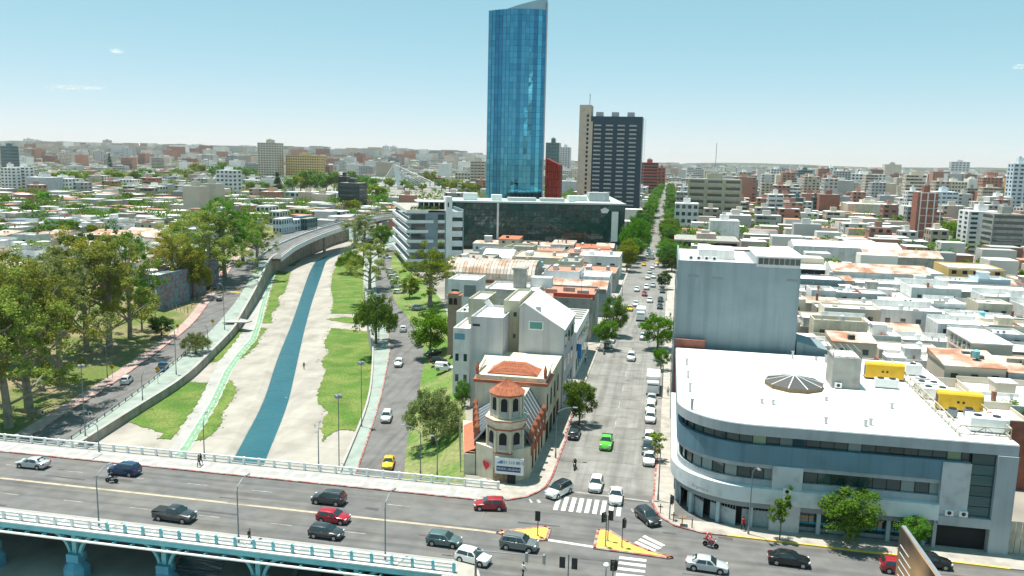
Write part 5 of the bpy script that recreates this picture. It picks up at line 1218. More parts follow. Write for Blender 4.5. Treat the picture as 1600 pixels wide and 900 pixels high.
# ------------------------------------------------------------------ castle-like corner building
take(-33, -16, 101, 138)
CX, CY = -20.2, 104.7
cb = thing('corner_castle_building', 'cream castle-like corner building with octagonal turret and red tile roofs', 'building', (CX, CY, 0))
m_red = mat('brick_red_trim', (0.42, 0.13, 0.07), 0.85, var=0.15, scale=1.5, stain=0.2, sscale=0.6)
a8 = rad(22.5)
tw = bpy.data.objects.new('turret', None); col.objects.link(tw); tw.parent = cb
MB().lathe([(2.6, 0), (2.57, 7.9)], n=8, a0=a8).build('lower_wall', m_cream, tw)
MB().lathe([(2.15, 8.75), (2.1, 11.9)], n=8, a0=a8).build('upper_wall', m_cream, tw)
for z0, z1, r_ in ((3.95, 4.2, 2.7), (7.2, 7.4, 2.67)): MB().lathe([(r_, z0), (r_, z1)], n=8, a0=a8).build('string_course', m_red, tw)
MB().lathe([(2.65, 7.9), (3.0, 8.3), (3.0, 8.72)], n=8, a0=a8).build('balcony', m_cream, tw); MB().lathe([(3.05, 8.5), (3.05, 8.62)], n=8, a0=a8).build('balcony_trim', m_red, tw)
MB().lathe([(2.2, 11.7), (2.35, 12.0)], n=8, a0=a8).build('eaves', m_red, tw)
# tiled cone: courses of individual barrel tiles joined per facet
for k in range(16):
    mb = MB(); a0, a1 = 2*math.pi*k/16, 2*math.pi*(k+1)/16
    for c in range(8):
        r0, r1 = 2.45*(1-c/8.0), 2.45*(1-(c+1)/8.0); z0, z1 = 12.0+1.75*c/8, 12.0+1.75*(c+1)/8+.05; n = max(1, 3-c//3)
        for j in range(n):
            b0, b1 = a0+(a1-a0)*j/n, a0+(a1-a0)*(j+.9)/n; bm_ = (b0+b1)/2
            mb.add([(r0*math.cos(b0), r0*math.sin(b0), z0), (r0*math.cos(bm_), r0*math.sin(bm_), z0+.1), (r0*math.cos(b1), r0*math.sin(b1), z0), (max(r1, .02)*math.cos(b1), max(r1, .02)*math.sin(b1), z1), (max(r1, .02)*math.cos(bm_), max(r1, .02)*math.sin(bm_), z1+.1), (max(r1, .02)*math.cos(b0), max(r1, .02)*math.sin(b0), z1)], [(0, 1, 4, 5), (1, 2, 3, 4)])
    mb.build('tile_facet', m_terr, tw)
MB().lathe([(2.33, 11.99), (.05, 13.65)], n=16).build('roof_core', m_red, tw)
def arch(parent, x, y, z0, w_, h_, ang, m, name='window', d=.05):
    pts = [(-w_/2, 0), (w_/2, 0)]+[(w_/2*math.cos(b), h_-w_/2+w_/2*math.sin(b)) for b in np.linspace(0, math.pi, 9)]
    o = MB().ring([[(p, -d, q) for p, q in pts], [(p, 0.03, q) for p, q in pts]]).build(name, m, parent); o.location = (x, y, z0); o.rotation_euler = (0, 0, ang); return o
m_bal = mat('balustrade', (0.35, 0.36, 0.36), 0.7)
for k in range(8):
    a = 2*math.pi*k/8; n_ = (math.cos(a), math.sin(a)); ap = math.cos(rad(22.5))
    for r_, z0, h_, w_ in ((2.59*ap, 4.5, 2.4, 1.05), (2.14*ap, 9.0, 2.5, .9)):
        arch(tw, n_[0]*r_, n_[1]*r_, z0, w_+.22, h_+.12, a+rad(90), m_cream, 'arch_surround', .05); o = arch(tw, n_[0]*r_, n_[1]*r_, z0+.05, w_, h_, a+rad(90), m_dark, 'window', .07)
        pbox(tw, 'balustrade', n_[0]*(r_+.1)-.5, n_[0]*(r_+.1)+.5, n_[1]*(r_+.1)-.03, n_[1]*(r_+.1)+.03, z0+.05, z0+.75, m_bal, a+rad(90))
    c8 = a+rad(22.5)
    for r_, z0, z1 in ((2.63, 4.2, 7.2), (2.18, 8.75, 11.7)): MB().lathe([(.2, z0), (.2, z1)], r_*math.cos(c8), r_*math.sin(c8), 6).build('corner_post', m_cream, tw)
# base: stone clad front, door, sign, heart
MB().lathe([(2.7, 0), (2.7, 1.9)], n=8, a0=a8).build('stone_plinth', mat('rubble_stone', (0.27, 0.20, 0.13), 0.95, var=0.4, scale=3, bump=.6, stain=.3, sscale=1), tw)
sb = bpy.data.objects.new('sale_sign', None); col.objects.link(sb); sb.parent = cb; sb.location = (1.05, -2.95, 2.6)
MB().box(-1.95, 1.95, -.06, .06, -1.15, 1.15).build('board', m_wpaint, sb)
m_navy = mat('sign_navy', (0.02, 0.06, 0.16), 0.6); MB().box(-1.75, 1.55, -.07, -.061, -.78, -.05).build('band', m_navy, sb)
text(sb, '351 210 8815', .56, m_navy, (.45, -.07, .5), (rad(90), 0, 0)); text(sb, 'VENDE | ALQUILA', .40, m_wpaint, (-.1, -.08, -.42), (rad(90), 0, 0))
MB().add([(-1.75, -.07, .3), (-.95, -.07, .3), (-1.0, -.07, .8)], [(0, 1, 2)]).build('logo', mat('logo_blue', (.05, .2, .5), .6), sb)
MB().box(-.55, .55, -2.95, -2.7, 0, 2.3).build('door', m_dark, cb).location.x = 1.35
hp = []
for k in range(28):
    tt = 2*math.pi*k/28; hp.append((.8*(16*math.sin(tt)**3)/17, .8*(13*math.cos(tt)-5*math.cos(2*tt)-2*math.cos(3*tt)-math.cos(4*tt))/17))
ho = MB().ring([[(p, -.03, q) for p, q in hp], [(p, .02, q) for p, q in hp]]).build('painted_heart', mat('heart_red', (.5, .02, .03), .7), cb); ho.location = (-2.35, -2.0, 2.1); ho.rotation_euler = (0, 0, rad(-42))
# body behind the turret: a wedge that widens to the rear block
xl0, xl1, xr = -4.1, -7.6, 3.35; yb0, yb1, yE = 0.6, 13.3, 32
MB().prism([(xl0, -.6), (-1.4, -2.2), (1.6, -2.2), (xr, -.4), (xr, yb1), (xl1, yb1)], 0, 4.6).build('side_wall', m_cream, cb)
MB().prism([(xl1, yb1), (xr, yb1), (xr, yE), (xl1-2.5, yE)], 0, 9.7).build('rear_block', m_cream, cb)
MB().prism([(xl1-.25, yb1-.3), (xr+.3, yb1-.3), (xr+.3, yb1+6.5), (xl1-.8, yb1+6.5)], 9.3, 9.7+.05).build('cornice', m_red, cb)
MB().prism([(xl1+.1, yb1+.1), (xr-.1, yb1+.1), (xr-.1, yb1+6), (xl1-.4, yb1+6)], 9.76, 10.4).build('attic', m_cream, cb)
# striped lean-to roofs on both sides of a central ridge
m_stripe = mat('bluegrey_sheet', (0.11, 0.135, 0.155), 0.55, 0.2, var=0.12, scale=1.2, stain=.2, sscale=.5)
for s, xe0, xe1 in ((-1, xl0-.3, xl1-.2), (1, xr+.25, xr+.25)):
    for k in range(9):
        y0, y1 = -.3+k*1.52, -.3+(k+1)*1.52-.12; f0, f1 = k/9, (k+1)/9
        e0, e1 = xe0+(xe1-xe0)*f0, xe0+(xe1-xe0)*f1; r_ = s*.9
        MB().ring([[(r_, y0, 9.0), (e0, y0, 4.7), (e0, y0, 4.55), (r_, y0, 8.85)], [(r_, y1, 9.0), (e1, y1, 4.7), (e1, y1, 4.55), (r_, y1, 8.85)]]).build('roof_sheet', m_stripe, cb)
        MB().beam((r_, y1+.06, 9.03), (e1, y1+.06, 4.73), .16, .1).build('roof_batten', m_wpaint, cb)
MB().box(-.95, .95, 1.2, yb1, 4.6, 9.02).build('ridge_wall', m_cream, cb)
for s in (-1, 1):
    for k in range(5):
        y0 = .9+k*2.7; f = min(1, max(0, y0/13.3)); x_ = (xl0+(xl1-xl0)*f) if s < 0 else xr
        pbox(cb, 'pilaster', x_-.32, x_+.32, y0-.32, y0+.32, 3.0 if s > 0 else 2.5, 6.3, m_red); MB().lathe([(.5, 6.3), (.46, 6.5), (.02, 7.2)], x_, y0, 4, a0=rad(45)).build('pilaster_cap', m_terr, cb)
        if s > 0 and k < 4: arch(cb, xr, y0+1.35, .6, 1.2, 2.8, rad(90), m_dark, 'window', .04)
for k in range(4): arch(cb, xr, yb1+2+k*4, 4.8, 1.3, 2.8, rad(90), m_dark, 'window', .04); 
for k in range(4): pbox(cb, 'shop_door', xr, xr+.05, yb1+1+k*4, yb1+3.6+k*4, .1, 3, m_dark)
# rear hip roof of barrel tiles
hx0, hx1, hy0, hy1, hz0, hz1 = xl1+1.6, xr-1.5, yb1+1.0, yb1+5.6, 10.45, 12.0
for k in range(30):
    x0 = hx0+(hx1-hx0)*k/30; x1 = hx0+(hx1-hx0)*(k+.9)/30; xm_ = (x0+x1)/2; ins = min(xm_-hx0, hx1-xm_); f = min(1, ins/2.2); mb = MB()
    for s in (0, 1):
        ya, yb_ = (hy0, hy0+(hy1-hy0)/2*f) if s == 0 else (hy1, hy1-(hy1-hy0)/2*f); zt_ = hz0+(hz1-hz0)*f
        for c in range(5):
            p0, p1 = c/5, (c+1)/5; q0 = (ya+(yb_-ya)*p0, hz0+(zt_-hz0)*p0+.05); q1 = (ya+(yb_-ya)*p1, hz0+(zt_-hz0)*p1)
            mb.add([(x0, *q0), (xm_, q0[0], q0[1]+.1), (x1, *q0), (x1, *q1), (xm_, q1[0], q1[1]+.1), (x0, *q1)], [(0, 1, 4, 5), (1, 2, 3, 4)])
        mb.build('tile_row', m_terr, cb); mb = MB()
MB().ring([[(hx0, hy0, hz0), (hx1, hy0, hz0), (hx1, hy1, hz0), (hx0, hy1, hz0)], [(hx0+2.2, (hy0+hy1)/2-.01, hz1-.05), (hx1-2.2, (hy0+hy1)/2-.01, hz1-.05), (hx1-2.2, (hy0+hy1)/2+.01, hz1-.05), (hx0+2.2, (hy0+hy1)/2+.01, hz1-.05)]]).build('hip_core', m_red, cb)
for k in range(14): pbox(cb, 'dentil', hx0+.2+k*.6, hx0+.5+k*.6, hy0-.3, hy0-.05, 9.95, 10.4, m_wpaint)
for x_ in (xl1+.2, xr-.2): MB().lathe([(.25, 10.4), (.25, 11.3), (.32, 11.4), (.05, 12.4)], x_, yb1+.4, 6).build('finial', m_red, cb)
for x_ in (xl1+.1, xr-.1): MB().beam((x_, yb1+.6, 10.6), (x_, yb1+6, 11.4), .4, .35).build('scroll_wall', m_cream, cb)
# tiled awning and low wall on the river side
for k in range(12):
    y0 = -.5+k*.95; f = y0/13.3; x_ = xl0+(xl1-xl0)*f
    MB().ring([[(x_, y0, 3.9), (x_-1.8, y0, 3.0), (x_-1.8, y0, 2.9), (x_, y0, 3.8)], [(x_-.27, y0+.85, 3.9), (x_-2.07, y0+.85, 3.0), (x_-2.07, y0+.85, 2.9), (x_-.27, y0+.85, 3.8)]]).build('awning_tile_row', m_terr, cb)
MB().prism([(xl0-1.7, -.6), (xl0-.1, -.6), (xl1-.1, yb1), (xl1-1.9, yb1)], -5.5, 2.9).build('river_side_wall', m_cream, cb)
t = thing('site_fence', 'wire fence along the river side of the castle-like building', 'fence', (CX, CY, 0))
for k in range(8): pbox(t, 'post', xl0-2.6-k*.55, xl0-2.5-k*.55, 1+k*2, 1.1+k*2, -2, 4.0, m_steel)
# ------------------------------------------------------------------ pale blocks behind the castle
def gbox(name, label, u0, u1, y, vtop, d, m, z0=0.0, cat='building', roof=m_roofw, parapet=.5, group=None):
    """plain block: front at depth y between photo columns u0 and u1, top seen at row vtop"""
    z = ZatY(XatY((u0+u1)/2, y, 10), y, vtop); x0, x1 = XatY(u0, y, z), XatY(u1, y, z)
    t = thing(name, label, cat, (x0, y, z0), 0, group); w_ = x1-x0; h = z-z0; take(x0, x1, y, y+d)
    MB().box(0, w_, 0, d, 0, h-.02).build('wall', m, t)
    if roof: MB().box(.2, w_-.2, .2, d-.2, h-.02, h+.04).build('roof', roof, t)
    if parapet:
        mb = MB(); mb.box(0, w_, 0, .2, h-.02, h+parapet); mb.box(0, w_, d-.2, d, h-.02, h+parapet); mb.box(0, .2, .201, d-.201, h-.02, h+parapet); mb.box(w_-.2, w_, .201, d-.201, h-.02, h+parapet); mb.build('parapet', m, t)
    return t, w_, d, h
def wins(t, w_, h, cols, rows, m=m_glass, wf=.55, hf=.5, z0=1.0, y=-.03, x0=0.0, frame_=None, name='window', xs=None):
    for r_ in range(rows):
        for c in range(cols):
            cx = x0+w_*(c+.5)/cols; cz = z0+(h-z0)*(r_+.5)/rows; a, b = w_/cols*wf/2, (h-z0)/rows*hf/2
            pbox(t, name, cx-a, cx+a, y, y+.06, cz-b, cz+b, m)
            if frame_: pbox(t, 'sill', cx-a-.1, cx+a+.1, y-.1, y+.05, cz-b-.12, cz-b-.01, frame_)
def sidewins(t, d, h, cols, rows, x, m=m_glass, wf=.5, hf=.5, z0=1.0):
    for r_ in range(rows):
        for c in range(cols):
            cy = d*(c+.5)/cols; cz = z0+(h-z0)*(r_+.5)/rows; a, b = d/cols*wf/2, (h-z0)/rows*hf/2
            pbox(t, 'window', x-.03, x+.03, cy-a, cy+a, cz-b, cz+b, m)
xa, xb = XatY(811, 137, 14), -16.6
t = thing('gable_house', 'tall pale grey house with skew gable and teal window behind the castle building', 'building', (xa, 137, 0)); take(xa, xb, 137, 157)
wq = xb-xa; xap = XatY(820, 137, 17)-xa; za, zl, zr_ = ZatY(xa+xap, 137, 474), ZatY(xa, 137, 481), ZatY(xb, 137, 517)
MB().ring([[(0, y_, 0), (wq, y_, 0), (wq, y_, zr_), (xap, y_, za), (0, y_, zl)] for y_ in (0, 16)]).build('wall', m_gwall, t)
MB().ring([[(xap-.1, y_, za+.02), (wq+.15, y_, zr_+.02), (wq+.15, y_, zr_+.2), (xap-.1, y_, za+.2)] for y_ in (-.15, 16)]).build('roof', m_roofw, t); MB().ring([[(-.1, y_, zl+.02), (xap-.11, y_, za+.02), (xap-.11, y_, za+.2), (-.1, y_, zl+.2)] for y_ in (-.15, 16)]).build('roof', m_roofw, t)
wx = XatY(828, 137, 15)-xa; MB().box(wx-.2, wx+2.4, -.08, .02, za-4.6, za-3.0).build('window_frame', m_wpaint, t); MB().box(wx, wx+2.2, -.1, 0, za-4.4, za-3.2).build('window', mat('teal_pane', (.05, .28, .27), .1, spec=.8), t); MB().box(wq-5.2, wq-4.4, .5, 1.3, zr_+1.5, za-.6).build('chimney', m_gwall, t)
sidewins(t, 14, zr_, 3, 3, wq, m_glassteal, .6, .5)
t, w_, d_, h_ = gbox('blank_block', 'plain light grey block with stepped corner behind the castle building', 736, 786, 134, 500, 12, m_gwall); MB().box(.3, 1.6, -.04, .0, h_-1.2, h_-.8).build('vent', m_black, t)
t, w_, d_, h_ = gbox('olive_block', 'narrow olive-toned block between two grey houses', 787, 811.5, 140, 474, 14, m_olive); wins(t, w_, h_, 2, 3, m_glass, .4, .2, 6)
t, w_, d_, h_ = gbox('olive_block', 'tall olive-toned stair block with white sloping cap', 732, 760, 146, 471, 9, m_olive); MB().beam((w_, -.2, h_+.3), (w_+3.5, -.2, h_-3.8), .4, 1.0).build('sloping_cap', m_roofw, t)
t, w_, d_, h_ = gbox('white_annex', 'low white annex with blue shutter panel beside the grass verge', 708, 734, 140, 517, 10, m_wwall); pbox(t, 'shutter', .3, 2.2, -.05, .0, h_-1.6, h_-.5, mat('blue_panel', (.12, .3, .42), .6)); wins(t, w_, h_-3, 2, 2, m_glassteal, .4, .35, 1.5)
t, w_, d_, h_ = gbox('white_annex', 'white rooftop annex with cooling units behind the stair block', 713, 733, 152, 491, 9, m_wwall)
for k in range(3): acunit(t, 1+k*1.1, 3, h_+.4)
# shop row along the avenue behind the gable house, with the painted roof
t = thing('shop_row', 'white-roofed shop row with painted digits 30868 on its roof along the avenue', 'building', (-25.5, 157.5, 0)); take(-26, -16, 157, 186)
MB().box(0, 8.8, 0, 26, 0, 9.5).build('wall', m_wwall, t); MB().box(.2, 8.6, .2, 25.8, 9.5, 9.58).build('roof', m_roofw, t)
text(t, '30868', 2.6, mat('roof_print', (.25, .25, .25), .9), (4.6, 8.5, 9.6), (0, 0, 0)); MB().lathe([(2.6, 9.59), (2.6, 9.64)], 5.0, 3.4, 24).build('roof_emblem', mat('emblem_grey', (.42, .42, .40), .9, var=.3, scale=1.5), t)
for k in range(5): pbox(t, 'roof_beam', .3, 8.5, 13.5+k*2.5, 13.8+k*2.5, 9.6, 9.9, m_concrete)
sidewins(t, 26, 8.6, 7, 2, 8.8, m_glassteal, .6, .6, .5); pbox(t, 'blue_sign', 8.8, 9.6, 3, 3.2, 3.5, 6.5, mat('blue_sign', (.02, .2, .5), .5))
# ------------------------------------------------------------------ warehouses between the castle block and the dark glass block
m_sheet = mat('pale_rusted_sheet', (0.56, 0.50, 0.44), 0.7, 0.1, var=0.15, scale=0.8, c2=(0.42, 0.27, 0.19), sscale=0.25, objvar=0.18)
a = P(695, 432, 7.0); b = P(838, 436, 7.0); wv = b[0]-a[0]; dv = 17.0; take(a[0], b[0], a[1], a[1]+dv)
t = thing('vaulted_warehouse', 'long warehouse with rust-streaked barrel vault roof', 'warehouse', (a[0], a[1], 0))
MB().box(0, wv, .15, dv-.15, 0, 7.0).build('wall', m_wwall, t)
ns = 26
for k in range(ns):
    x0, x1 = wv*k/ns+.06, wv*(k+1)/ns-.06; rings = []
    for j in range(11):
        an = math.pi*j/10; y_ = dv/2-math.cos(an)*dv/2; z_ = 7.0+math.sin(an)*5.2; rings.append([(x0, y_, z_), (x1, y_, z_), (x1, y_*.985+dv*.0075, z_-.12), (x0, y_*.985+dv*.0075, z_-.12)])
    MB().ring(rings).build('roof_sheet', m_sheet, t)
    if k % 4 == 2: MB().box((x0+x1)/2-.35, (x0+x1)/2+.35, dv/2-.35, dv/2+.35, 12.1, 12.9).build('roof_vent', m_rust, t)
gb_ = MB(); n_ = 10
gb_.ring([[(wv-.15, dv/2-math.cos(math.pi*j/n_)*dv/2*.96, 7+math.sin(math.pi*j/n_)*5.0) for j in range(n_+1)], [(wv-.05, dv/2-math.cos(math.pi*j/n_)*dv/2*.96, 7+math.sin(math.pi*j/n_)*5.0) for j in range(n_+1)]]); gb_.build('gable_glazing', m_glass, t)
for k in range(9): pbox(t, 'gable_rib', wv-.04, wv+.06, 1+k*1.85, 1.15+k*1.85, 7, 7+5.1*math.sin(math.acos(max(-1, min(1, 1-2*(1.07+k*1.85)/dv)))), m_wpaint)
for k in range(3): pbox(t, 'louvre', 1.5+k*5, 5.5+k*5, .06, .14, 5.6, 6.6, m_brick)
def pitched(name, lab, u0, u1, v, z, d, h_r, mr, mw, split=None, mr2=None, group=None):
    a = P(u0, v, z); x1 = XatY(u1, a[1], z); w_ = x1-a[0]; take(a[0], x1, a[1], a[1]+d)
    t = thing(name, lab, 'warehouse' if d > 14 else 'house', (a[0], a[1], 0), 0, group); MB().box(0, w_, 0, d, 0, z).build('wall', mw, t)
    n = max(3, int(w_/2.2))
    for k in range(n):
        x0, x1_ = w_*k/n+.03, w_*(k+1)/n-.03
        for s, m in ((0, mr), (1, mr2 or mr)):
            y0, y1 = (-.2, d/2) if s == 0 else (d+.2, d/2)
            MB().ring([[(x0, y0, z+.02), (x1_, y0, z+.02), (x1_, y0, z+.12), (x0, y0, z+.12)], [(x0, y1, z+h_r), (x1_, y1, z+h_r), (x1_, y1, z+h_r+.1), (x0, y1, z+h_r+.1)]]).build('roof_sheet', m, t)
    for x_ in (0, w_): MB().add([(x_, 0, z), (x_, d, z), (x_, d/2, z+h_r)], [(0, 1, 2)]).build('gable', mw, t)
    return t
pitched('pitched_warehouse', 'warehouse with one rust-red and one white roof slope beside the avenue', 838, 948, 452, 7.0, 16, 2.2, m_rust, m_blueg, mr2=m_roofw)
t, w_, d_, h_ = gbox('white_flat_hall', 'white flat-roofed hall behind the rust-red roof slope beside the avenue', 846, 952, P(900, 452, 7)[1]+16.5, 433, 14, m_wwall)
pitched('pitched_shed', 'small rust-streaked shed in front of the barrel vault', 748, 790, 461, 6.0, 8, 2.0, m_sheet, m_concrete)
pitched('pitched_shed', 'white tent-like roof shed behind the barrel vault', 752, 800, 402, 6.0, 16, 2.5, m_roofw, m_wwall)
t, w_, d_, h_ = gbox('flat_roof_workshop', 'soot-streaked workshop with white flat roof in front of the barrel vault', 758, 838, 178, 456, 12, mat('streaked_render', (.55, .51, .46), .9, var=.2, scale=.5, stain=.45, sscale=.4)); MB().box(5.5, 8.2, 5, 8, h_, h_+4.4).build('water_tower', m_concrete, t); MB().box(5.2, 8.5, 4.7, 8.3, h_+4.4, h_+4.8).build('tower_cap', m_concrete, t); MB().box(9, 14, 8, 11, h_, h_+2.4).build('roof_room', m_wwall, t)
t, w_, d_, h_ = gbox('white_workshop', 'white workshop front with roller door under the barrel vault', 700, 746, 186, 440, 9, m_wwall); pbox(t, 'roller_door', w_*.55, w_*.95, -.05, 0, h_-3.6, h_-.8, m_lamp); wins(t, w_*.5, h_, 1, 2, m_glass, .5, .3, 3)
t, w_, d_, h_ = gbox('brick_belfry', 'small brown belfry-like tower beside the airy yellow-green tree', 700, 716, 170, 462, 3, mat('brown_render', (.30, .22, .16), .9, var=.2, scale=1)); [arch(t, w_*(.28+.44*k), 0, h_-2.0, .8, 1.5, 0, m_dark) for k in range(2)]; MB().lathe([(2.2, h_+.05), (.2, h_+.7)], w_/2, 1.5, 4, a0=rad(45)).build('tile_cap', m_terr, t)
t, w_, d_, h_ = gbox('terracotta_terrace', 'flat terracotta-floored roof terrace with red parapet along the avenue', 838, 925, 192, 468, 20, m_concrete, roof=mat('terracotta_floor', (.46, .24, .17), .9, var=.2, scale=.8, stain=.3, sscale=.4)); MB().box(4, 14, 1, 1.4, h_, h_+1.4).build('red_parapet', mat('red_parapet', (.5, .09, .06), .85, var=.1, scale=1), t); [pbox(t, 'roof_wall', 1+k*4, 4+k*4, 8+(k % 2)*4, 8.3+(k % 2)*4, h_, h_+1.1, m_walkpink) for k in range(4)]; MB().lathe([(.6, h_), (.6, h_+1.1), (.1, h_+1.3)], 11, 9, 10).build('water_tank', m_cyan, t)
for u in (838, 908): x, y = XatY(u, 200, 8), 200; tt = thing('mast', 'thin dark mast on the terracotta terrace', 'mast', (x, y, 8.5), 0, 'masts on the terrace'); MB().tube([(0, 0, 0), (0, 0, 6)], .06, 5).build('pole', m_rusty, tt); pbox(tt, 'crossarm', -.5, .5, -.04, .04, 5.2, 5.3, m_rusty)
for u0, u1, y, v, d, m, lab in ((872, 905, 262, 411, 14, m_olive, 'pale olive flat house behind the rust-red roof'), (900, 962, 268, 428, 20, m_concrete, 'weathered concrete yard building with flat terracotta roof'), (905, 968, 300, 402, 18, m_wwall, 'white flat-roofed house cluster beside the dark glass block'), (700, 760, 270, 409, 22, m_concrete, 'long low concrete roof behind the balcony apartment block'), (800, 880, 300, 404, 22, m_cream, 'cream walled yard house before the dark glass block'), (850, 905, 240, 426, 14, m_gwall, 'grey flat house next to the palm'), (880, 950, 330, 398, 22, m_walk, 'tan flat house at the foot of the dark glass block')):
    t, w_, d_, h_ = gbox('flat_roof_house', lab, u0, u1, y, v, d, m, roof={905: m_roofw, 700: m_concrete, 872: m_concrete}.get(u0, MATS['terracotta_floor'] if u0 > 840 else m_sheet)); wins(t, w_, h_, max(2, int(w_/4)), 1, m_glass, .35, .4); MB().box(w_*.2, w_*.32, d*.3, d*.6, h_, h_+1.5).build('roof_room', m_wwall, t); MB().lathe([(.7, h_), (.7, h_+1.4), (.15, h_+1.7)], w_*.75, d*.5, 10).build('water_tank', m_gwall, t)
# ------------------------------------------------------------------ white apartment block with balconies
ang = math.atan2(.41, .91); t = thing('balcony_apartment_block', 'white six-storey apartment block with wrapped balconies and tall stair tower', 'building', (-97, 298, 0), ang); take(-130, -76, 296, 362)
FH = 3.75; m_wclean = mat('clean_white', (.70, .71, .72), .85, var=.06, scale=.4, stain=.1, sscale=.3)
MB().box(0, 20, 0, 58, 0, FH*6).build('wall', mat('slate_wall', (.24, .30, .35), .85, var=.1, scale=.4), t)
for k in range(1, 7):
    z = FH*k; bl = bpy.data.objects.new('balcony', None); col.objects.link(bl); bl.parent = t; ex = 9.0 if k % 2 else 7.0
    MB().box(-1.4, 0, -1.4, 58, z-.35, z+.75).build('parapet', m_wclean, bl); MB().box(.001, ex, -1.4, -.001, z-.35, z+.75).build('parapet', m_wclean, bl); MB().box(-1.38, .0, 1, 57.5, z-.33, z-.3).build('floor', m_wclean, bl)
    if k < 6: MB().box(10.8, 13.6, -1.2, -.001, z-.3, z+.8).build('parapet', m_wclean, bl)
    if k < 6:
        for j in range(14): pbox(t, 'window', -.06, .0, 1+j*4, 4.2+j*4, z+.4, z+2.9, m_glass)
        pbox(t, 'window', .6, 6.0, -.06, 0, z+.4, z+2.9, m_glass); pbox(t, 'window', 10.9, 13.2, -.06, 0, z+.4, z+2.9, m_glass)
for j in range(14): pbox(t, 'window', -.06, 0, 1+j*4, 4.2+j*4, .6, 2.8, m_glass)
MB().box(13.8, 16.2, -1.6, 5, 0, 28.5).build('stair_tower', m_wclean, t); pbox(t, 'slit_window', 14.4, 14.9, -1.66, -1.6, 24.6, 26.4, m_dark)
for k in range(6): MB().box(16.25, 20.4, -1.0, -.001, FH*k+1.9, FH*k+FH+.35).build('spandrel', m_wclean, t); pbox(t, 'window', 16.4, 20.2, -.07, -.001, FH*k+.45, FH*k+1.85, m_glass)
MB().box(20.45, 20.8, -1.1, 22, 0, FH*6+1.2).build('side_wall', m_blueg, t)
for k in range(5): pbox(t, 'window', 20.8, 20.86, 5, 6.2, 2+k*FH, 3.4+k*FH, m_dark)
MB().box(-1.4, 13.7, -1.4, 50, FH*6+.76, FH*6+.85).build('roof_terrace', m_walk, t); MB().box(5, 13.7, 4, 14, FH*6+.86, FH*6+3.6).build('penthouse', m_dark, t); MB().box(3.4, 13.78, 2.6, 15, FH*6+3.61, FH*6+4.0).build('pergola_roof', m_wclean, t)
for k in range(5): pbox(t, 'penthouse_post', 3.6+k*2, 3.9+k*2, 2.8, 3.1, FH*6+.86, FH*6+3.6, m_wclean)
for k in range(9): o = bpy.data.objects.new('planter_bush', PROTO[('sap', 9)][0]); col.objects.link(o); o.parent = t; o.location = (1+k*1.3, .5+(k % 3), FH*6+.1); o.scale = (.7, .7, .5); o.material_slots[0].link = 'OBJECT'; o.material_slots[0].material = lf_mid
# ------------------------------------------------------------------ dark glass office block
pa, pb = Vector(P(697, 388)[:2]), Vector(P(974, 392)[:2]); an = math.atan2((pb-pa).y, (pb-pa).x); wd = (pb-pa).length; hD = ZatY(pa.x, pa.y, 313); take(-112, -18, 385, 436)
t = thing('dark_glass_block', 'wide dark green glass office block with flat pale roof', 'building', (pa.x, pa.y, 0), an)
MB().box(0, wd, .3, 30, 0, hD-.8).build('wall', mat('dark_core', (.012, .03, .032), .4), t); MB().box(-.4, wd+.4, -.4, 30.4, hD-.8, hD).build('roof_edge', mat('roof_edge_pale', (.52, .60, .58), .7, var=.06, scale=.3), t)
m_dkpane = mat('dark_green_pane', (.008, .06, .056), .05, spec=.6, rand=.35); nf, nc = 7, 42; pm_ = MB(); rp = random.Random(9)
for r_ in range(nf):
    for c in range(nc):
        x0, x1 = wd*c/nc+.05, wd*(c+1)/nc-.05; z0, z1 = 1.5+(hD-2.6)*r_/nf+.05, 1.5+(hD-2.6)*(r_+1)/nf-.18; j = [rp.uniform(-.03, .03) for _ in range(4)]
        pm_.add([(x0, .12+j[0], z0), (x1, .12+j[1], z0), (x1, .12+j[2], z1), (x0, .12+j[3], z1)], [(0, 1, 2, 3)])
for r_ in range(nf):
    for c in range(14):
        y0, y1 = .3+29*c/14, .3+29*(c+1)/14-.1; z0, z1 = 1.5+(hD-2.6)*r_/nf+.05, 1.5+(hD-2.6)*(r_+1)/nf-.18; pm_.add([(wd+.1, y0, z0), (wd+.1, y1, z0), (wd+.1, y1, z1), (wd+.1, y0, z1)], [(0, 1, 2, 3)])
tag(pm_.build('panes', m_dkpane, t), kind='stuff')
MB().box(wd*.28, wd*.28+.9, -.5, .1, 1, hD-.9).build('fin', m_wpaint, t); MB().box(wd*.925, wd*.925+3.2, -.5, .1, 4.5, hD-4).build('white_panel', m_wpaint, t)
lg_ = MB().ring([[(wd*.885+2.3*math.cos(2*math.pi*k/5+.3), -.1, hD-3.6+1.5*math.sin(2*math.pi*k/5+.3)) for k in range(5)], [(wd*.885+2.3*math.cos(2*math.pi*k/5+.3), .08, hD-3.6+1.5*math.sin(2*math.pi*k/5+.3)) for k in range(5)]]).build('facade_emblem', m_wpaint, t)
for x0, x1, z1, m in ((8, 15, 3.4, m_wpaint), (22, 27, 2.8, m_wpaint), (30, 44, 1.6, m_gwall), (46, 58, 1.6, m_gwall), (60, 69, 3.0, m_wpaint), (70, 80, 4.8, m_gwall)): MB().box(x0, x1, 6, 13, hD+.01, hD+z1).build('roof_plant', m, t)
MB().ring([[(wd*.72, 4, hD+.01), (wd, 4, hD+.01), (wd, 28, hD+.01), (wd*.72, 28, hD+.01)], [(wd*.8, 14, hD+3.2), (wd*.93, 14, hD+3.2), (wd*.93, 18, hD+3.2), (wd*.8, 18, hD+3.2)]]).build('hipped_roof', mat('pale_green_roof', (.48, .55, .47), .8, var=.08, scale=.3), t)
for k in range(24): pbox(t, 'roof_rail_post', 2+k*3.4, 2.1+k*3.4, 1, 1.1, hD, hD+1.1, m_steel)
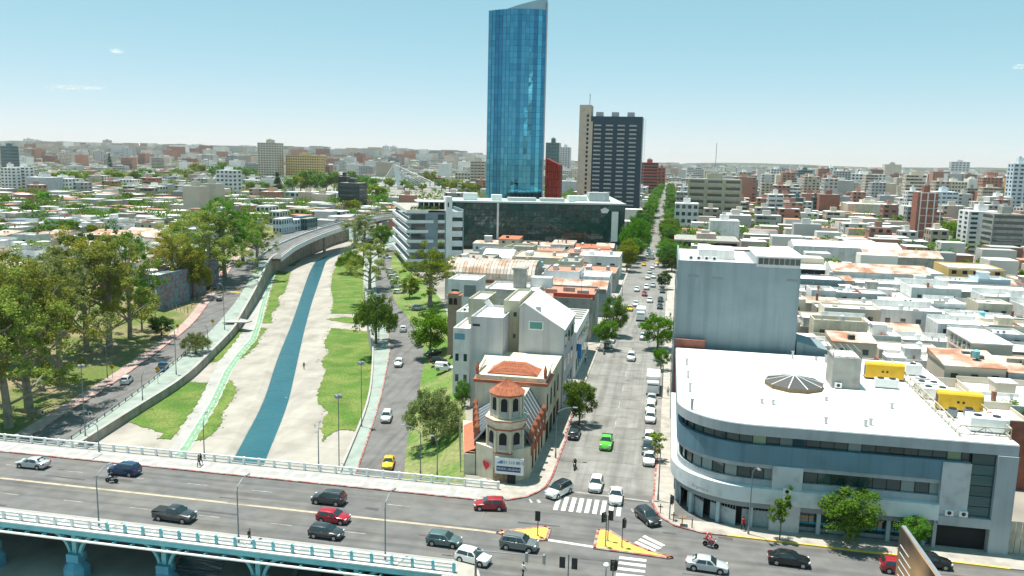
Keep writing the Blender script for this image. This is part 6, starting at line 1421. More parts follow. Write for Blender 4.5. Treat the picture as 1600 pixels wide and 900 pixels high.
for k in range(9): pbox(t, 'column', 3+k*10, 3.8+k*10, -.6, .1, 0, 2.8, m_wpaint)
# ------------------------------------------------------------------ glass tower
m_tower = bpy.data.materials.new('tower_glass'); m_tower.use_nodes = True; n = m_tower.node_tree; b_ = n.nodes['Principled BSDF']; b_.inputs['Metallic'].default_value = .92; b_.inputs['Roughness'].default_value = .03
g_ = n.nodes.new('ShaderNodeNewGeometry'); kx = n.nodes.new('ShaderNodeMix'); kx.data_type = 'RGBA'; kx.inputs[6].default_value = (.045, .24, .36, 1); kx.inputs[7].default_value = (.09, .33, .46, 1); n.links.new(g_.outputs['Random Per Island'], kx.inputs[0]); n.links.new(kx.outputs[2], b_.inputs['Base Color'])
m_tw = [m_tower]
for fa in ((.03, .17, .28), (.075, .33, .45)):
    q_ = m_tower.copy(); q_.name = 'tower_glass_tint'; mx_ = [z for z in q_.node_tree.nodes if z.type == 'MIX'][0]; mx_.inputs[6].default_value = fa+(1,); mx_.inputs[7].default_value = tuple(c*1.35 for c in fa)+(1,); m_tw.append(q_)
YT = 470.0; xl, xr_ = XatY(761, YT, 60), XatY(850, YT, 60); hT = ZatY((xl+xr_)/2, YT, 16); take(xl-4, xr_+4, YT-5, YT+36)
t = thing('glass_tower', 'very tall blue mirrored glass tower with slanted crown', 'skyscraper', ((xl+xr_)/2, YT, 0)); hwT = (xr_-xl)/2
ncol, nfl = 15, 38
def arcp(s, off_=0.0): return (-hwT+2*hwT*s, -6.5*(1-(2*s-1)**2)*.8+off_)
core = [arcp(k/ncol, .35) for k in range(ncol+1)]+[(hwT-7, 26), (-hwT+.2, 26)]
MB().prism(core, 0, hT-1.5).build('core', mat('tower_core', (.01, .03, .05), .4), t)
pm_ = MB(); fin = []
for c in range(ncol):
    p0, p1 = Vector(arcp(c/ncol)), Vector(arcp((c+1)/ncol)); d = (p1-p0).normalized(); p0 += d*.07; p1 -= d*.07; nn = Vector((-d.y, d.x))
    tc = rp.uniform(-.06, .06)
    ci = rp.choice((0, 1, 2, 0))
    for r_ in range(nfl):
        z0, z1 = hT*r_/nfl+.06, hT*(r_+1)/nfl-.06; j = [rp.uniform(-.006, .006) for _ in range(4)]; q = [p0+nn*(j[0]+tc), p1+nn*(j[1]-tc), p1+nn*(j[2]-tc), p0+nn*(j[3]+tc)]
        pm_.add([(*q[0], z0), (*q[1], z0), (*q[2], z1), (*q[3], z1)], [(0, 1, 2, 3)], ci)
for r_ in range(nfl):
    for c in range(9):
        y0, y1 = arcp(1)[1]+.1+26*c/9, arcp(1)[1]+26*(c+1)/9; z0, z1 = hT*r_/nfl+.06, hT*(r_+1)/nfl-.06; q0, q1 = hwT-6.5*c/9+.05, hwT-6.5*(c+1)/9+.05; pm_.add([(q0, y0, z0), (q1, y1, z0), (q1, y1, z1), (q0, y0, z1)], [(0, 1, 2, 3)])
tag(pm_.build('panes', m_tw, t), kind='stuff')
for c in range(0, ncol+1): x_, y_ = arcp(c/ncol); MB().box(x_-.07, x_+.07, y_-.16, y_+.05, 0, hT+.3).build('mullion', m_steel if c in (0, ncol) else mat('mullion_blue', (.08, .2, .27), .4, .5), t)
MB().box(hwT-.3, hwT+.35, arcp(1)[1]-.4, 0.6, 0, hT+4).build('edge_fin', m_steel, t)
cr = [arcp(.35+.65*k/8, .6) for k in range(9)]; MB().ring([[(x_, y_, hT+.0) for x_, y_ in cr]+[(x_, y_+.4, hT) for x_, y_ in cr[::-1]], [(x_, y_, hT+.3+6.2*i/8) for i, (x_, y_) in enumerate(cr)]+[(x_, y_+.4, hT+.3+6.2*(8-i)/8) for i, (x_, y_) in enumerate(cr[::-1])]]).build('crown', mat('crown_metal', (.30, .40, .44), .3, .7), t)
# ------------------------------------------------------------------ red slatted wedge beside the tower
y = 520.0; x0, x1 = XatY(851, y, 20), XatY(873, y, 20); z0, z1 = ZatY(x0, y, 247), ZatY(x1, y, 258)
t = thing('red_slatted_building', 'narrow red building of vertical slats with slanted top', 'building', (x0, y, 0)); w_ = x1-x0; take(x0, x1, y, y+15)
MB().ring([[(0, y_, 0), (w_, y_, 0), (w_, y_, z1), (0, y_, z0)] for y_ in (.3, 14)]).build('wall', mat('dark_red', (.18, .02, .015), .8), t)
m_redp = mat('red_panel', (.50, .05, .03), .7, var=.1, scale=.5, objvar=.25)
for k in range(7):
    for r_ in range(9):
        zz0 = 2+r_*4.9; zt_ = z0+(z1-z0)*(k+.5)/7
        if zz0 < zt_-1: pbox(t, 'slat', w_*k/7+.12, w_*(k+1)/7-.25, 0, .3, zz0, min(zz0+4.5, zt_), m_redp)
# ------------------------------------------------------------------ dark residential tower with beige core
y = 650.0; x0, x1 = XatY(921, y, 40), XatY(1001, y, 40); h_ = ZatY((x0+x1)/2, y, 182); take(x0-10, x1, y, y+32)
t = thing('dark_residential_tower', 'dark apartment tower with white balcony rails and beige service shaft', 'tower block', (x0, y, 0)); w_ = x1-x0
MB().box(0, w_, 0, 26, 0, h_).build('wall', mat('charcoal', (.016, .05, .075), .35, var=.1, scale=.3), t)
xs0 = XatY(903, y, 40)-x0; xs1 = XatY(924, y, 40)-x0; hs = ZatY(x0, y, 164); MB().box(xs0, -.01, -1, 16, 0, hs).build('service_shaft', mat('beige_shaft', (.55, .45, .36), .9, var=.08, scale=.3, stain=.15, sscale=.2), t); MB().box(0, xs1, -1, -.01, 0, h_-4).build('shaft_return', MATS['beige_shaft'], t)
for r_ in range(22): pbox(t, 'shaft_window', -3.2, -1.6, -1.06, -1, 4+r_*3.5, 6+r_*3.5, m_dark)
for c in range(4):
    xc0 = 2.5+(w_-3.5)*c/4
    for r_ in range(22):
        zz = 3+r_*(h_-7)/22; pbox(t, 'balcony_rail', xc0+.2, xc0+(w_-3.5)/4*.62, -1.1, -.9, zz, zz+.8, m_gwall)
        if r_ % 1 == 0: pbox(t, 'balcony_slab', xc0, xc0+(w_-3.5)/4*.66, -1.0, 0, zz-.3, zz-.1, m_gwall)
for c in range(3): MB().box(3.6+c*12.2, 9+c*12.2, 2, 10, h_, h_+3.4).build('roof_plant', m_steel, t)
MB().tube([(-2, 6, hs), (-2, 6, hs+9)], .35, 6).build('antenna', m_steel, t)
sc_ = MB()
for z_ in np.arange(0, h_, 3.3): sc_.box(w_+.3, w_+2.4, -.6, -.5, z_, z_+.15)
for x_ in (w_+.4, w_+2.3): sc_.box(x_-.08, x_+.08, -.62, -.48, 0, h_-2)
tag(sc_.build('scaffold', m_steel, t), kind='stuff')
# ------------------------------------------------------------------ curved overpass
cl_ = [(421,404,.3),(432,396,1.0),(447,386,2.0),(480,371,3.6),(520,357,5.2),(560,346,6.4),(590,340,6.6),(620,337,6.6),(660,336,6.6),(700,337,6.6)]
pts = [Vector(P(u, v, z)) for u, v, z in cl_]
def cat_(p, n=6):
    out = []
    for i in range(len(p)-1):
        p0, p1, p2, p3 = p[max(i-1, 0)], p[i], p[i+1], p[min(i+2, len(p)-1)]
        for k in range(n):
            s = k/n; out.append(.5*((2*p1)+(p2-p0)*s+(2*p0-5*p1+4*p2-p3)*s*s+(3*p1-p0-3*p2+p3)*s**3))
    return out+[p[-1]]
pts = cat_(pts); t = thing('curved_overpass', 'curved white road overpass rising beside the river bend', 'bridge', (0, 0, 0))
def offs(pl_, o_, dz=0.0):
    out = []
    for i, p in enumerate(pl_):
        d = (pl_[min(i+1, len(pl_)-1)]-pl_[max(i-1, 0)]); d.z = 0; d.normalize(); out.append(p+Vector((d.y, -d.x, 0))*o_+Vector((0, 0, dz)))
    return out
L_o, R_o = offs(pts, -4.6), offs(pts, 4.6)
def sweep(o0, o1, z0, z1, m, name):
    A_, B_ = offs(pts, o0), offs(pts, o1); MB().ring([[(a.x, a.y, a.z+z0), (b.x, b.y, b.z+z0), (b.x, b.y, b.z+z1), (a.x, a.y, a.z+z1)] for a, b in zip(A_, B_)]).build(name, m, t)
sweep(-4.6, 4.6, -1.1, 0, m_asph2, 'deck'); sweep(4.605, 4.9, -1.25, .85, m_wclean, 'edge_beam'); sweep(-4.9, -4.605, -1.25, .85, m_wclean, 'edge_beam')
for s in (-4.75, 4.75):
    A_ = offs(pts, s); MB().tube([tuple(p+Vector((0, 0, 1.7))) for p in A_], .07, 5).build('handrail', m_wpaint, t)
    for p in A_[::2]: pbox(t, 'rail_post', p.x-.06, p.x+.06, p.y-.06, p.y+.06, p.z+.85, p.z+1.7, m_wpaint)
for p in pts[22::7]: MB().lathe([(.8, -ZB*0+gz(p.x, p.y)-.5), (.8, p.z-1.1)], p.x, p.y, 10).build('pier', m_concrete, t)
# ------------------------------------------------------------------ cable-stayed footbridge
bx, by, _ = P(627, 296); t = thing('cable_stayed_bridge', 'white cable-stayed bridge with a single leaning pylon', 'bridge', (bx, by, 0)); k_ = J(bx, by, 0)[2]/F
hpz = 40*k_; take(bx-55, bx+95, by-230, by+120); MB().ring([[(-4.2, -3, 0), (4.2, -3, 0), (4.2, 3, 0), (-4.2, 3, 0)], [(-12*k_-1.6, -1.5, hpz), (-12*k_+1.6, -1.5, hpz), (-12*k_+1.6, 1.5, hpz), (-12*k_-1.6, 1.5, hpz)]]).build('pylon', m_wclean, t)
MB().box(-40*k_, 78*k_, -5, 5, 2.5, 4.5).build('deck', m_wclean, t)
for j in range(9):
    f = .35+.62*j/8; top = (-12*k_*f, 0, hpz*f)
    MB().tube([top, ((14+7*j)*k_, 0, 4.2)], .42, 4).build('cable', m_wclean, t); MB().tube([top, ((-14-2.8*j)*k_, 0, 3.0)], .42, 4).build('cable', m_wclean, t)
for x_ in (-30, 20, 55): MB().box(x_*k_-1, x_*k_+1, -3, 3, 0, 2.5).build('pier', m_concrete, t)
# ------------------------------------------------------------------ billboard
pa, pb = Vector(P(1409, 822, 15)), Vector(P(1466, 903, 15)); d = pb-pa; L_ = d.length*1.6; an = math.atan2(d.y, d.x)
t = thing('billboard', 'brown printed billboard seen from its back corner at the lower road', 'billboard', (pa.x, pa.y, 0), an)
m_bill = bpy.data.materials.new('billboard_print'); m_bill.use_nodes = True; n = m_bill.node_tree; g_ = n.nodes.new('ShaderNodeTexCoord'); nz = n.nodes.new('ShaderNodeTexNoise'); nz.inputs['Scale'].default_value = 1.6; rp_ = n.nodes.new('ShaderNodeValToRGB'); e = rp_.color_ramp.elements; e[0].position = .38; e[0].color = (.035, .022, .014, 1); e[1].position = .62; e[1].color = (.52, .30, .14, 1)
n.links.new(g_.outputs['Generated'], nz.inputs[0]); n.links.new(nz.outputs[0], rp_.inputs[0]); n.links.new(rp_.outputs[0], n.nodes['Principled BSDF'].inputs['Base Color'])
MB().box(0, L_, -.12, .0, 6.5, 15).build('printed_face', m_bill, t); MB().box(-.05, L_+.05, .002, .3, 6.45, 15.05).build('frame', m_steel, t)
for k in range(9):
    zz = 13.6-k*.62
    pbox(t, 'print_line', .5, 2.6+(k*7 % 5)*.3, -.14, -.121, zz, zz+.09, m_wpaint)
for x_ in (1.5, L_-1.5): MB().tube([(x_, .5, 0), (x_, .5, 13)], .25, 8).build('post', m_steel, t)
# yard gate and wall right of the office
t = thing('yard_gate', 'corrugated beige sheet gate right of the office', 'gate', (OXR+.3, 95.9, 0))
for k in range(14): pbox(t, 'sheet', k*.62, k*.62+.56, 0, .06+.03*(k % 2), .15, 3.9, mat('gate_beige', (.46, .41, .33), .7, var=.1, scale=1, stain=.3, sscale=.8))

# bank of white cumulus far behind the viewpoint: what the glass tower mirrors
mcl = mat('cumulus', (.9, .9, .9), 1.0)
for j, (cx, cy, zc_, wd_, ht_) in enumerate(((1900, -4700, 560, 900, 420), (3000, -4300, 760, 1000, 600), (900, -5200, 300, 600, 220))):
    bm = bmesh.new(); rr_ = random.Random(40+j)
    for q in range(22):
        r = bmesh.ops.create_icosphere(bm, subdivisions=2, radius=1.0); a_, b2 = rr_.uniform(-.5, .5), rr_.random(); sz = rr_.uniform(.12, .26)*wd_*(1.1-.6*b2)
        for vv in r['verts']: vv.co = Vector((vv.co.x*sz+a_*wd_*(1.1-.5*b2), vv.co.y*sz, vv.co.z*sz*.75+(b2-.4)*ht_))
    me = bpy.data.meshes.new('cloud'); bm.to_mesh(me); bm.free(); me.materials.append(mcl); me.polygons.foreach_set('use_smooth', [True]*len(me.polygons)); o = bpy.data.objects.new('cloud', me); col.objects.link(o); o.location = (cx, cy, zc_); tag(o, ('broad', 'towering', 'small low')[j]+' white cumulus mirrored in the glass tower', 'cloud')
# ------------------------------------------------------------------ named buildings further off
WM = {'white': m_wwall, 'cream': m_cream, 'grey': m_gwall, 'olive': m_olive, 'concrete': m_concrete, 'brick': m_brick,
      'yellow': mat('ochre_render', (.60, .42, .16), .9, var=.08, scale=.1), 'beige': mat('beige_render', (.56, .49, .40), .9, var=.08, scale=.1, stain=.12, sscale=.05),
      'pink': mat('pink_render', (.55, .40, .35), .9, var=.1, scale=.2, stain=.15, sscale=.1), 'brown': mat('brown_tower', (.20, .10, .09), .9, var=.1, scale=.1), 'teal': mat('teal_cladding', (.05, .14, .15), .3, var=.1, scale=.1),
      'blue': mat('blue_cladding', (.20, .38, .46), .6, var=.1, scale=.1), 'black': mat('black_cladding', (.02, .028, .032), .35, var=.1, scale=.1), 'red': mat('red_cladding', (.42, .08, .055), .8, var=.12, scale=.15), 'paleblue': mat('pale_blue_render', (.50, .58, .63), .85, var=.06, scale=.1)}
def apt(label, u0, u1, vtop, vbase, wm, rows, cols, style='win', depth=None, name='apartment_building', group=None, top=True):
    y = P((u0+u1)/2, vbase)[1]; h = ZatY(XatY((u0+u1)/2, y, 20), y, vtop); x0, x1 = XatY(u0, y, h), XatY(u1, y, h); w_ = x1-x0; d = depth or max(10, min(w_, 28)); take(x0, x1, y, y+d)
    t = thing(name, label, 'building', (x0, y, 0), 0, group); m = WM[wm] if isinstance(wm, str) else wm; k = F/J(x0, y, h/2)[2]
    pbox(t, 'wall', 0, w_, 0, d, 0, h, m); pbox(t, 'roof', .3, w_-.3, .3, d-.3, h-.01, h+.08, m_roofw if wm in ('white', 'cream', 'grey', 'paleblue') else m_concrete)
    if top: pbox(t, 'roof_house', w_*.35, w_*.65, d*.3, d*.7, h+.08, h+h*.06+2.0, m); pbox(t, 'water_tank', w_*.42, w_*.55, d*.4, d*.55, h+h*.06+2.0, h+h*.06+3.4, m_gwall)
    sgn = 1 if x0 < 0 else -1; sx = w_ if sgn > 0 else 0
    if style == 'blank': return t
    mb = MB(); mw = MB(); ind = k*w_/cols*.5 > 4.5 and k*(h/rows)*.5 > 4.0
    for r_ in range(rows):
        z0 = h*(r_+.28)/rows; z1 = h*(r_+.78)/rows
        if style == 'band':
            if ind or k > 1.2: pbox(t, 'ribbon_window', w_*.04, w_*.96, -.08, 0, z0, z1, m_glass)
            else: mb.box(w_*.04, w_*.96, -.08, .02, z0, z1)
            mb.box(sx-.06, sx+.06, d*.06, d*.94, z0, z1); continue
        for c in range(cols):
            xa, xb = w_*(c+.2)/cols, w_*(c+.8)/cols
            if style == 'balc': xa, xb = w_*(c+.1)/cols, w_*(c+.9)/cols
            if ind: pbox(t, 'window', xa, xb, -.08, 0, z0, z1, m_glass)
            else: mb.box(xa, xb, -.08, .02, z0, z1)
            if style == 'balc':
                if ind: pbox(t, 'balcony', xa, xb, -1.2, 0, z0-h/rows*.26, z0+h/rows*.1, m if wm != 'black' else m_gwall)
                else: mw.box(xa, xb, -1.2, .01, z0-h/rows*.26, z0+h/rows*.1)
        for c in range(max(2, int(cols*d/w_*.7))):
            n_ = max(2, int(cols*d/w_*.7)); mb.box(sx-.07, sx+.07, d*(c+.25)/n_, d*(c+.72)/n_, z0, z1)
    if mb.f: tag(mb.build('windows', m_glass, t), kind='stuff')
    if mw.f: tag(mw.build('balconies', m, t), kind='stuff')
    return t
A_ = [
 ('white slab apartment house at the left edge of the far bank', 0, 17, 262, 306, 'white', 9, 3, 'win'), ('white apartment house with balcony column next to the slab', 21, 38, 261, 305, 'white', 9, 3, 'balc'),
 ('low pale grey block beside the white apartment houses', 40, 72, 277, 307, 'grey', 4, 6, 'blank'), ('white block with small windows right of the low grey one', 73, 101, 279, 304, 'white', 4, 6, 'win'),
 ('weathered concrete twin block, front half', 285, 311, 291, 338, 'beige', 5, 2, 'blank'), ('weathered concrete twin block, rear half', 311, 336, 287, 334, 'beige', 5, 2, 'blank'), ('white stepped apartment house behind the concrete twin block', 337, 363, 266, 304, 'white', 6, 4, 'win'),
 ('pale tower block with regular square windows beyond the park', 402, 432, 223, 278, 'beige', 15, 7, 'win'), ('wide ochre apartment block with many windows beyond the park', 446, 498, 243, 279, 'yellow', 9, 14, 'win'),
 ('light blue clad hall far beyond the park', 522, 549, 244, 260, 'blue', 3, 4, 'band'), ('white twin residential tower far away, left half', 598, 607, 228, 252, 'white', 14, 3, 'balc'), ('white twin residential tower far away, right half', 609, 619, 229, 252, 'white', 14, 3, 'balc'),
 ('black cube office with grey banded front', 529, 561, 286, 325, 'black', 5, 4, 'band'), ('narrow black block behind the black cube office', 528, 542, 276, 322, 'black', 4, 2, 'blank'),
 ('tan stepped apartment house left of the glass tower', 735, 757, 252, 298, 'beige', 10, 4, 'balc'), ('long tan block beneath the stepped apartment house', 711, 735, 270, 292, 'beige', 4, 5, 'win'), ('tall blank white block among low roofs', 685, 701, 256, 283, 'white', 4, 3, 'blank'),
 ('dark blue-grey slab rising behind the red building', 853, 874, 223, 300, 'teal', 14, 5, 'win'), ('slim grey tower in the gap behind the red building', 875, 891, 230, 275, 'grey', 16, 4, 'win'), ('low pale shop hall with pink panel behind the red building', 874, 900, 283, 306, 'grey', 2, 3, 'blank'),
 ('red brick tower block beside the avenue with pale stair shaft', 1001, 1029, 254, 302, 'red', 10, 3, 'band'), ('dark red block behind the red tower', 1028, 1040, 262, 295, 'red', 6, 2, 'win'),
 ('wide beige office block with deep horizontal bands', 1076, 1160, 280, 352, 'olive', 7, 3, 'balc'), ('white stained party wall block beside the avenue', 1055, 1092, 318, 362, 'white', 4, 4, 'win'), ('white blank block in front of the beige banded office', 1110, 1156, 345, 384, 'white', 2, 3, 'blank'), ('tan house front with white balcony strip beside the avenue', 1054, 1156, 376, 404, 'pink', 2, 8, 'band'),
 ('white apartment house with dark balconies on the right', 1201, 1225, 304, 352, 'white', 7, 2, 'balc'), ('teal glass office next to the white balcony house', 1238, 1256, 309, 348, 'teal', 6, 3, 'band'), ('red brick cube with two small windows', 1281, 1313, 304, 342, 'brick', 3, 3, 'blank'), ('dark glass flank beside the brick cube', 1271, 1280, 308, 340, 'teal', 5, 1, 'band'), ('low red brick block right of the brick cube', 1314, 1345, 306, 330, 'brick', 3, 3, 'blank'), ('long cream blank wall block', 1325, 1398, 319, 346, 'cream', 2, 10, 'blank'),
 ('grey-white balcony house beside the brick tower with white grid', 1418, 1440, 299, 346, 'white', 8, 2, 'balc'), ('brick tower with white concrete grid', 1435, 1467, 301, 384, 'brick', 6, 3, 'blank'), ('pale blue house with many balconies behind the brick grid tower', 1461, 1498, 300, 346, 'paleblue', 7, 4, 'balc'), ('white party-wall block with balcony strip at the right', 1515, 1568, 331, 398, 'white', 9, 3, 'win'), ('grey concrete slab block at the right edge', 1553, 1604, 335, 408, 'concrete', 8, 6, 'band'), ('pale blue tall slab at the right edge', 1585, 1612, 256, 345, 'paleblue', 14, 3, 'win'), ('white wall block left of the tall pale slab', 1547, 1584, 308, 345, 'white', 4, 4, 'blank'), ('mustard narrow block by the tall pale slab', 1575, 1586, 280, 330, 'yellow', 6, 1, 'blank'),
 ('dark teal glass tower with red roof house', 1248, 1270, 266, 300, 'teal', 9, 4, 'band'), ('white slab with window columns left of the teal tower', 1205, 1222, 264, 296, 'white', 8, 4, 'win'), ('white twin-peaked house right of the teal tower', 1291, 1309, 262, 286, 'white', 7, 3, 'win'), ('broad white apartment cluster', 1325, 1385, 272, 306, 'white', 7, 10, 'win'), ('tan tower block above the white cluster', 1383, 1409, 257, 288, 'beige', 8, 3, 'blank'), ('grey-white tower with antennas near the right edge', 1487, 1516, 253, 282, 'grey', 8, 5, 'win'), ('cream office block with many windows on the right', 1478, 1512, 284, 318, 'cream', 6, 7, 'win'), ('grey block with balcony lattice', 1512, 1528, 294, 330, 'concrete', 7, 3, 'balc'), ('maroon brick block at the right', 1532, 1560, 300, 332, 'brick', 5, 4, 'blank'), ('white slab block beside the avenue tree rows', 1060, 1078, 292, 330, 'white', 8, 4, 'win'), ('white house with flat top between avenue and beige office', 1057, 1074, 300, 345, 'grey', 6, 3, 'balc'),
 ('cream tower on the far left hill', 36, 50, 217, 240, 'cream', 9, 3, 'win'), ('grey twin of the cream tower on the far left hill', 51, 62, 219, 240, 'grey', 9, 3, 'win'), ('dark brown tower on the far left hill', 160, 173, 219, 240, 'brown', 8, 4, 'blank'), ('tan pair of blocks on the far left hill', 125, 147, 224, 241, 'beige', 6, 6, 'win'), ('pale green-grey block on the far left hill', 193, 212, 226, 243, 'grey', 5, 5, 'win'), ('ochre-tan tower alone on the far skyline', 303, 320, 226, 243, 'beige', 6, 5, 'win'), ('dark glass block at the far left edge', 0, 15, 228, 268, 'teal', 8, 3, 'band'), ('grey slab on the skyline behind the ochre block', 488, 500, 233, 250, 'grey', 7, 3, 'win'),
]
for a in A_: apt(*a)
for lab, u, vb, hh in (('thin lattice mast on the beige banded office', 1117, 284, 60), ('thin mast on the grey-white tower', 1504, 256, 18)):
    y = P(u, 345)[1] if u < 1200 else P(u, 282)[1]; x = XatY(u, y, 30); z = ZatY(x, y, vb); k = J(x, y, z)[2]/F
    t = thing('antenna_mast', lab, 'antenna', (x, y+5, z)); MB().tube([(0, 0, 0), (0, 0, hh*k)], .25, 5).build('pole', m_steel, t)
# white grid on the brick tower
y = P(1451, 384)[1]; x0, x1 = XatY(1435, y, 12), XatY(1467, y, 12); h = ZatY(x0, y, 301); t = thing('facade_grid', 'white concrete grid framing the brick tower', 'facade frame', (x0, y-.12, 0))
for k in range(4): pbox(t, 'upright', (x1-x0)*k/3-.3, (x1-x0)*k/3+.3, -.2, .1, 0, h, m_wwall)
for k in range(1, 8): pbox(t, 'crossbar', 0, x1-x0, -.21, .09, h*k/7.0-.25, h*k/7.0+.05, m_wwall)
# halls and larger low buildings of the right-hand blocks
for a in (('pitched_hall', 'long rust-striped shed roof behind the park trees', 135, 265, 367, 5.0, 18, 2.0, m_rust, m_brick), ('pitched_hall', 'long rust-streaked double hall in the right-hand blocks', 1300, 1455, 424, 6.5, 18, 2.2, m_rust, m_wwall), ('pitched_hall', 'white-roofed hall behind the rusty double hall', 1240, 1410, 384, 8, 18, 2.0, m_roofw, m_wwall), ('pitched_hall', 'rust and white striped hall near the square', 1350, 1475, 400, 7, 16, 2.4, m_sheet, m_concrete)):
    pitched(*a)
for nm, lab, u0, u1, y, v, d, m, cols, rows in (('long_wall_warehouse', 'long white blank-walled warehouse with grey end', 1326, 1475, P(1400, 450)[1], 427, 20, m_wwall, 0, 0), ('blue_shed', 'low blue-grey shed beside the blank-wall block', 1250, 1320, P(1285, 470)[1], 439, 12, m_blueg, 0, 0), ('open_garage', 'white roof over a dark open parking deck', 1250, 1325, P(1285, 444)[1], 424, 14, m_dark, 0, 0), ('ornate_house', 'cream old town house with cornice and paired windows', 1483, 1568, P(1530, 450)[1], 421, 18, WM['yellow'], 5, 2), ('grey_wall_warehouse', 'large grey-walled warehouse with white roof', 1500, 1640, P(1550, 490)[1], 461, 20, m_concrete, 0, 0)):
    t, w_, d_, h_ = gbox(nm, lab, u0, u1, y, v, d, m, roof=m_roofw)
    if cols: wins(t, w_, h_, cols, rows, m_dark, .45, .5, 1.5, frame_=m_cream); MB().box(-.5, w_+.5, -.6, 0, h_-.5, h_+.1).build('cornice', m_cream, t)
    if nm == 'open_garage': MB().box(-.6, w_+.6, -.8, d_+.6, h_+.51, h_+.8).build('roof_slab', m_roofw, t)
a = P(1521, 537, 9); t = thing('beige_classroom_block', 'beige block on stilts with two rows of windows and a blank front wall', 'building', (a[0], a[1], 0)); take(a[0], a[0]+8, a[1], a[1]+16)
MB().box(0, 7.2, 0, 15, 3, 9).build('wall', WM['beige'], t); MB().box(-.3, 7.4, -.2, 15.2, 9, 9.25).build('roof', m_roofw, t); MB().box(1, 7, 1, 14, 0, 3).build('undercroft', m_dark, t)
for r_ in range(2):
    MB().box(-.25, -.001, 1.2, 13.8, 3.3+r_*2.9, 3.6+r_*2.9).build('ledge', m_walkpink, t)
    for k in range(5): pbox(t, 'window', -.06, 0, 1.7+k*2.5, 3.0+k*2.5, 4.0+r_*2.9, 5.6+r_*2.9, m_glass)
for k in range(4): pbox(t, 'stilt', .1, .5, 1+k*4.2, 1.4+k*4.2, 0, 3, m_concrete)
t = thing('brick_yard_wall', 'dark brick yard wall behind the yellow generators', 'wall', (41.0, 117, 0)); take(41, 62, 100, 118.5); MB().box(0, 24, 0, .5, 0, 9.5).build('wall', m_brick, t); MB().box(14, 14.5, -14, -.01, 0, 11).build('wall', m_brick, t); MB().box(-.05, 24.05, -.06, .56, 9.5, 9.65).build('coping', m_walk, t)
# mural houses on the left bank
m_mural = mat('mural_paint', (.15, .29, .33), .85, c2=(.30, .13, .15), sscale=.9, var=.35, scale=1.2)
for u0, u1, y, v, d, lab in ((218, 246, 214, 432, 16, 'low house with a turquoise painted mural wall beside the fenced lawn'), (246, 276, 228, 420, 16, 'house with red and blue mural wall behind the golden trees'), (276, 306, 244, 415, 14, 'dark blue painted house under the trees')):
    t, w_, d_, h_ = gbox('mural_house', lab, u0, u1, y, v, d, m_mural, z0=-5.5); wins(t, w_, h_, 4, 2, m_wpaint, .3, .4, 6.0); pbox(t, 'red_edge', -.1, w_*.5, -.1, .05, h_+.3, h_+.7, m_red)
fl = thing('wire_fence', 'grey wire fence round the lawn with the white parked car', 'fence', (0, 0, 0))
for k in range(16):
    x, y, z = PG(228+k*6 if k < 12 else 293+(k-12)*6, 476+k*1.2 if k < 12 else 490-(k-12)*8); pbox(fl, 'post', x-.06, x+.06, y-.06, y+.06, z, z+1.9, m_steel)
# colourful little houses beside the overpass ramp
for u0, u1, v, vb, wm, lab in ((420, 437, 330, 352, 'white', 'white narrow house in the row beside the overpass'), (426, 440, 342, 366, 'paleblue', 'pale blue house in the row beside the overpass'), (438, 456, 344, 362, 'paleblue', 'pale violet-blue low house in the row beside the overpass'), (458, 470, 338, 358, 'blue', 'light turquoise gabled house in the row beside the overpass'), (468, 480, 342, 360, 'teal', 'dark turquoise house in the row beside the overpass'), (450, 478, 326, 345, 'yellow', 'ochre walled house behind the row'), (478, 500, 330, 346, 'cream', 'cream house behind the row'), (496, 534, 330, 348, 'grey', 'grey warehouse front with big windows at the overpass'), (475, 528, 300, 318, 'white', 'long white row building beyond the overpass'), (400, 420, 322, 345, 'white', 'white house behind the golden eucalyptus'), (444, 470, 300, 318, 'paleblue', 'pale blue stepped house beyond the row')):
    apt(lab, u0, u1, v, vb, wm, 2, 3, 'win', 14, 'row_house', None, False)
# ------------------------------------------------------------------ ordinary houses of the city blocks
rh = random.Random(77)
def free(x0, x1, y0, y1):
    for a, b, c, d in OCC:
        if x0 < b and x1 > a and y0 < d and y1 > c: return False
    return True
def corridor(x0, x1, y0, y1):
    if x1 > -19.5 and x0 < 4.2 and y0 < 1480: return True
    if y0 < 462:
        for y in (y0, y1):
            if x1 > LA(y)-(34 if y < 240 else 5) and x0 < R4s(y)+3: return True
    return False
WALLS = [('white', m_wwall, 5), ('cream', m_cream, 2), ('grey', m_gwall, 2), ('concrete', m_concrete, 2), ('beige', WM['beige'], 2), ('brick', m_brick, .6), ('pink', WM['pink'], .8), ('pale blue', WM['paleblue'], .7)]
ROOFS = [('white flat roof', m_roofw, 7.5), ('grey flat roof', m_concrete, 2.2), ('rust-streaked sheet roof', m_rust, .8), ('terracotta roof', m_terr, .35), ('pale sheet roof', m_sheet, 1.0)]
EXTRA = ['a rooftop water tank', 'a small roof room', 'rooftop cooling units', 'a bare rooftop', 'a brick chimney']
def pick(l): return rh.choices(l, [q[2] for q in l])[0]
nh = 0
for k in range(46):
    u, v = rh.uniform(0, 420), rh.uniform(322, 400); x, y, _ = P(u, v)
    if corridor(x-5, x+5, y-5, y+5) or not free(x-3, x+3, y-3, y+3): continue
    q = rh.uniform(6, 10); m_ = rh.choice((lf_mid, lf_mid, lf_dark, lf_lime)); tree('far', x, y, 0, q, q*rh.uniform(.9, 1.2), m_, {'leaf_mid': 'mid-green', 'leaf_dark': 'dark green', 'leaf_lime': 'yellow-green'}[m_.name]+' garden tree between the low houses of the left bank', 'garden trees of the left bank '+m_.name[5:]); take(x-3, x+3, y-3, y+3)
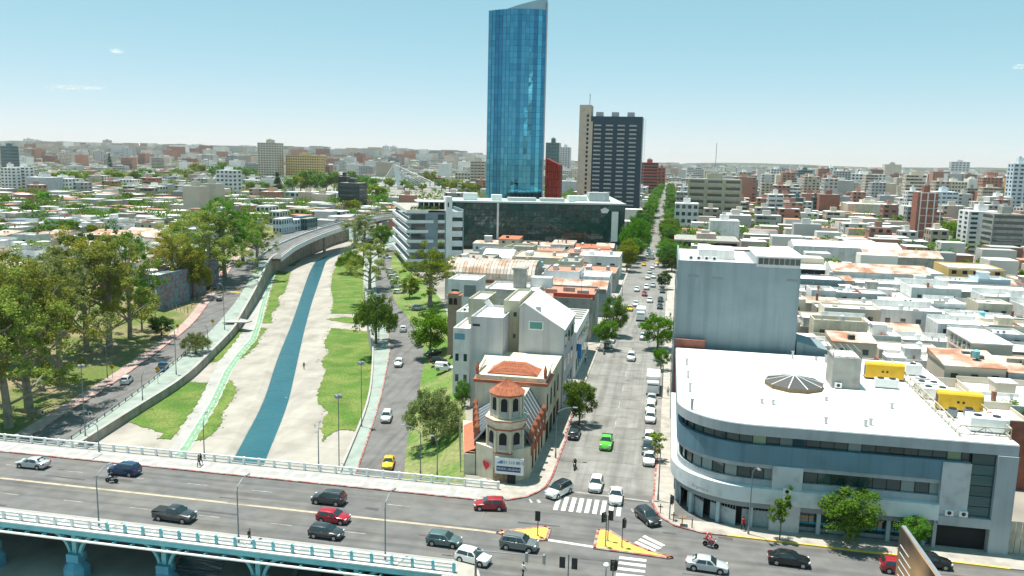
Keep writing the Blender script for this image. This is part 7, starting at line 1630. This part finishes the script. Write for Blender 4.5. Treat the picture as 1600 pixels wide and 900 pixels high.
def house(x0, y0, w_, d, region):
    global nh; nh += 1
    wn, wm_, _ = pick(WALLS); rn, rm, _ = pick(ROOFS if 'castle' not in region else ROOFS[1:]); ex = rh.choice(EXTRA); h = rh.choice((3.2, 3.6, 4.2, 4.8, 6.2, 6.8)); big = h > 6
    lab = '%s %s house with %s and %s %s' % (wn, 'two-storey' if big else 'low', rn, ex, region)
    t = thing('house', lab, 'house', (x0, y0, 0), 0, lab)
    pbox(t, 'wall', 0, w_, 0, d, 0, h, wm_); flat = 'flat' in rn
    if flat:
        pbox(t, 'roof', .2, w_-.2, .2, d-.2, h, h+.06, rm); p = rh.choice((.35, .6, .9)); mb = MB(); mb.box(0, w_, 0, .2, h, h+p); mb.box(0, w_, d-.2, d, h, h+p*rh.choice((1, 2))); mb.box(0, .2, .201, d-.201, h, h+p); mb.box(w_-.2, w_, .201, d-.201, h, h+p); mb.build('parapet', wm_, t)
    else:
        s = rh.uniform(1.0, 2.2); mb = MB(); e = rh.random() < .5
        if e: mb.ring([[(-.2, -.25, h), (w_+.2, -.25, h), (w_+.2, d+.25, h), (-.2, d+.25, h)], [(-.2, d/2-.02, h+s), (w_+.2, d/2-.02, h+s), (w_+.2, d/2+.02, h+s), (-.2, d/2+.02, h+s)]])
        else: mb.ring([[(-.2, -.25, h), (w_+.2, -.25, h), (w_+.2, d+.25, h), (-.2, d+.25, h)], [(-.2, -.25, h+.15), (w_+.2, -.25, h+.15), (w_+.2, d+.25, h+s*.7), (-.2, d+.25, h+s*.7)]])
        mb.build('roof', rm, t)
    nw = max(1, int(w_/3.5))
    for r_ in range(2 if big else 1):
        for k in range(nw):
            cx = w_*(k+.5)/nw; dr = r_ == 0 and k == nw//2
            pbox(t, 'door' if dr else 'window', cx-.6, cx+.6, -.05, 0, .1 if dr else 1.0+r_*3.3, 2.2+r_*3.3, m_glass if not dr else m_rusty)
    sx = 0 if x0 > 0 else w_
    for k in range(max(1, int(d/5))): pbox(t, 'window', sx-.04, sx+.04, d*(k+.4)/max(1, int(d/5)), d*(k+.4)/max(1, int(d/5))+1.2, h*.35, h*.35+1.2, m_glass)
    zt = h+(.06 if flat else 1.0); xx, yy = w_*rh.uniform(.25, .7), d*rh.uniform(.3, .7)
    if 'tank' in ex: MB().lathe([(.65, zt), (.68, zt+1.3), (.2, zt+1.6)], xx, yy, 9).build('water_tank', rh.choice((m_wpaint, m_gwall, m_cyan)), t, True)
    elif 'room' in ex: pbox(t, 'roof_room', xx-1.6, xx+1.6, yy-1.6, yy+1.6, zt-.5, zt+2.4, wm_); pbox(t, 'roof_room_cap', xx-1.8, xx+1.8, yy-1.8, yy+1.8, zt+2.4, zt+2.52, m_roofw)
    elif 'cooling' in ex: acunit(t, xx, yy, zt+.34, rh.uniform(-.2, .2)); acunit(t, xx+1.4, yy+.3, zt+.34, rh.uniform(-.2, .2))
    elif 'chimney' in ex: pbox(t, 'chimney', xx-.3, xx+.3, yy-.3, yy+.3, zt-.5, zt+1.5, m_brick)
    for _k in range(rh.randint(1, 3)):
        xx, yy = w_*rh.uniform(.15, .8), d*rh.uniform(.2, .8); q = rh.random()
        if q < .35: pbox(t, 'roof_vent', xx-.2, xx+.2, yy-.2, yy+.2, zt-.6, zt+.9, m_steel)
        elif q < .6: pbox(t, 'skylight', xx-.7, xx+.7, yy-.5, yy+.5, zt-.5, zt+.25, m_glass)
        elif q < .8: pbox(t, 'aerial', xx-.03, xx+.03, yy-.03, yy+.03, zt-.5, zt+2.6, m_steel)
        else: pbox(t, 'low_wall', xx-1.5, xx+1.5, yy-.1, yy+.1, zt-.4, zt+.7, rh.choice((m_brick, m_concrete)))
    if flat and rh.random() < .5: pbox(t, 'yard_wall', w_*.5, w_*.5+.15, .3, d-.3, zt, zt+rh.uniform(.5, 1.4), rh.choice((m_brick, m_concrete, wm_)))
def fill(xa, xb, ya, yb, region, lim, w0=8, w1=16, r0=11, r1=17):
    n = 0; y = ya
    while y < yb and n < lim:
        rowd = rh.uniform(r0, r1); x = xa+rh.uniform(0, 6)
        while x < xb and n < lim:
            w_ = rh.uniform(w0, w1); d = rowd-rh.uniform(.3, 3)
            u, v, k = J(x+w_/2, y, 6)
            if k > 20 and -60 < u < 1660 and v < 760 and not corridor(x, x+w_, y, y+d) and free(x+.5, x+w_-.5, y+.5, y+d-.5):
                house(x, y, w_, d, region); take(x, x+w_, y, y+d); n += 1
            x += w_+rh.choice((0.05, .05, .4, 3.0))
        y += rowd+rh.choice((.2, .2, .2, 5.0))
    return n
fill(24, 260, 120, 330, 'beyond the office', 150, 6, 15, 8, 14)
fill(-420, -100, 205, 420, 'beyond the park', 110, 7, 14, 9, 14)
fill(-95, -19, 186, 400, 'behind the castle', 25)
# ------------------------------------------------------------------ the rest of the city as one mass
m_pw = mat('far_white', (.60, .57, .53), .9, var=.12, scale=.05, rand=.28); m_pc = mat('far_cream', (.52, .44, .35), .9, var=.12, scale=.05, rand=.25); m_pg = mat('far_grey', (.36, .36, .36), .9, rand=.25); m_pr = mat('far_brick', (.38, .19, .14), .9, rand=.25); m_prf = mat('far_roof', (.68, .67, .65), .9, rand=.2); m_pt = mat('far_tile', (.42, .20, .14), .9, rand=.25)
rc = random.Random(5); city = MB(); fw = MB()
def sm(t): t = max(0.0, min(1.0, t)); return t*t*(3-2*t)
def hillz(x, y): return 46*sm((y-1500)/1500)*sm((-x-150-(y-1500)*.15)/700)+16*sm((y-2600)/2500)
def far_block(x, y, w_, d, h, rich):
    hb = hillz(x+w_/2, y)
    k0 = len(city.v); f0 = len(fw.v); _far_block(x, y, w_, d, h, rich)
    if hb > .1:
        for mbx, a0 in ((city, k0), (fw, f0)):
            for i in range(a0, len(mbx.v)): p = mbx.v[i]; mbx.v[i] = (p[0], p[1], p[2]+hb)
def _far_block(x, y, w_, d, h, rich):
    mi = rc.choices((0, 1, 2, 3), (4, 3, 1.6, 1.5))[0]; rmi = 5 if (h < 8 and rc.random() < .3) else (4 if rc.random() < .75 else 2)
    city.add([(x, y, -.2), (x+w_, y, -.2), (x+w_, y+d, -.2), (x, y+d, -.2), (x, y, h), (x+w_, y, h), (x+w_, y+d, h), (x, y+d, h)], [(0, 1, 5, 4), (1, 2, 6, 5), (3, 0, 4, 7)], mi)
    city.add([(x, y, h+.01), (x+w_, y, h+.01), (x+w_, y+d, h+.01), (x, y+d, h+.01)], [(0, 1, 2, 3)], rmi)
    if h > 9 and rich:
        city.box(x+w_*.3, x+w_*.6, y+d*.3, y+d*.6, h, h+3, mi)
        sty = rc.random()
        if sty < .3: return
        nf = int(h/3.1); nc_ = max(2, int(w_/3.6)); nd = max(2, int(d/4))
        sx = x+w_ if x < 0 else x
        for r_ in range(nf):
            for c in range(nc_):
                if sty < .5 and c not in (0, nc_-1): continue
                if rc.random() < .9: xa = x+w_*(c+.22)/nc_; xb = x+w_*(c+(.74 if sty < .8 else 1.15))/nc_; z0 = h*(r_+.3)/nf; z1 = h*(r_+.75)/nf; fw.add([(xa, y-.06, z0), (xb, y-.06, z0), (xb, y-.06, z1), (xa, y-.06, z1)], [(0, 1, 2, 3)])
            if y < 1300:
                for c in range(nd): ya = y+d*(c+.25)/nd; yb = y+d*(c+.72)/nd; z0 = h*(r_+.3)/nf; z1 = h*(r_+.75)/nf; q = sx+(.06 if x < 0 else -.06); fw.add([(q, ya, z0), (q, yb, z0), (q, yb, z1), (q, ya, z1)], [(0, 1, 2, 3)])
for y0, y1, step in ((330, 470, 15), (470, 800, 17), (800, 1300, 22), (1300, 2200, 32), (2200, 4200, 52), (4200, 7500, 95)):
    y = y0
    while y < y1:
        xlim0, xlim1 = XatY(-40, y, 5), XatY(1640, y, 5); x = xlim0
        while x < xlim1:
            w_ = step*rc.uniform(.55, 1.0); d = step*rc.uniform(.5, .85); right = x > 20
            r_ = rc.random()
            if right and y > 380: h = rc.uniform(3.5, 8) if r_ < (.6 if y < 750 else .45) else (rc.uniform(8, 17) if r_ < .84 else rc.uniform(16, 40))
            elif right: h = rc.uniform(4, 9)
            elif x > -260 and y > 900: h = rc.uniform(4, 8) if r_ < .7 else rc.uniform(8, 20)
            else: h = rc.uniform(3.5, 7) if r_ < .8 else rc.uniform(7, 14)
            if y > 1500 and not right and r_ > .86: h = rc.uniform(14, 34)
            if y > 2600: h = rc.uniform(5, 10) if r_ < .75 else rc.uniform(12, 34)
            u, v, k = J(x, y, 4); gap = rc.random() < (.14 if right else .22)
            park = (-520 < x < -120 and 700 < y < 1250) or (x < -170 and 1100 < y < 1500)
            if not gap and not (park and rc.random() < .8) and not corridor(x, x+w_, y, y+d) and free(x, x+w_, y, y+d):
                # keep low in front of things that are in plain view
                if y < 640 and x < 20: h = min(h, 8)
                if 20 < x and y < 430: h = min(h, 8.5)
                elif 20 < x and y < 800: h = min(h, 6+(y-430)*.03+rc.uniform(0, 5))
                far_block(x, y, w_, d, h, y < 2300)
            x += step*rc.uniform(1.0, 1.12)
        y += step
tag(city.build('distant_city', [m_pw, m_pc, m_pg, m_pr, m_prf, m_pt]), 'mass of small pale houses and blocks reaching to the horizon', 'houses', kind='stuff')
tag(fw.build('distant_windows', m_glass), 'dark windows of the distant pale blocks', 'windows', kind='stuff')
# trees among the distant houses, one mass
cl = []; rt_ = random.Random(9)
for _ in range(5200):
    y = 340*math.exp(rt_.random()*2.75); u = rt_.uniform(-30, 1630); x = XatY(u, y, 5)
    if corridor(x-4, x+4, y-4, y+4) or not free(x-2, x+2, y-2, y+2): continue
    if x > 20 and rt_.random() < .72: continue
    if u > 700 and u < 1000 and y < 640: continue
    h = rt_.uniform(4, 9)*(1+y/3500); n_ = 3 if y < 1500 else 2
    for k in range(n_): cl.append(((x+rt_.gauss(0, h*.3), y+rt_.gauss(0, h*.3), hillz(x, y)+h*rt_.uniform(.5, .85)), h*rt_.uniform(.28, .45)))
me = leaves('distant_trees', cl, 30, 1.35, 4, .85); me.materials[0] = lf_mid; o = bpy.data.objects.new('distant_trees', me); col.objects.link(o); tag(o, 'scattered green tree crowns among the distant houses', 'trees', kind='stuff')
# gentle rise under the far districts
hg = MB(); gx = np.linspace(-5200, 5200, 70); gy = np.linspace(1480, 8100, 40)
for y in gy:
    for x in gx: hg.v.append((x, y, hillz(x, y)-.05))
for j in range(39):
    for i in range(69): a = j*70+i; hg.f.append((a, a+1, a+71, a+70)); hg.m.append(0)
struct(hg, 'hills', m_ground, True)
# low ridge on the horizon
hl = MB(); xs = np.linspace(-9000, 9000, 90); rr_ = random.Random(2)
for x in xs: zt = 38+24*math.sin(x/1300.0)+14*math.sin(x/410.0)+rr_.uniform(-4, 4); hl.v += [(x, 8200, -2), (x, 8600, zt), (x, 9400, -2)]
for i in range(len(xs)-1):
    for k in range(2): a = i*3+k; hl.f.append((a, a+3, a+4, a+1)); hl.m.append(0)
struct(hl, 'hills', mat('wooded_ridge', (.06, .09, .05), .95, var=.4, scale=.02), True)
# clouds: thin wisps high above the left and right horizon
def cloudmat():
    m = bpy.data.materials.new('cloud_vapour'); m.use_nodes = True; n = m.node_tree; n.nodes.clear(); out = n.nodes.new('ShaderNodeOutputMaterial'); d = n.nodes.new('ShaderNodeBsdfDiffuse'); d.inputs[0].default_value = (.95, .95, .95, 1); tl = n.nodes.new('ShaderNodeBsdfTranslucent'); tl.inputs[0].default_value = (.95, .95, .95, 1); a = n.nodes.new('ShaderNodeMixShader'); t_ = n.nodes.new('ShaderNodeBsdfTransparent'); b = n.nodes.new('ShaderNodeMixShader'); nz = n.nodes.new('ShaderNodeTexNoise'); nz.inputs['Scale'].default_value = 4; nz.inputs['Detail'].default_value = 6; tc = n.nodes.new('ShaderNodeTexCoord'); lw = n.nodes.new('ShaderNodeLayerWeight'); mr = n.nodes.new('ShaderNodeMapRange'); mr.inputs[1].default_value = .4; mr.inputs[2].default_value = .75; mm = n.nodes.new('ShaderNodeMath'); mm.operation = 'MULTIPLY'; inv = n.nodes.new('ShaderNodeMath'); inv.operation = 'SUBTRACT'; inv.inputs[0].default_value = .8
    L = n.links; L.new(tc.outputs['Generated'], nz.inputs[0]); L.new(nz.outputs[0], mr.inputs[0]); L.new(lw.outputs['Facing'], inv.inputs[1]); L.new(mr.outputs[0], mm.inputs[0]); L.new(inv.outputs[0], mm.inputs[1]); L.new(d.outputs[0], a.inputs[1]); L.new(tl.outputs[0], a.inputs[2]); a.inputs[0].default_value = .5; L.new(mm.outputs[0], b.inputs[0]); L.new(t_.outputs[0], b.inputs[1]); L.new(a.outputs[0], b.inputs[2]); L.new(b.outputs[0], out.inputs[0]); return m
mc = cloudmat()
for u, v, wpx, hpx, lab in ((115, 137, 110, 9, 'long flat white cloud wisp over the left horizon'), (186, 80, 24, 9, 'small white cloud puff above the long wisp'), (1588, 104, 24, 10, 'small white cloud puff at the right')):
    D = 9000.0; a = (u-800)/F; b = -(v-450)/F; c = Vector([F_[i]+a*R_[i]+b*U_[i] for i in range(3)])*D+Vector((0, 0, HC)); k = D/F; bm = bmesh.new(); rr_ = random.Random(u)
    for j in range(7 if wpx > 50 else 4):
        r = bmesh.ops.create_icosphere(bm, subdivisions=2, radius=1.0); q = rr_.uniform(-.4, .4)
        for vv in r['verts']: vv.co = Vector((vv.co.x*wpx*k*.22+q*wpx*k, vv.co.y*hpx*k*1.5, vv.co.z*hpx*k*.4*rr_.uniform(.9, 1.1)+rr_.uniform(-.1, .1)*hpx*k))
    me = bpy.data.meshes.new('cloud'); bm.to_mesh(me); bm.free(); me.materials.append(mc); me.polygons.foreach_set('use_smooth', [True]*len(me.polygons)); o = bpy.data.objects.new('cloud', me); col.objects.link(o); o.location = c; tag(o, lab, 'cloud')

# ------------------------------------------------------------------ haze
hz = MB(); hz.box(-9600, 9600, -60, 9700, -9.5, 150); ho_ = hz.build('haze', []); ho_.data.materials.clear()
mh = bpy.data.materials.new('haze_air'); mh.use_nodes = True; n = mh.node_tree; n.nodes.clear(); o_ = n.nodes.new('ShaderNodeOutputMaterial'); pv = n.nodes.new('ShaderNodeVolumePrincipled'); pv.inputs['Color'].default_value = (.97, .985, 1.0, 1); pv.inputs['Density'].default_value = 0.000042; pv.inputs['Anisotropy'].default_value = .2; n.links.new(pv.outputs[0], o_.inputs['Volume']); ho_.data.materials.append(mh); tag(ho_, kind='stuff', label='thin pale midday haze over the whole city', cat='haze')
